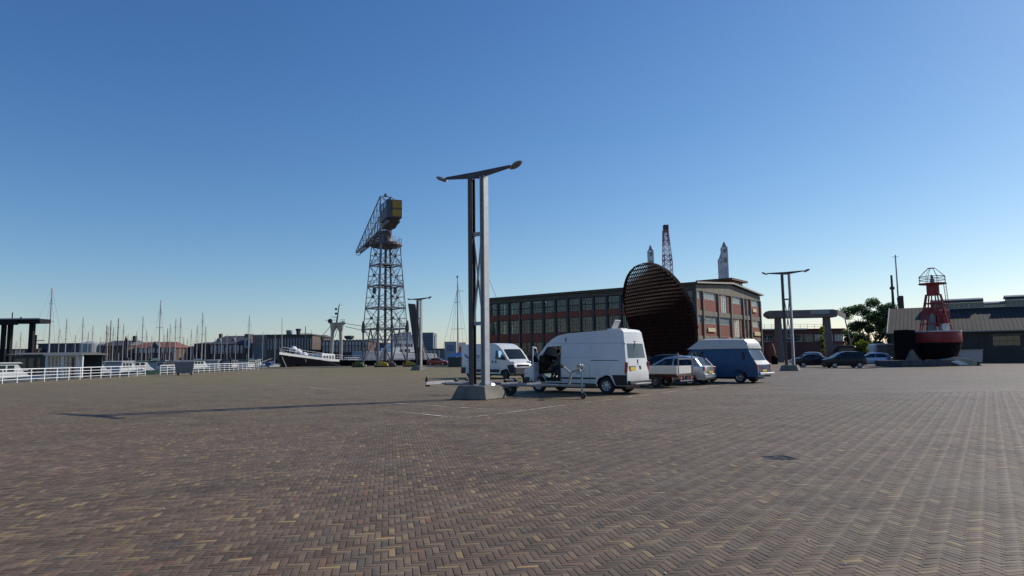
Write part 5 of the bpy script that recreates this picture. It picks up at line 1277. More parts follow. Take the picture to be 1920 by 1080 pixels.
# yellow winches / rubble on the quay beside the crane
YW = mat('winch_yellow', (.45,.30,.03), .6, var=.2); OL = mat('olive_cover', (.09,.10,.03), .9)
def winch(label, px, Y, m, s=1.0, extra=None):
    t = thing('mooring_winch', label, 'winch', (PX(px,Y,.3),Y,0), group=None)
    MB().box(-.9*s,.9*s,-.5,.5,0,.22).build('bed', BLACK, t)
    MB().lathe([(.42,-.5),(.42,-.44),(.22,-.40),(.22,.40),(.42,.44),(.42,.5)], 14, Matrix.Translation((-.2,0,.62)) @ Matrix.Rotation(R(90),4,'X')).build('drum', m, t)
    MB().prism([(.2,.22),(.85*s,.22),(.7*s,.65),(.3,.85)], -.4, .4, lambda a,b,h: (a,h,b)).build('gearbox', m, t, bevel=.03)
    MB().bar((-.9*s,0,.22), (-.9*s,.0,.75), .12).build('lever', extra or m, t)
winch('yellow deck winch on the quay beneath the middle of the crane', 716, 116, YW, 1.3)
winch('dark deck winch between the two yellow winches', 731, 117, CSD, 1.2, YW)
winch('yellow deck winch by the right foot of the crane', 768, 117, YW, 1.2)
winch('olive covered winch by the left foot of the crane', 672, 117, OL, 1.1)

# ================================================================== RAISED BASCULE BRIDGE LEAF
Yb2 = 150; bg_ = thing('bridge_leaf', 'dark raised leaf of a lifting bridge standing on end behind the distant lamp post', 'bridge', (PX(787,Yb2,1),Yb2,0))
a0, a1 = P(768,570,Yb2), P(779,571,Yb2); b0_, b1_ = P(784,690,Yb2), P(799,690,Yb2)
loc = bg_.location
def rel(v, dy=0): return Vector((v.x-loc.x, dy, v.z))
BLF = mat('bridge_leaf', (.11,.095,.09), .8, var=.35, scale=.8, streak=True)
def face4(p, q, r_, s, d0, d1): return MB().add([Vector((v.x, d0, v.z)) for v in (p,q,r_,s)]+[Vector((v.x, d1, v.z)) for v in (p,q,r_,s)], [(0,1,2,3),(7,6,5,4),(0,4,5,1),(1,5,6,2),(2,6,7,3),(3,7,4,0)])
face4(rel(a0), rel(a1), rel(b1_), rel(b0_), -1.2, 2.2).build('deck_leaf', BLF, bg_)
for k in range(5):
    t0 = k/4; p = rel(a0).lerp(rel(a1), t0); q = rel(b0_).lerp(rel(b1_), t0); MB().bar((p.x,-1.35,p.z), (q.x,-1.35,q.z), .22, .3).build('stringer', BLF, bg_)
MB().bar((rel(a1).x+.6,-1.2,rel(a1).z-6), (rel(b1_).x+1.2,-1.2,0), .25).build('strut', GALV, bg_)

# ================================================================== HULLS AND BOATS
def hull(L, B, zb, zm, zs, draft, rake=.12, full=.55, rows=None, stern=.75, n=18):
    """stations from stern (x=0) to bow (x=L); returns MB of shell + deck"""
    mb = MB(); vs = []; secs = n+1; K = 6
    for i in range(secs):
        s = i/n; b = B/2*(1-max(0,(s-full)/(1-full))**2.1)*(stern+(1-stern)*min(1, s/.35)); b = max(b, .015)
        zt = zm+(zb-zm)*max(0,(s-.35)/.65)**2+(zs-zm)*max(0,(.35-s)/.35)**2
        for j in range(K):
            t = j/(K-1); z = -draft+(zt+draft)*t; bb = b*(.0 if j == 0 else (.72,.90,.97,1,1.04)[j-1]*(1 if s < .7 else (1-(s-.7)/.3*(.55*(1-t))))); xx = s*L+rake*L*max(0,(s-.6)/.4)**1.5*(t-.4)
            vs.append((xx, bb, z))
        for j in range(K): x, y, z = vs[-K]; vs.append((vs[-K][0], -vs[-K][1], vs[-K][2]))
    W_ = 2*K
    fs = []
    for i in range(n):
        for j in range(K-1):
            a = i*W_+j; fs.append((a, a+1, a+W_+1, a+W_)); a = i*W_+K+j; fs.append((a, a+W_, a+W_+1, a+1))
    for i in range(n): a = i*W_+K-1; b = i*W_+2*K-1; fs.append((a, b, b+W_, a+W_))
    fs.append(tuple(range(0,K))+tuple(range(2*K-1,K-1,-1)))
    mb.v = vs; mb.f = fs; return mb
NAVY = mat('navy_hull', (.012,.014,.028), .35, var=.15, coat=.3); HWH = mat('boat_white', (.40,.42,.43), .35, var=.05, coat=.3)
MAST = mat('mast_alloy', (.42,.41,.40), .45, .4, var=.05); MBR = mat('mast_varnish', (.11,.05,.025), .5, var=.15); SPAR = mat('mast_dark', (.07,.06,.06), .5)
BLC = mat('blue_canvas', (.02,.05,.15), .8, var=.1); GRC = mat('green_canvas', (.03,.07,.06), .8, var=.1); WINB = mat('boat_window', (.02,.03,.04), .1)
def sailboat(label, hm, cover, mastm, L=9.5, mh=12.5, classic=False):
    t = thing('sailing_boat', label, 'sailing boat', (0,0,WZ), group='sailing boats moored in the marina')
    h = hull(L, L*.31, 1.15, .85, .9, .3).build('hull', hm, t, smooth=True)
    MB().prism([(.28*L,.86),(.74*L,.92),(.66*L,1.30),(.30*L,1.38)], -.30*L*.31, .30*L*.31, lambda a,b,h_: (a,h_,b)).build('cabin', HWH if not classic else MBR, t, bevel=.05)
    for s in (-1,1): MB().box(.36*L,.62*L,s*.095*L-.01,s*.095*L+.01,1.05,1.20).build('cabin_window', WINB, t)
    x = .60*L; MB().tube((x,0,1.2), (x,0,mh), .13 if not classic else .17, 8, .08).build('mast', mastm, t, smooth=True)
    bo = MB(); bo.tube((x,0,2.15), (.18*L,0,2.05), .06); bo.build('boom', mastm, t)
    sc = MB(); sc.lathe([(.03,-.02),(.16,.1),(.20,.38*L*.4),(.10,.40*L)], 8, Matrix.Translation((x-.05,0,2.30)) @ Matrix.Rotation(R(-91),4,'Y')); sc.build('sail_cover', cover, t, smooth=True)
    MB().prism([(.10*L,.95),(.30*L,.95),(.34*L,1.35),(.27*L,1.95),(.12*L,1.9)], -.11*L, .11*L, lambda a,b,h_: (a,h_,b)).build('sprayhood', cover, t, bevel=.08)
    rg = MB()
    for p, z in (((L*.99,0,1.15),mh-.1),((.02*L,0,.95),mh),((x-.2,L*.15,.95),mh*.93),((x-.2,-L*.15,.95),mh*.93)): rg.tube(p, (x,0,z), .012, 4)
    rg.bar((x,-.55,mh*.62), (x,.55,mh*.62), .05); rg.bar((x,-.4,mh*.82),(x,.4,mh*.82),.04); rg.build('rigging', mat('wire', (.20,.20,.21), .5, .5), t)
    rl_ = MB()
    for s in (-1,1):
        pts = [(.03*L, s*.115*L), (.3*L, s*.155*L), (.6*L, s*.15*L), (.85*L, s*.075*L), (.99*L, 0)]
        for a, b in zip(pts, pts[1:]): rl_.tube((*a,1.5), (*b,1.5), .012, 4)
        for a in pts: rl_.tube((*a,.9), (*a,1.5), .015, 4)
    rl_.build('guard_rail', GALV, t)
    return t
protos = [sailboat('white sailing yacht with the tallest mast at the left, nearest the glazed houseboat', HWH, BLC, MAST),
          sailboat('dark hulled sailing yacht with a blue cover, fourth mast from the left', NAVY, BLC, MAST),
          sailboat('classic sailing barge with a thick varnished mast before the dark gabled hall', NAVY, GRC, MBR, 11.5, 12.5, True),
          sailboat('white yacht with green canvas whose tall mast crosses the red roof', HWH, GRC, MAST)]
# (image x of mast foot, image y of mast top, prototype, masthead height above water, label)
boats = [(90,540,0,15.5,None),(121,597,0,12,'white sailing yacht with a plain grey mast, second mast right of the very tall one'),(152,595,1,13,None),
 (171,611,0,11,'white yacht with a short thin mast in front of the pale silos'),(197,609,2,11.5,'classic barge with a brown mast, left one of the close pair before the dark hall'),(204.5,601,2,12,None),
 (210,614,0,10.5,'white yacht with a short mast between two brown barge masts'),(218.5,597,2,13.5,'classic barge with the thickest near-black mast before the dark hall'),(229,608,3,12,'white yacht with green canvas right of the near-black mast'),
 (265,594,0,13,'white yacht with a blue cover at the left end of the red roof'),(297,563,3,15.5,None),(317,607,1,12,'dark hulled yacht in front of the right end of the red roof'),
 (327,597,0,13,'white yacht just left of the grey waste container'),(336,595,3,13,'white yacht with green canvas directly behind the grey waste container'),(343,632,0,9,'small white yacht with a low mast behind the grey waste container'),
 (350,636,1,9,'small dark yacht with the lowest mast, right of the grey waste container'),(368,609,1,12.5,'dark hulled yacht left of the blue hulled boat with the second tallest mast'),(377.5,586,0,14.5,'white yacht with a tall slim mast left of the long brick quay building'),
 (425,632,1,10,'dark hulled yacht with a low mast before the middle of the brick quay building'),(465.5,592,0,14,'white yacht with a lone tall mast in front of the tall poster'),
 (28,640,0,8.5,'small white yacht seen between the posts of the dark gantry'),(36,622,1,10,'dark yacht seen just left of the right gantry post'),(63,634,0,9,'small white yacht right of the right gantry post'),(108,617,0,10,'white yacht with a short mast between the houseboat and the very tall mast'),
 (186,632,3,9.5,'small white yacht with green canvas before the pale silos'),(245,634,0,9.5,'small white yacht at the right corner of the dark hall'),(283,630,1,9.5,'small dark yacht left of the mast before the red roof'),(306,628,0,9.5,'small white yacht before the red roof, right of the tall mast'),(402,636,0,9,'small white yacht at the left end of the brick quay building'),
 (139,628,1,10,'dark yacht with a low mast behind the right end of the houseboat'),(163,622,0,10,'white yacht with a thin mast just left of the pale silos'),(200,612,0,11.5,'white yacht with a slim pale mast beside the leftmost brown mast'),(238,626,1,10,'dark yacht with a low thin mast before the dark hall gable'),
 (254,622,3,10,'small yacht with green canvas left of the red roof'),(273,620,1,10.5,'dark yacht with a thin mast before the left half of the red roof'),(312,616,2,11,'small classic boat with a brown mast before the right half of the red roof'),(357,618,0,11,'white yacht with a thin mast between the container and the slate roofed wing'),
 (384,612,1,12,'dark yacht right beside the tall slim mast at the slate roofed wing'),(414,624,0,10.5,'white yacht before the left round dormer of the brick quay building'),(441,630,0,10,'white yacht before the right round dormer of the brick quay building'),(492,628,1,10.5,'dark yacht before the blue grey glass wing'),(515,634,0,10,'small white yacht close left of the black ship bow')]
used = set(); br = random.Random(11)
for (px, py, k, mh, lab) in boats:
    Hh = 667.5-(px-960)*.0122; Y = (mh+WZ-EYE)*FPX/(Hh-py)
    Y = max(66, min(200, Y)); mh2 = 12.5
    rz = R(br.choice((85,95,-88,80))+br.uniform(-6,6)); s = mh/mh2
    if k not in used and lab is None: o = protos[k]; used.add(k)
    else: o = copy_tree(protos[k]); o['label'] = lab
    X = PX(px, Y, 1); L_ = 11.5 if k == 2 else 9.5; off = Vector((math.cos(rz), math.sin(rz)))*(.6*L_*s)
    o.scale = (s,s,s); o.rotation_euler = (0,0,rz); o.location = (min(X, QX-3)-off.x, Y-off.y, WZ)
# motor boats near the quay
def motorboat(label, hm, topm, L=8.5):
    t = thing('motor_boat', label, 'motor boat', (0,0,WZ), group='motor boats moored below the quay railing')
    hull(L, L*.34, 1.5, 1.05, 1.1, .35, .16).build('hull', hm, t, smooth=True)
    MB().prism([(.12*L,1.1),(.68*L,1.25),(.58*L,1.7),(.50*L,2.45),(.16*L,2.45)], -.12*L, .12*L, lambda a,b,h: (a,h,b)).build('wheelhouse', HWH, t, bevel=.05)
    MB().prism([(.10*L,2.46),(.56*L,2.46),(.52*L,2.58),(.12*L,2.58)], -.135*L, .135*L, lambda a,b,h: (a,h,b)).build('roof', topm, t, bevel=.03)
    for s in (-1,1):
        for k in range(3): MB().box((.18+.10*k)*L,(.26+.10*k)*L,s*.12*L-.012,s*.12*L+.012,1.75,2.3).build('window', WINB, t)
    MB().prism([(.505*L,2.35),(.575*L,1.75),(.58*L,1.78),(.515*L,2.38)], -.10*L, .10*L, lambda a,b,h: (a+.01,h,b)).build('windscreen', WINB, t)
    MB().tube((.3*L,0,2.5), (.3*L,0,3.6), .03).build('aerial', MAST, t)
    return t
mbp = [motorboat('grey blue hulled motor cruiser behind the near railing, left of the glazed houseboat', mat('grey_blue_hull', (.08,.11,.15), .4, coat=.2), HWH), motorboat('navy motor boat with a blue canvas top left of the waste container', NAVY, BLC), motorboat('dark green motor boat with a green canvas top in the middle of the marina', mat('green_hull', (.02,.05,.04), .4, coat=.2), GRC)]
ml = [(10,62,0,80,None),(175,78,1,60,'navy motor boat with a blue canvas top right of the glazed houseboat'),(232,88,0,95,'grey blue motor cruiser in front of the dark gabled hall'),(262,96,2,70,None),(292,104,1,100,None),(322,112,0,75,'grey blue motor cruiser in front of the right end of the red roof'),
      (372,120,2,80,'dark green motor boat with a green canvas top right of the waste container'),(405,128,0,100,'grey blue motor cruiser in front of the brick quay building, left part'),(440,130,1,80,'navy motor boat in front of the middle of the brick quay building'),(478,136,0,95,'grey blue motor cruiser behind the lifebuoy at the railing end'),(508,128,2,85,'dark green motor boat just left of the black ship bow'),(128,84,0,50,'grey blue motor cruiser behind the right end of the glazed houseboat'),(60,100,1,30,'navy motor boat behind the dark gantry posts')]
used = set()
for (px, Y, k, a, lab) in ml:
    if lab is None: o = mbp[k]
    else: o = copy_tree(mbp[k]); o['label'] = lab
    o.rotation_euler = (0,0,R(a)); X = min(PX(px, Y, 1), -43.5 if Y < 112 else -49); o.location = (X-math.cos(R(a))*4, Y-math.sin(R(a))*4, WZ)
# floating jetties
JT = mat('jetty_planks', (.20,.17,.13), .9, var=.25)
for n__, (X0, Y0, X1, Y1, lab) in enumerate([(-40.5,66,-75,70,'nearest floating wooden jetty left of the quay railing'),(-40.5,90,-95,96,'middle floating wooden jetty among the yachts'),(-47,118,-120,124,'farthest floating wooden jetty in front of the brick quay building')]):
    t = thing('jetty', lab, 'jetty', (X0,Y0,WZ), math.atan2(Y1-Y0,X1-X0)); Lj = math.hypot(X1-X0,Y1-Y0)
    MB().box(0,Lj,-.9,.9,.30,.52).build('deck', JT, t)
    for k in range(int(Lj/9)+1): MB().tube((k*9+1,1.05,-.5), (k*9+1,1.05,3.0), .16, 8).build('mooring_pile', DKW, t)
# glazed houseboat
Yh = 70; xh0, xh1 = PX(89,Yh,1.5), PX(150,Yh,1.5)
hb = thing('houseboat', 'houseboat with a dark roofed cabin and a row of white framed windows behind the railing', 'houseboat', (xh0,Yh,0), R(4)); W2 = xh1-xh0; zr = PZ(666,xh0,Yh)
hbm = MB(); hbm.box(-4.0, W2+.5, -.4, 5.0, WZ-.3, -.15); hbm.build('hull', NAVY, hb, bevel=.1)
zs0 = -.15
wv = window_unit(W2, zr-zs0, 9, 2, WHITE, .13); put_window(hb, wv, pane_mesh(W2, zr-zs0, CGLASS), (0, 0, zs0), 0)
MB().box(-.16, -.002, -.1, .1, zs0, zr).build('corner_post', WHITE, hb); MB().box(W2+.002, W2+.16, -.1, .1, zs0, zr).build('corner_post', WHITE, hb)
MB().box(-3.4, -.17, .0, .08, zs0, zr-.05).build('dark_side', mat('cabin_dark', (.03,.04,.045), .5), hb)
for k in range(2): MB().box(-3.2+k*1.4, -2.1+k*1.4, -.02, -.002, zs0+.5, zr-.3).build('dark_window', WINB, hb)
MB().box(-3.4, W2, 4.0, 4.1, zs0, zr).build('rear_wall', mat('cabin_grey', (.05,.06,.06), .8), hb)
MB().prism([(-.5,zr),(4.5,zr),(4.5,zr+.08),(2,zr+.28),(-.5,zr+.10)], -3.8, W2+.4, lambda a,b,h: (h,a,b)).build('roof', mat('felt_roof', (.10,.10,.10), .9), hb)
MB().bar((-.1,-.52,zr+.02), (W2+.4,-.52,zr+.02), .08, .10).build('fascia', WHITE, hb)
# dark gantry
Yg = 84; gy = thing('dock_gantry', 'dark steel gantry of heavy posts and a long flat beam at the left edge', 'gantry', (PX(0,Yg,3),Yg,0), R(3))
GD = mat('gantry_black', (.012,.012,.014), .7, var=.3, spec=.2); gx_ = lambda px: PX(px,Yg,3)-gy.location.x; zg = lambda py: PZ(py, gy.location.x, Yg)
for a, b in ((2,7.5),(13.5,19.5),(52.5,60)): MB().box(gx_(a), gx_(b), -.25, .25, WZ, zg(607)).build('post', GD, gy)
MB().box(-8, gx_(79.5), -1.1, 1.1, zg(607), zg(599)).build('beam', GD, gy, bevel=.02); MB().box(-8, gx_(41), -1.3, -1.102, zg(610.5), zg(600.5)).build('side_box', GD, gy)
MB().box(-8, gx_(79.5), -1.16, -1.102, zg(599.3)-.06, zg(598)).build('top_rail', GALV, gy)
MB().tube((gx_(18.5),0,zg(598)), (gx_(18.5),0,zg(586)), .06).build('lamp_pole', GD, gy); MB().lathe([(.02,0),(.2,.05),(.22,.2),(.02,.3)], 8, Matrix.Translation((gx_(36),0,zg(598)))).build('dome_lamp', WHITE, gy)
for a in (-12,): MB().box(gx_(a), gx_(a+6), -.25, .25, WZ, zg(607)).build('post', GD, gy)
tg = thing('tug_mast', 'black signal mast with a cross yard right of the gantry', 'mast', (PX(61,100,2),100,WZ)); zz = PZ(628,tg.location.x,100)-WZ
MB().tube((0,0,0),(.35,0,zz), .28, 8, .12).build('mast', GD, tg); MB().bar((-.6,0,zz-.9),(1.6,0,zz-.8), .10).build('yard', GD, tg); MB().box(-2.4,2.6,-2,2,0,3.3).build('deckhouse', GD, tg, bevel=.1); MB().box(2.2,4.6,-1.6,1.6,2.0,3.6).build('white_wheelhouse', HWH, tg, bevel=.1)

# ================================================================== QUAY RAILING
def railing(Y0, Y1, label, n):
    t = thing('quay_railing', label, 'railing', (-38,Y0,0)); L_ = Y1-Y0; n = max(2, round(L_/1.5)); h = 1.05
    pm = MB().box(-.028,.028,-.028,.028,0,h-.03).mesh('post', RAILW)
    for k in range(n+1): obj('post', pm, t, (0, k*L_/n, 0))
    for z in (.27,.53,.78): MB().tube((0,0,z),(0,L_,z), .024, 6).build('rail', RAILW, t)
    MB().tube((0,-.03,h),(0,L_+.03,h), .036, 8).build('top_rail', RAILW, t)
railing(42, 71.0, 'near stretch of white four bar railing along the left quay edge', 0)
railing(74.0, 101, 'far stretch of white four bar railing beyond the waste container', 0)
gt = thing('gangway_railing', 'short white railing of the gangway behind the near railing at the left edge', 'railing', (-48,62,0), R(90))
for z in (.45,.75,1.05): MB().tube((-9,0,z-.25),(6,0,z-.25), .024, 6).build('rail', RAILW, gt)
for k in range(8): MB().box(-9+k*2,-8.95+k*2,-.02,.02,-1.3,.8).build('post', RAILW, gt)
# lifebuoy
lf = thing('lifebuoy_stand', 'white ring lifebuoy on a post at the far end of the railing', 'lifebuoy', (PX(486,103,1),102.5,0))
MB().box(-.05,.05,-.05,.05,0,1.3).build('post', RAILW, lf)
MB().lathe([(.40+.09*math.cos(a),.09*math.sin(a)) for a in [i*math.pi/4 for i in range(8)]], 20, Matrix.Translation((0,-.12,.75)) @ Matrix.Rotation(R(90),4,'X'), closed=True).build('ring', WHITE, lf, smooth=True)
# waste container
wc = thing('waste_container', 'grey wheeled waste container standing in the gap of the white railing', 'waste container', (PX(347,72,.5),72,0), R(24))
WCM = mat('container_grey', (.17,.18,.22), .6, .2, var=.12); w_ = MB()
w_.add([(-.80,-.5,.22),(.72,-.5,.22),(.72,.5,.22),(-.80,.5,.22),(-1.02,-.62,1.36),(.86,-.62,1.36),(.86,.62,1.36),(-1.02,.62,1.36)], [(3,2,1,0),(4,5,6,7),(0,1,5,4),(1,2,6,5),(2,3,7,6),(3,0,4,7)]); w_.build('tub', WCM, wc, bevel=.02)
l_ = MB(); l_.prism([(-.68,0),(.68,0),(.60,.12),(.2,.2),(-.2,.2),(-.60,.12)], -1.08, .92, lambda a,b,h: (h,a,b+1.362)); l_.build('lid', mat('lid_grey', (.12,.13,.16), .6), wc, bevel=.02)
for x in (-.65,-.1,.4): MB().box(x,x+.05,-.60,-.52,.3,1.3, None).build('rib', WCM, wc)
for x in (-.65,.6):
    for y in (-.4,.4): make_wheel(wc, Matrix.Translation((x,y,.11)) @ Matrix.Rotation(R(90),4,'X'), .11, .05, .5, 0, GALV)

# ================================================================== BLACK SHIP
bow = Vector((PX(528,130,1), 130, WZ)); stn = Vector((PX(652,172,1), 172, WZ)); d = (bow-stn); ang = math.atan2(d.y,d.x); Lsh = math.hypot(d.x,d.y)
sp_ = thing('museum_ship', 'black hulled ship with a white upper strake and a twin legged signal mast', 'ship', stn, ang)
zb1 = PZ(656,bow.x,130)-WZ; ZM = 1.7 
hu = hull(Lsh, 8.5, zb1-.9, ZM, ZM+.2, 1.0, .05, .50, n=26); hu.build('hull', mat('ship_black', (.006,.007,.011), .9, var=.2, spec=.03), sp_, smooth=True)
SWT = mat('ship_white', (.62,.63,.64), .5, var=.05)
def strake(z0f, z1f, x0, x1, off, m, name):
    for s in (-1, 1):
        mb = MB(); n = 22; vs = []
        for i in range(n+1):
            q = x0+(x1-x0)*i/n; b = 4.25*(1-max(0,(q-.5)/.5)**2.1)*(.75+.25*min(1,q/.35)); zt = ZM+(zb1-.9-ZM)*max(0,(q-.35)/.65)**2+.2*max(0,(.35-q)/.35)**2
            xx = q*Lsh+.05*Lsh*max(0,(q-.6)/.4)**1.5*.62
            vs += [(xx, s*(b*1.04+off), zt+z0f), (xx, s*(b*1.06+off+.03), zt+z1f), (xx, s*(b*1.04+off-.06), zt+z0f), (xx, s*(b*1.06+off-.05), zt+z1f)]
        fs = [(i*4,i*4+1,i*4+5,i*4+4) for i in range(n)]+[(i*4+2,i*4+6,i*4+7,i*4+3) for i in range(n)]+[(i*4+1,i*4+3,i*4+7,i*4+5) for i in range(n)]
        mb.add(vs, fs).build(name, m, sp_, smooth=True)
strake(.05, .50, .38, .998, .0, SWT, 'bulwark')
rl_ = MB()
def shipedge(q): return Vector((q*Lsh+.03*Lsh*max(0,(q-.6)/.4)**1.5, -4.1*(1-max(0,(q-.5)/.5)**2.1)*(.75+.25*min(1,q/.35)), 0))
for s in (-1, 1):
    for k in range(24):
        q0, q1 = .02+k*.04, .06+k*.04; p0, p1 = shipedge(q0), shipedge(min(q1,.99))
        zt = lambda q: ZM+(zb1-.9-ZM)*max(0,(q-.35)/.65)**2+(.50 if q > .38 else 0)
        p0.y *= s; p1.y *= s
        for h in (.5, 1.0): rl_.tube((p0.x,p0.y,zt(q0)+h),(p1.x,p1.y,zt(q1)+h), .025, 4)
        rl_.tube((p0.x,p0.y,zt(q0)-.2),(p0.x,p0.y,zt(q0)+1.0), .03, 4)
rl_.build('ship_railing', RAILW, sp_)
MB().prism([(.42*Lsh,1.6),(.62*Lsh,1.7),(.62*Lsh,3.7),(.42*Lsh,3.5)], -2.4, 2.4, lambda a,b,h: (a,h,b)).build('deckhouse', SWT, sp_, bevel=.08)
for k in range(4): MB().box((.44+.045*k)*Lsh,(.47+.045*k)*Lsh,2.38,2.45,2.5,3.2).build('deckhouse_window', WINB, sp_)
for k in range(4): MB().box((.44+.045*k)*Lsh,(.47+.045*k)*Lsh,-2.45,-2.38,2.5,3.2).build('deckhouse_window', WINB, sp_)
for q in (.86,.80,.72): MB().lathe([(.7,0),(.8,.5),(.4,1.0),(.02,1.1)], 10, Matrix.Translation((q*Lsh,0,2.7+(q-.7)*8))).build('deck_bundle', SWT, sp_, smooth=True)
jm = MB(); jm.tube((Lsh*1.0,0,zb1-1.2),(Lsh*1.005,0,PZ(597,bow.x,130)-WZ), .10, 8, .05); jm.build('jackstaff', MAST, sp_)
an = MB(); an.lathe([(.10,0),(.35,.05),(.35,.3),(.1,.35)], 8, Matrix.Translation((.88*Lsh,2.9,zb1-2.2)) @ Matrix.Rotation(R(90),4,'X')); an.lathe([(.10,0),(.35,.05),(.35,.3),(.1,.35)], 8, Matrix.Translation((.88*Lsh,-2.9,zb1-2.2)) @ Matrix.Rotation(R(90),4,'X')); an.build('anchor', BLACK, sp_)
rp = MB(); rp.tube((.95*Lsh,-1.5,zb1-1.2), (1.10*Lsh,-5,1.1), .05, 5); rp.tube((.70*Lsh,4.0,2.1), (.78*Lsh,8.5,1.0), .05, 5); rp.tube((1.0*Lsh,0,zb1-1.2), (1.18*Lsh,4,1.0), .05, 5); rp.build('mooring_rope', mat('rope', (.4,.38,.33), .9), sp_)
# signal mast with two flared legs, standing on the ship; expressed in world then moved to the ship
Yms = 156; ms = thing('signal_mast', 'pale signal mast with two flared legs, radar arm and thin topmast above the black ship', 'mast', (PX(634,Yms,1),Yms,0))
TAN = mat('mast_buff', (.36,.33,.29), .6, var=.1); off = ms.location
def mp(px, py, dy=0): v = P(px, py, Yms+dy); return Vector((v.x-off.x, dy, v.z))
for a, b, c_, r0 in (((621,672),(623.5,622),(627,607),.35),((639,676),(639,622),(637,607),.35)):
    m = MB(); m.tube(mp(*a), mp(*b), r0, 12, .42); m.tube(mp(*b), mp(*c_), .42, 12, 1.05); m.build('leg', TAN, ms, smooth=True)
MB().bar(mp(619,606.5), mp(645,605.5), 1.2, .30).build('platform', TAN, ms, bevel=.05)
MB().lathe([(.3,0),(.55,.2),(.5,.8),(.2,1.0)], 10, Matrix.Translation(mp(619,606))).build('searchlight', BLACK, ms); MB().lathe([(.3,-.3),(.5,.0),(.3,.4)], 10, Matrix.Translation(mp(644,606))).build('lamp_box', CSD, ms)
MB().tube(mp(631,606), mp(636.5,569), .22, 8, .07).build('topmast', CSD, ms)
m = MB(); m.bar(mp(610,600.5), mp(629,600), .10); m.bar(mp(621,594.5), mp(632,595), .10); m.bar(mp(632,576), mp(642,570.8), .05); m.build('radar_arm', CSD, ms)
for py in (579.5, 588): MB().lathe([(.02,-.3),(.28,-.15),(.28,.15),(.02,.3)], 8, Matrix.Translation(mp(630,py))).build('signal_ball', BLACK, ms); 
m = MB(); m.bar(mp(630,579), mp(635,580), .05); m.bar(mp(630,587.5), mp(634,588), .05); m.build('ball_arm', CSD, ms)
m = MB()
for a, b in (((638,600),(646,599)),((638,603),(646,602))): m.bar(mp(*a), mp(*b), .06)
for px in (638,642,646): m.bar(mp(px,606), mp(px,598), .06)
m.build('platform_railing', GALV, ms)
m = MB()
for a, b in (((620,611),(600,635)),((633,615),(628,632)),((647,612),(682,620)),((645,606),(682,612))): m.tube(mp(*a), mp(*b), .06, 4)
m.build('stays', CSD, ms)
# black barge behind the crane
bb = thing('black_barge', 'long low black barge moored behind the foot of the crane', 'barge', (PX(640,140,1),140,WZ))
wbb = PX(806,140,1)-PX(640,140,1); MB().prism([(0,0),(wbb,0),(wbb,2.05),(2,2.05),(-.5,2.25)], 0, 7, lambda a,b,h: (a,h,b)).build('hull', HB, bb, bevel=.15)
r_ = MB()
for z in (2.55,3.05): r_.tube((0,.3,z),(wbb,.3,z), .03, 4)
for k in range(14): r_.tube((k*wbb/13,.3,2.05),(k*wbb/13,.3,3.05), .03, 4)
r_.build('barge_railing', RAILW, bb)
# white ship behind the crane
Yw = 168; wl = thing('white_ship', 'white ship with a stepped superstructure seen through the legs of the crane', 'ship', (PX(655,Yw,1),Yw,WZ), R(40)); lo = wl.location
def wp(px, py): v = P(px, py, Yw); return ((v.x-lo.x)/.72, v.z-WZ)
def slab(name, pts, d0, d1, m, bev=.08): MB().prism([wp(*p) for p in pts], d0, d1, lambda a,b,h: (a,h,b)).build(name, m, wl, bevel=bev)
slab('hull', [(655,673),(800,673),(800,688),(655,688)], 0, 9, mat('ship_grey', (.20,.23,.27), .5, var=.1))
slab('upper_hull', [(714,660),(797,663),(800,672.5),(714,672.5)], .5, 8.5, SWT)
slab('main_deckhouse', [(726,651),(768,651),(770,659.5),(724,659.5)], 1.5, 7.5, SWT)
slab('bridge_deck', [(732,641),(764,641),(766,650.5),(730,650.5)], 2.0, 7.0, SWT)
slab('funnel', [(742,622),(762,618),(766,640.5),(738,640.5)], 3.0, 6.0, mat('ship_blue_grey', (.14,.18,.24), .5, var=.2))
slab('aft_grey_house', [(682,658),(712,658),(712,672.5),(680,672.5)], 1.0, 8.0, mat('ship_light_grey', (.26,.29,.33), .6))
for k in range(7): x0, z0_ = wp(731+k*4.6,649); MB().box(x0,x0+.42,1.93,1.99,z0_,z0_+.9).build('bridge_window', WINB, wl)
for k in range(3): x0, z0_ = wp(739+k*6,659); MB().box(x0,x0+.65,1.43,1.49,z0_-.2,z0_+.7).build('window', WINB, wl)
x0, z0_ = wp(748,618); MB().tube((x0,4.5,z0_-1),(x0,4.5,z0_+3.5), .12).build('mast', MAST, wl); MB().bar((x0-2,4.5,z0_+1.5),(x0+2,4.5,z0_+1.5), .12).build('yard', MAST, wl)
MB().box(*[wp(730,640)[0], wp(766,640)[0]], 1.9, 1.95, wp(730,640)[1]+.1, wp(730,640)[1]+.15).build('deck_rail', RAILW, wl)
gr_ship = thing('signal_yard_mast', 'thin cross shaped mast of a hidden ship behind the black ship deck', 'mast', (PX(572,190,3),190,WZ))
zt = PZ(612,gr_ship.location.x,190)-WZ; MB().tube((0,0,0),(0,0,zt), .22, 6, .1).build('pole', CSD, gr_ship); MB().bar((-2,0,zt-1.9),(1.8,0,zt-2.0), .12).build('yard', CSD, gr_ship)
for k in (-1.9,1.7): MB().bar((k,0,zt-2),(k,0,zt-.9), .07).build('aerial', CSD, gr_ship)
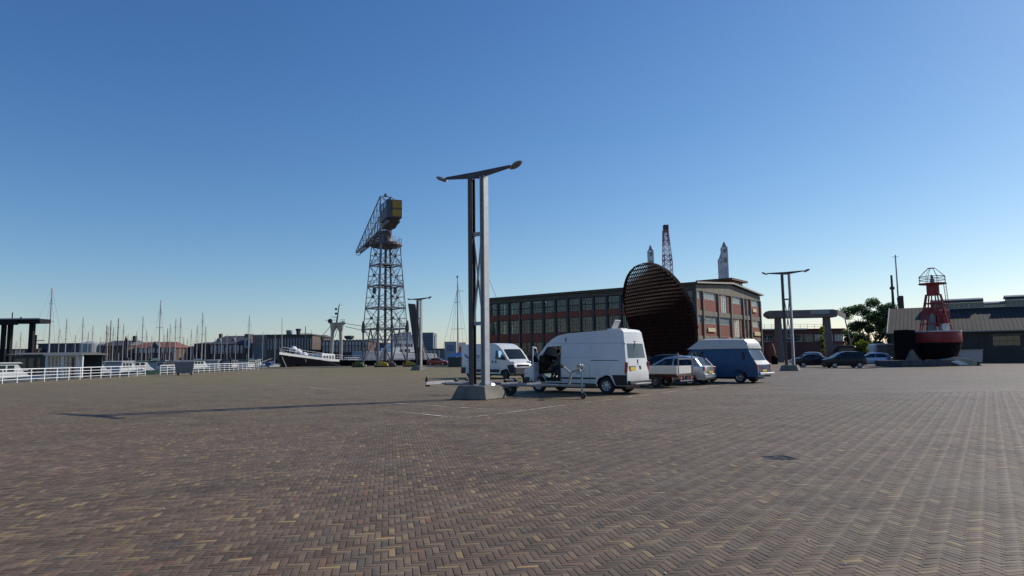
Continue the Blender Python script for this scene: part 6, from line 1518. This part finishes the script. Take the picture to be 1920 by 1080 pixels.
# tall ketch mast behind the long white van
tk = thing('tall_ship_mast', 'tall slim mast with yards and many stays, left of the large lamp post', 'mast', (PX(859,150,2),150,0)); zt = PZ(521,tk.location.x,150)
MB().tube((0,0,0),(-.1,0,zt), .20, 8, .09).build('pole', MAST, tk)
zz_ = lambda py: PZ(py, tk.location.x, 150)
for py, a, b in ((617,-1.5,1.4),(567,-.9,.5),(546,-.1,1.2)): MB().bar((a,0,zz_(py)),(b,0,zz_(py)+.05), .08).build('yard', MAST, tk)
m = MB()
for a in (-3.4,-2.0,-1.2,1.2,2.2): m.tube((a,0,zz_(655)),(0,0,zt-.6-abs(a)*.4), .025, 4)
m.build('stays', mat('wire', (.20,.20,.21), .5, .5), tk); MB().lathe([(.02,0),(.2,.1),(.2,.4),(.02,.5)], 8, Matrix.Translation((-.1,0,zt))).build('masthead', CSD, tk)
# stay wire between the large lamp post and the factory roof: slim tall mast behind the factory
tw = thing('flag_line_mast', 'thin mast right of the large lamp post behind the factory roof with one slanting stay', 'mast', (PX(907,160,2),160,0)); zt = PZ(497,tw.location.x,160)
MB().tube((0,0,0),(0,0,zt), .12, 6, .07).build('pole', MAST, tw); v = P(931.5,560,160); MB().tube((.1,0,zt-.2),(v.x-tw.location.x,0,v.z), .04, 4).build('stay', CSD, tw)
# ================================================================== FAR BUILDINGS
TILE = mat('red_roof_tiles', (.17,.058,.042), .85, var=.2, scale=.5); SLATE = mat('slate', (.055,.055,.065), .7, var=.2, scale=.4)
BRF = brickwall('far_brick', (.075,.042,.037), (.10,.056,.048), (.08,.065,.06)); GREYB = mat('grey_cladding', (.17,.19,.22), .7, var=.15, scale=.3, streak=True)
def fbox(px0, px1, py, Y, depth, m, name, label, cat='building', base=-.02, rz=0, windows=None, roof=None):
    """far building whose front spans image columns px0..px1 at depth Y, top at row py"""
    X0, X1 = PX(px0,Y,2), PX(px1,Y,2); t = thing(name, label, cat, (X0,Y,base), rz); W = X1-X0; H = PZ(py,(X0+X1)/2,Y)-base
    MB().box(0,W,0,depth,0,H).build('wall', m, t)
    if roof:
        kind, py2, rm, (e0, e1) = roof; H2 = PZ(py2,(X0+X1)/2,Y)-base
        if kind == 'hip':
            i0, i1 = e0*W, W-e1*W
            MB().add([(-.4,-.4,H),(W+.4,-.4,H),(W+.4,depth+.4,H),(-.4,depth+.4,H),(i0,depth/2,H2),(i1,depth/2,H2)], [(0,1,5,4),(1,2,5),(2,3,4,5),(3,0,4),(3,2,1,0)]).build('roof', rm, t)
        else: MB().box(-.3,W+.3,-.3,depth,H,H+.35).build('roof', rm, t)
    if windows:
        for (py_, hh, n, wfrac, m2, fm) in windows:
            z = PZ(py_,(X0+X1)/2,Y)-base; ww = W/n*wfrac; me_ = window_unit(ww, hh, 2, 2, fm, .12, .05); pm = pane_mesh(ww, hh, m2)
            for k in range(n): put_window(t, me_, pm, (W*(k+.5)/n-ww/2, -.04, z), 0)
    return t, W, H
DPANE = glass('far_dark_glass', (.3,.35,.38), 1.0, .1, (.03,.04,.05)); PPANE = glass('far_pale_glass', (.3,.35,.38), 1.0, .05, (.22,.27,.32))
fbox(70,160,645.5,235,20,mat('long_hall_dark', (.055,.062,.08), .8, var=.2),'long_hall','long low dark blue grey hall behind the left marina',roof=('flat',645,SLATE,(0,0)))
fbox(-60,70,656.5,232,15,BRF,'low_quay_building','low brick quay building behind the dark gantry',roof=('flat',656,SLATE,(0,0)),windows=[(664,1.2,12,.4,DPANE,WHITE)])
si = thing('silos', 'pair of pale grey round storage silos left of the dark gabled hall', 'silos', (PX(168,225,2),225,0))
for k,(dx,r_,py) in enumerate(((0,3.0,644.5),(3.2,2.6,646))):
    MB().lathe([(r_,0),(r_,PZ(py,si.location.x,225)),(r_*.3,PZ(py,si.location.x,225)+.8)], 20, Matrix.Translation((dx,k*2,0))).build('silo', mat('silo_grey', (.30,.32,.33), .6, var=.12, streak=True), si, smooth=True)
t, W, H = fbox(187,240,648,210+8,14,BRF,'gabled_hall','dark gabled brick hall with a steep slate roof left of the red roofed house',roof=('hip',637.5,SLATE,(.02,.05)))
MB().prism([(0,H),(W*.22,H),(W*.11,H+3.0)], -.3, 0, lambda a,b,h: (W*.80+a,h,b)).build('gable', BRF, t); MB().box(W-1.6,W-.6,5,6,H,H+3.2).build('chimney', BRF, t)
t, W, H = fbox(250,325,652,218,12,BRF,'red_roofed_house','long brick house with a bright red tiled hipped roof behind the masts',roof=('hip',640.5,TILE,(.03,.14)),windows=[(661,1.6,9,.5,PPANE,WHITE)])
MB().prism([(0,H),(3.0,H),(1.5,H+2.0)], -.5, 2, lambda a,b,h: (W*.42+a,h,b)).build('dormer', SLATE, t)
fbox(325,372,651,250,14,mat('green_shed', (.10,.15,.15), .7, var=.15),'green_shed','low grey green quay shed between the red roof and the long brick building',roof=('flat',650,SLATE,(0,0)))
fbox(363,396,644.5,228,12,BRF,'side_wing','low dark slate roofed wing at the left end of the long brick quay building',roof=('hip',641,SLATE,(.2,.0)))
t, W, H = fbox(393,463,645.5,222,14,BRF,'long_brick_house','long dark brick quay building with round dormers and a slate mansard roof',roof=('hip',628.5,SLATE,(.16,.0)),windows=[(656.5,1.6,10,.5,PPANE,WHITE),(662.5,1.2,10,.5,DPANE,WHITE)])
for x in (.24,.62): MB().lathe([(.75,-.6),(.75,.0),(.45,.02),(.45,-.4)], 14, Matrix.Translation((W*x,-.35,H+1.3)) @ Matrix.Rotation(R(90),4,'X')).build('round_dormer', WINF, t)
MB().box(0.05*W,.05*W+.9,5,6,H,H+3.6).build('chimney', BRF, t)
MB().box(W*.95,W*1.05,-1,4,0,PZ(626,t.location.x+W,221)).build('stair_tower', mat('tower_brick', (.08,.05,.05), .8), t)
po = thing('wall_poster', 'tall pale poster with a dark figure shape hanging on the brick stair tower', 'poster', (PX(458,219,2),219,PZ(652,PX(463,219,2),219)))
MB().box(0,PX(469,219,2)-PX(458,219,2),-.12,0,0,PZ(633.5,po.location.x,219)-po.location.z).build('board', mat('poster_pale', (.42,.46,.48), .7, var=.1), po)
MB().prism([(.5,.4),(1.3,.4),(1.35,1.5),(1.1,2.6),(.7,2.6),(.45,1.4)], -.16, -.122, lambda a,b,h: (a,h,b)).build('printed_shape', mat('poster_dark', (.06,.10,.10), .7), po)
fbox(473,502,629.5,216,12,mat('glass_wing_blue', (.07,.11,.15), .4, var=.2),'glass_wing','blue grey glass wing with a white roof line beside the brick stair tower',windows=[(640,2.0,5,.8,DPANE,GALV),(650,2.0,5,.8,DPANE,GALV)],roof=('flat',629,WINF,(0,0)))
t, W, H = fbox(500,585,629,214,16,mat('brown_block', (.10,.072,.062), .8, var=.12),'museum_block','flat topped brown museum block with a long row of upright windows behind the ship bow',windows=[(655,3.4,16,.42,PPANE,WINF)],roof=('flat',628.5,SLATE,(0,0)))
MB().box(W*.35,W*.45,3,5,H+.35,H+1.8).build('roof_plant', GREYB, t); MB().lathe([(.6,0),(.7,1.2),(.9,1.3),(.9,1.9)], 10, Matrix.Translation((W*.6,4,H+.35))).build('roof_cowl', SLATE, t)
fbox(584,606,632,224,12,BRF,'narrow_brick_house','narrow brick house between the museum block and the signal mast',windows=[(640,1.6,3,.5,PPANE,WHITE),(650,1.6,3,.5,PPANE,WHITE)],roof=('hip',627,SLATE,(.2,.2)))
t, W, H = fbox(604,690,640,212,14,BRF,'white_windowed_block','flat roofed brick block with two rows of white windows behind the signal mast',windows=[(647.5,1.8,14,.62,PPANE,WHITE),(660,1.8,14,.62,DPANE,WHITE)],roof=('flat',639.5,SLATE,(0,0)))
MB().lathe([(.8,0),(1.6,.6),(1.6,1.2),(.5,1.3)], 12, Matrix.Translation((W*.52,4,H+.6))).build('roof_vent', SLATE, t)
fbox(690,730,645,225,10,mat('blue_roofed', (.10,.14,.20), .7),'blue_roofed_shed','low blue roofed quay shed behind the crane legs',roof=('flat',644.5,SLATE,(0,0)))
BGB = mat('blue_curtain_wall', (.055,.10,.17), .35, .1, var=.12)
for px0,px1,py,lab in ((765,782,628,'left part of the tall blue glass office block, behind the bridge leaf'),(790,812,623.5,'tall blue glass office block right of the distant lamp post')):
    t, W, H = fbox(px0,px1,py,330,16,BGB,'office_block',lab)
    for k in range(7): MB().box(.2,W-.2,-.10,-.01,H*(k+1.2)/9,H*(k+1.2)/9+.35).build('spandrel', mat('spandrel_blue', (.035,.06,.10), .4), t)
    for k in range(1,6): MB().box(W*k/6-.1,W*k/6+.1,-.16,-.103,1,H-.2).build('mullion', mat('mullion_blue', (.10,.16,.23), .4), t)
fbox(806,870,655,260,12,mat('grey_green_hall', (.13,.15,.15), .7),'grey_hall','low grey green hall right of the blue office block',roof=('flat',654.5,SLATE,(0,0)))
t, W, H = fbox(833.5,856,640.5,175,9,mat('pale_block', (.36,.40,.43), .7),'pale_block','small pale cube building at the foot of the tall slim ship mast')
MB().box(W*.2,W*.8,-.05,-.01,H*.55,H*.85).build('blue_panel', mat('print_blue', (.16,.22,.34), .7), t)
t, W, H = fbox(856,874,642,182,9,mat('pale_block2', (.60,.60,.60), .7),'white_block','small white block just left of the large lamp post'); MB().box(W*.1,W*.5,-.05,-.01,H*.5,H*.8).build('red_panel', mat('print_red', (.35,.10,.10), .7), t)
gcn = thing('green_container', 'dark green container with a blue sheet on top, left of the long white van', 'container', (PX(840,106,1),106,0), R(2))
wg = PX(866,106,1)-PX(840,106,1); MB().box(0,wg,0,2.4,0,1.55).build('box', mat('container_green', (.02,.06,.05), .6, var=.15), gcn, bevel=.03)
for k in range(5): MB().box(.1+k*wg/5,.18+k*wg/5,-.05,-.002,.1,1.45).build('rib', mat('container_green', (0,0,0)), gcn)
MB().add([(-.3,.2,1.6),(wg+.2,.1,1.62),(wg+.1,2.2,1.62),(-.2,2.2,1.6),(.4,1.2,2.0),(wg-.4,1.1,2.35)],[(0,1,5,4),(1,2,5),(2,3,4,5),(3,0,4),(3,2,1,0)]).build('blue_sheet', mat('tarp_blue', (.02,.09,.28), .6), gcn)
t = thing('pipe_frame', 'white pipe frame and sign posts behind the small red car', 'frame', (PX(800,150,1),150,0))
for k in range(4): MB().bar((k*.9,0,0),(k*.9,0,3.0), .10).build('upright', RAILW, t)
for z in (1.2,2.9): MB().bar((0,0,z),(2.7,0,z), .08).build('rail', RAILW, t)
cr2 = thing('street_lamp', 'thin street lamp with a flat crossbar between the office block and the small mast', 'street lamp', (PX(814.5,160,1),160,0)); z = PZ(630,cr2.location.x,160)
MB().tube((0,0,0),(0,0,z),.09,6).build('pole', GALV, cr2); MB().bar((-.6,0,z),(.7,0,z),.16,.08).build('lamp_head', GALV, cr2)

# ================================================================== CHIMNEY LIKE RIG LEGS AND BOOM CRANE FAR BEHIND
LEGM = mat('rig_leg_grey', (.55,.57,.60), .8, var=.15, scale=.05); LB1 = mat('rig_band_dark', (.32,.25,.27), .8); LB2 = mat('rig_band_pale', (.75,.72,.72), .8)  # leg grey lightened so its colour stands in for distance haze
Yk = 420
rig = thing('jack_up_leg', 'single square grey leg tower with banded pointed top left of the red boom', 'leg tower', group=None)
def rigleg(t, pxc, py, wpx, lean=0):
    X = PX(pxc, Yk, 40); t.location = (X, Yk, 0); H = PZ(py+6, X, Yk); w = wpx*Yk/FPX/2
    MB().box(-w*.72,w*.72,-w*.72,w*.72,0,H*.985).build('core', LEGM, t)
    for sx in (-1,1):
        for sy in (-1,1): MB().box(sx*w-.35,sx*w+.35,sy*w-.35,sy*w+.35,0,H).build('corner_chord', LEGM, t)
    nb_ = 26
    for k in range(nb_):
        z0 = H-3.1*(k+1); 
        if z0 < 40: break
        m_ = (LB1 if k % 2 == 0 else LB2) if k < 4 else LEGM
        if k < 4: MB().box(-w*.95,w*.95,-w*.95,w*.95,z0,z0+2.4).build('band', m_, t)
        else: MB().box(-w*.95,w*.95,-w*.95,w*.95,z0,z0+.5).build('ring_plate', LEGM, t); MB().bar((-w,-w,z0),(w,-w,z0+3.1),.4).build('brace', LEGM, t)
    MB().lathe([(w*1.45,H),(w*.9,H+1.2),(.4,H+3.4)], 4, Matrix.Rotation(R(45),4,'Z')).build('cap', LB1, t)
rigleg(rig, 1222, 464, 8.0)
r2 = thing('jack_up_leg', 'taller square leg tower with banded pointed top above the factory roof house', 'leg tower'); rigleg(r2, 1361, 458, 8.5); r2.location.y = Yk
Yk = 440
r3 = thing('jack_up_leg', 'shorter leg tower standing close left of the taller one above the roof house', 'leg tower'); rigleg(r3, 1354.5, 480, 7.5)
Yk = 420
bmn = thing('boom_crane', 'red and white lattice crane boom rising behind the disc sculpture', 'crane', (PX(1256,300,5),300,0))
RW1 = mat('boom_red', (.40,.17,.20), .6); RW2 = mat('boom_white', (.78,.75,.77), .6)
base, head = P(1261,640,300), P(1247.5,432,300); o_ = bmn.location
bx = lambda v: Vector((v.x-o_.x, 0, v.z))
b0, b1 = bx(base), bx(head); NB = 22
def bw(t): return 1.7 if t < .72 else 1.7-(t-.72)/.28*.75
def bc(t, s, d): p = b0.lerp(b1, t); return p+Vector((s*bw(t), d*bw(t), 0))
for k in range(NB):
    t0, t1 = k/NB, (k+1)/NB; m_ = RW1 if k % 6 in (3,4) or k > 18 else RW2; seg_ = MB()
    for s in (-1,1):
        for d in (-1,1): seg_.bar(bc(t0,s,d), bc(t1,s,d), .42)
    for d in (-1,1): seg_.bar(bc(t0,-1,d), bc(t1,1,d), .22).bar(bc(t0,1,d), bc(t1,-1,d), .22).bar(bc(t1,-1,d), bc(t1,1,d), .25).bar(bc(t1,d,-1), bc(t1,d,1), .25).bar(bc(t0,d,-1), bc(t0,d,1), .25)
    seg_.build('boom_section', m_, bmn)
h = bx(P(1248,426,300)); MB().box(h.x-1.1,h.x+1.2,-1,1,h.z-2.2,h.z+1.0).build('boom_head', mat('boom_head', (.08,.04,.06), .6), bmn, bevel=.2)
MB().box(-6,6,-4,4,0,9).build('crane_house', RW1, bmn, bevel=.3)

# ================================================================== TREES
def leafmat(name, c, var=.35):
    m = mat(name, c, .75, var=var, scale=.9, spec=.3); b = m.node_tree.nodes['Principled BSDF']
    tr = m.node_tree.nodes.new('ShaderNodeBsdfTranslucent'); tr.inputs[0].default_value = (c[0]*1.6, c[1]*1.7, c[2]*.9, 1)
    mx = m.node_tree.nodes.new('ShaderNodeMixShader'); mx.inputs[0].default_value = .42; out = m.node_tree.nodes['Material Output']
    m.node_tree.links.new(b.outputs[0], mx.inputs[1]); m.node_tree.links.new(tr.outputs[0], mx.inputs[2]); m.node_tree.links.new(mx.outputs[0], out.inputs[0]); return m
LF1 = leafmat('leaf_green', (.052,.094,.050)); LF2 = leafmat('leaf_dark', (.045,.08,.042)); LF3 = leafmat('leaf_yellow_green', (.13,.16,.030)); BARK = mat('bark', (.07,.055,.045), .9, var=.3)
def leaves(centers, radii, n, size, seed):
    rs = np.random.RandomState(seed); C = np.array(centers); Rr = np.array(radii); pr = Rr**2; pr = pr/pr.sum()
    idx = rs.choice(len(C), n, p=pr); u = rs.normal(0,1,(n,3)); u /= np.linalg.norm(u,axis=1)[:,None]; u *= (rs.uniform(0,1,n)**.45)[:,None]
    p = C[idx]+u*Rr[idx][:,None]*np.array([1,1,.72]); a = rs.normal(0,1,(n,3)); a /= np.linalg.norm(a,axis=1)[:,None]; b = np.cross(a, rs.normal(0,1,(n,3))); b /= np.linalg.norm(b,axis=1)[:,None]
    s = size*rs.uniform(.6,1.3,n)[:,None]; V = np.stack([p-a*s, p+b*s*.55, p+a*s, p-b*s*.55], 1).reshape(-1,3)
    me = bpy.data.meshes.new('crown'); me.vertices.add(4*n); me.vertices.foreach_set('co', V.ravel()); me.loops.add(4*n); me.loops.foreach_set('vertex_index', np.arange(4*n, dtype=np.int32)); me.polygons.add(n); me.polygons.foreach_set('loop_start', np.arange(0,4*n,4,dtype=np.int32)); me.update(calc_edges=True); return me
def tree(label, px, Y, H, Wd, trunk, lm, seed, n=9000, size=.22, low=.35, gaps=1.0):
    t = thing('tree', label, 'tree', (PX(px,Y,2),Y,0)); r = random.Random(seed); tb = MB(); ends = []
    def br_(p, d, L, rad, lvl):
        q = p
        for i in range(2):
            d2 = (d+Vector((r.uniform(-.25,.25),r.uniform(-.25,.25),r.uniform(-.05,.2)))).normalized(); q2 = q+d2*L/2; tb.tube(q, q2, rad*(1-.2*i), 6, rad*(.8-.2*i)); q = q2; d = d2
        if lvl == 0: ends.append(q); return
        for k in range(3 if lvl > 1 else 4):
            a = r.uniform(0,6.28); sp = r.uniform(.4,.95); br_(q, (d+Vector((math.cos(a)*sp,math.sin(a)*sp,r.uniform(-.1,.35)))).normalized(), L*r.uniform(.62,.85), rad*.55, lvl-1)
            if lvl == 1: ends.append(q)
    for s_ in range(trunk): br_(Vector((r.uniform(-.2,.2)*trunk,0,0)), Vector((r.uniform(-.25,.25)*(trunk>1),r.uniform(-.2,.2)*(trunk>1),1)), H*.30, H*.022, 2)
    zs_ = [e.z for e in ends]; zmin, zmax = min(zs_), max(zs_); xm = max(max(abs(e.x) for e in ends), .1)
    tb.build('trunk', BARK, t)
    C = []; Rr = []
    for e in ends:
        f = (e.z-zmin)/(zmax-zmin+1e-6); C.append((e.x/xm*Wd*.42*(1-.25*f*f), e.y/xm*Wd*.42, H*(low+.1)+(H*.90-H*(low+.1))*f)); Rr.append(Wd*r.uniform(.07,.15)*gaps)
    me = leaves(C, Rr, n, size, seed); me.materials.append(lm); obj('crown', me, t)
    return t
tree('large open crowned tree left of the shed with sky showing through its branches', 1639, 128, 12.2, 9.4, 3, LF1, 5, 26000, .15, .36, 1.1)
tree('lower dark bushy tree beneath the large tree, next to the shed gable', 1662, 120, 6.0, 5.6, 2, LF2, 6, 9000, .18, .05, 1.6)
tree('rounded dark green tree left below the large tree', 1612, 134, 5.6, 5.4, 2, LF2, 8, 8000, .18, .05, 1.6)
tree('mid green bush tree at the right end of the low brick building', 1592, 140, 6.6, 4.6, 2, LF1, 9, 6000, .18, .05, 1.6)
tree('small yellow green young tree behind the people carrier', 1628, 92, 3.4, 2.6, 1, LF3, 10, 2200, .12, .15, 1.4)
tree('slender yellowish young tree in front of the right leg of the portal', 1547, 105, 5.9, 1.7, 1, LF3, 12, 1500, .12, .2, 1.5)
tree('far left round green tree behind the silos', 178, 240, 7.2, 6.5, 1, LF2, 13, 1500, .3, .1, 1.6)
tree('small far tree right of the round green tree above the silos', 186, 246, 7.6, 4.5, 1, LF2, 14, 1200, .3, .1, 1.6)
tree('far green tree seen between the crane legs above the blue roofed shed', 700, 230, 6.2, 7, 1, LF2, 15, 1500, .3, .0, 1.8)
tree('far green tree left of the office block behind the crane', 778, 250, 6.5, 6, 1, LF2, 16, 1200, .3, .0, 1.8)
rm_ = thing('info_column', 'reddish brown figure like post between the blue van and the portal leg', 'post', (PX(1446,110,1),110,0))
MB().lathe([(.5,0),(.55,.9),(.75,1.6),(.55,2.6),(.35,3.1)], 10).build('column', mat('rust_red', (.16,.06,.045), .8, var=.3), rm_, smooth=True)
rb = thing('recycling_bin', 'small dark bin beside the reddish brown post', 'bin', (PX(1452,96,1),96,0)); MB().lathe([(.45,0),(.5,1.0),(.3,1.2)], 10).build('bin', HB, rb, smooth=True)
bx2 = thing('brown_van', 'dark brown boxy van roof behind the two black cars', 'van', (PX(1555,98,1),98,0), R(-5))
MB().prism([(0,.5),(3.2,.5),(3.2,2.5),(1.0,2.6),(.2,1.7)], -.9, .9, lambda a,b,h: (a,h,b)).build('body', mat('brown_body', (.05,.03,.028), .5), bx2, bevel=.08)
MB().box(.4,3.0,-.93,-.905,1.5,2.1).build('window', WINB, bx2); make_wheel(bx2, Matrix.Translation((.7,-.75,.32)) @ Matrix.Rotation(R(90),4,'X'), .32, .2, .6, 0); make_wheel(bx2, Matrix.Translation((2.6,-.75,.32)) @ Matrix.Rotation(R(90),4,'X'), .32, .2, .6, 0)
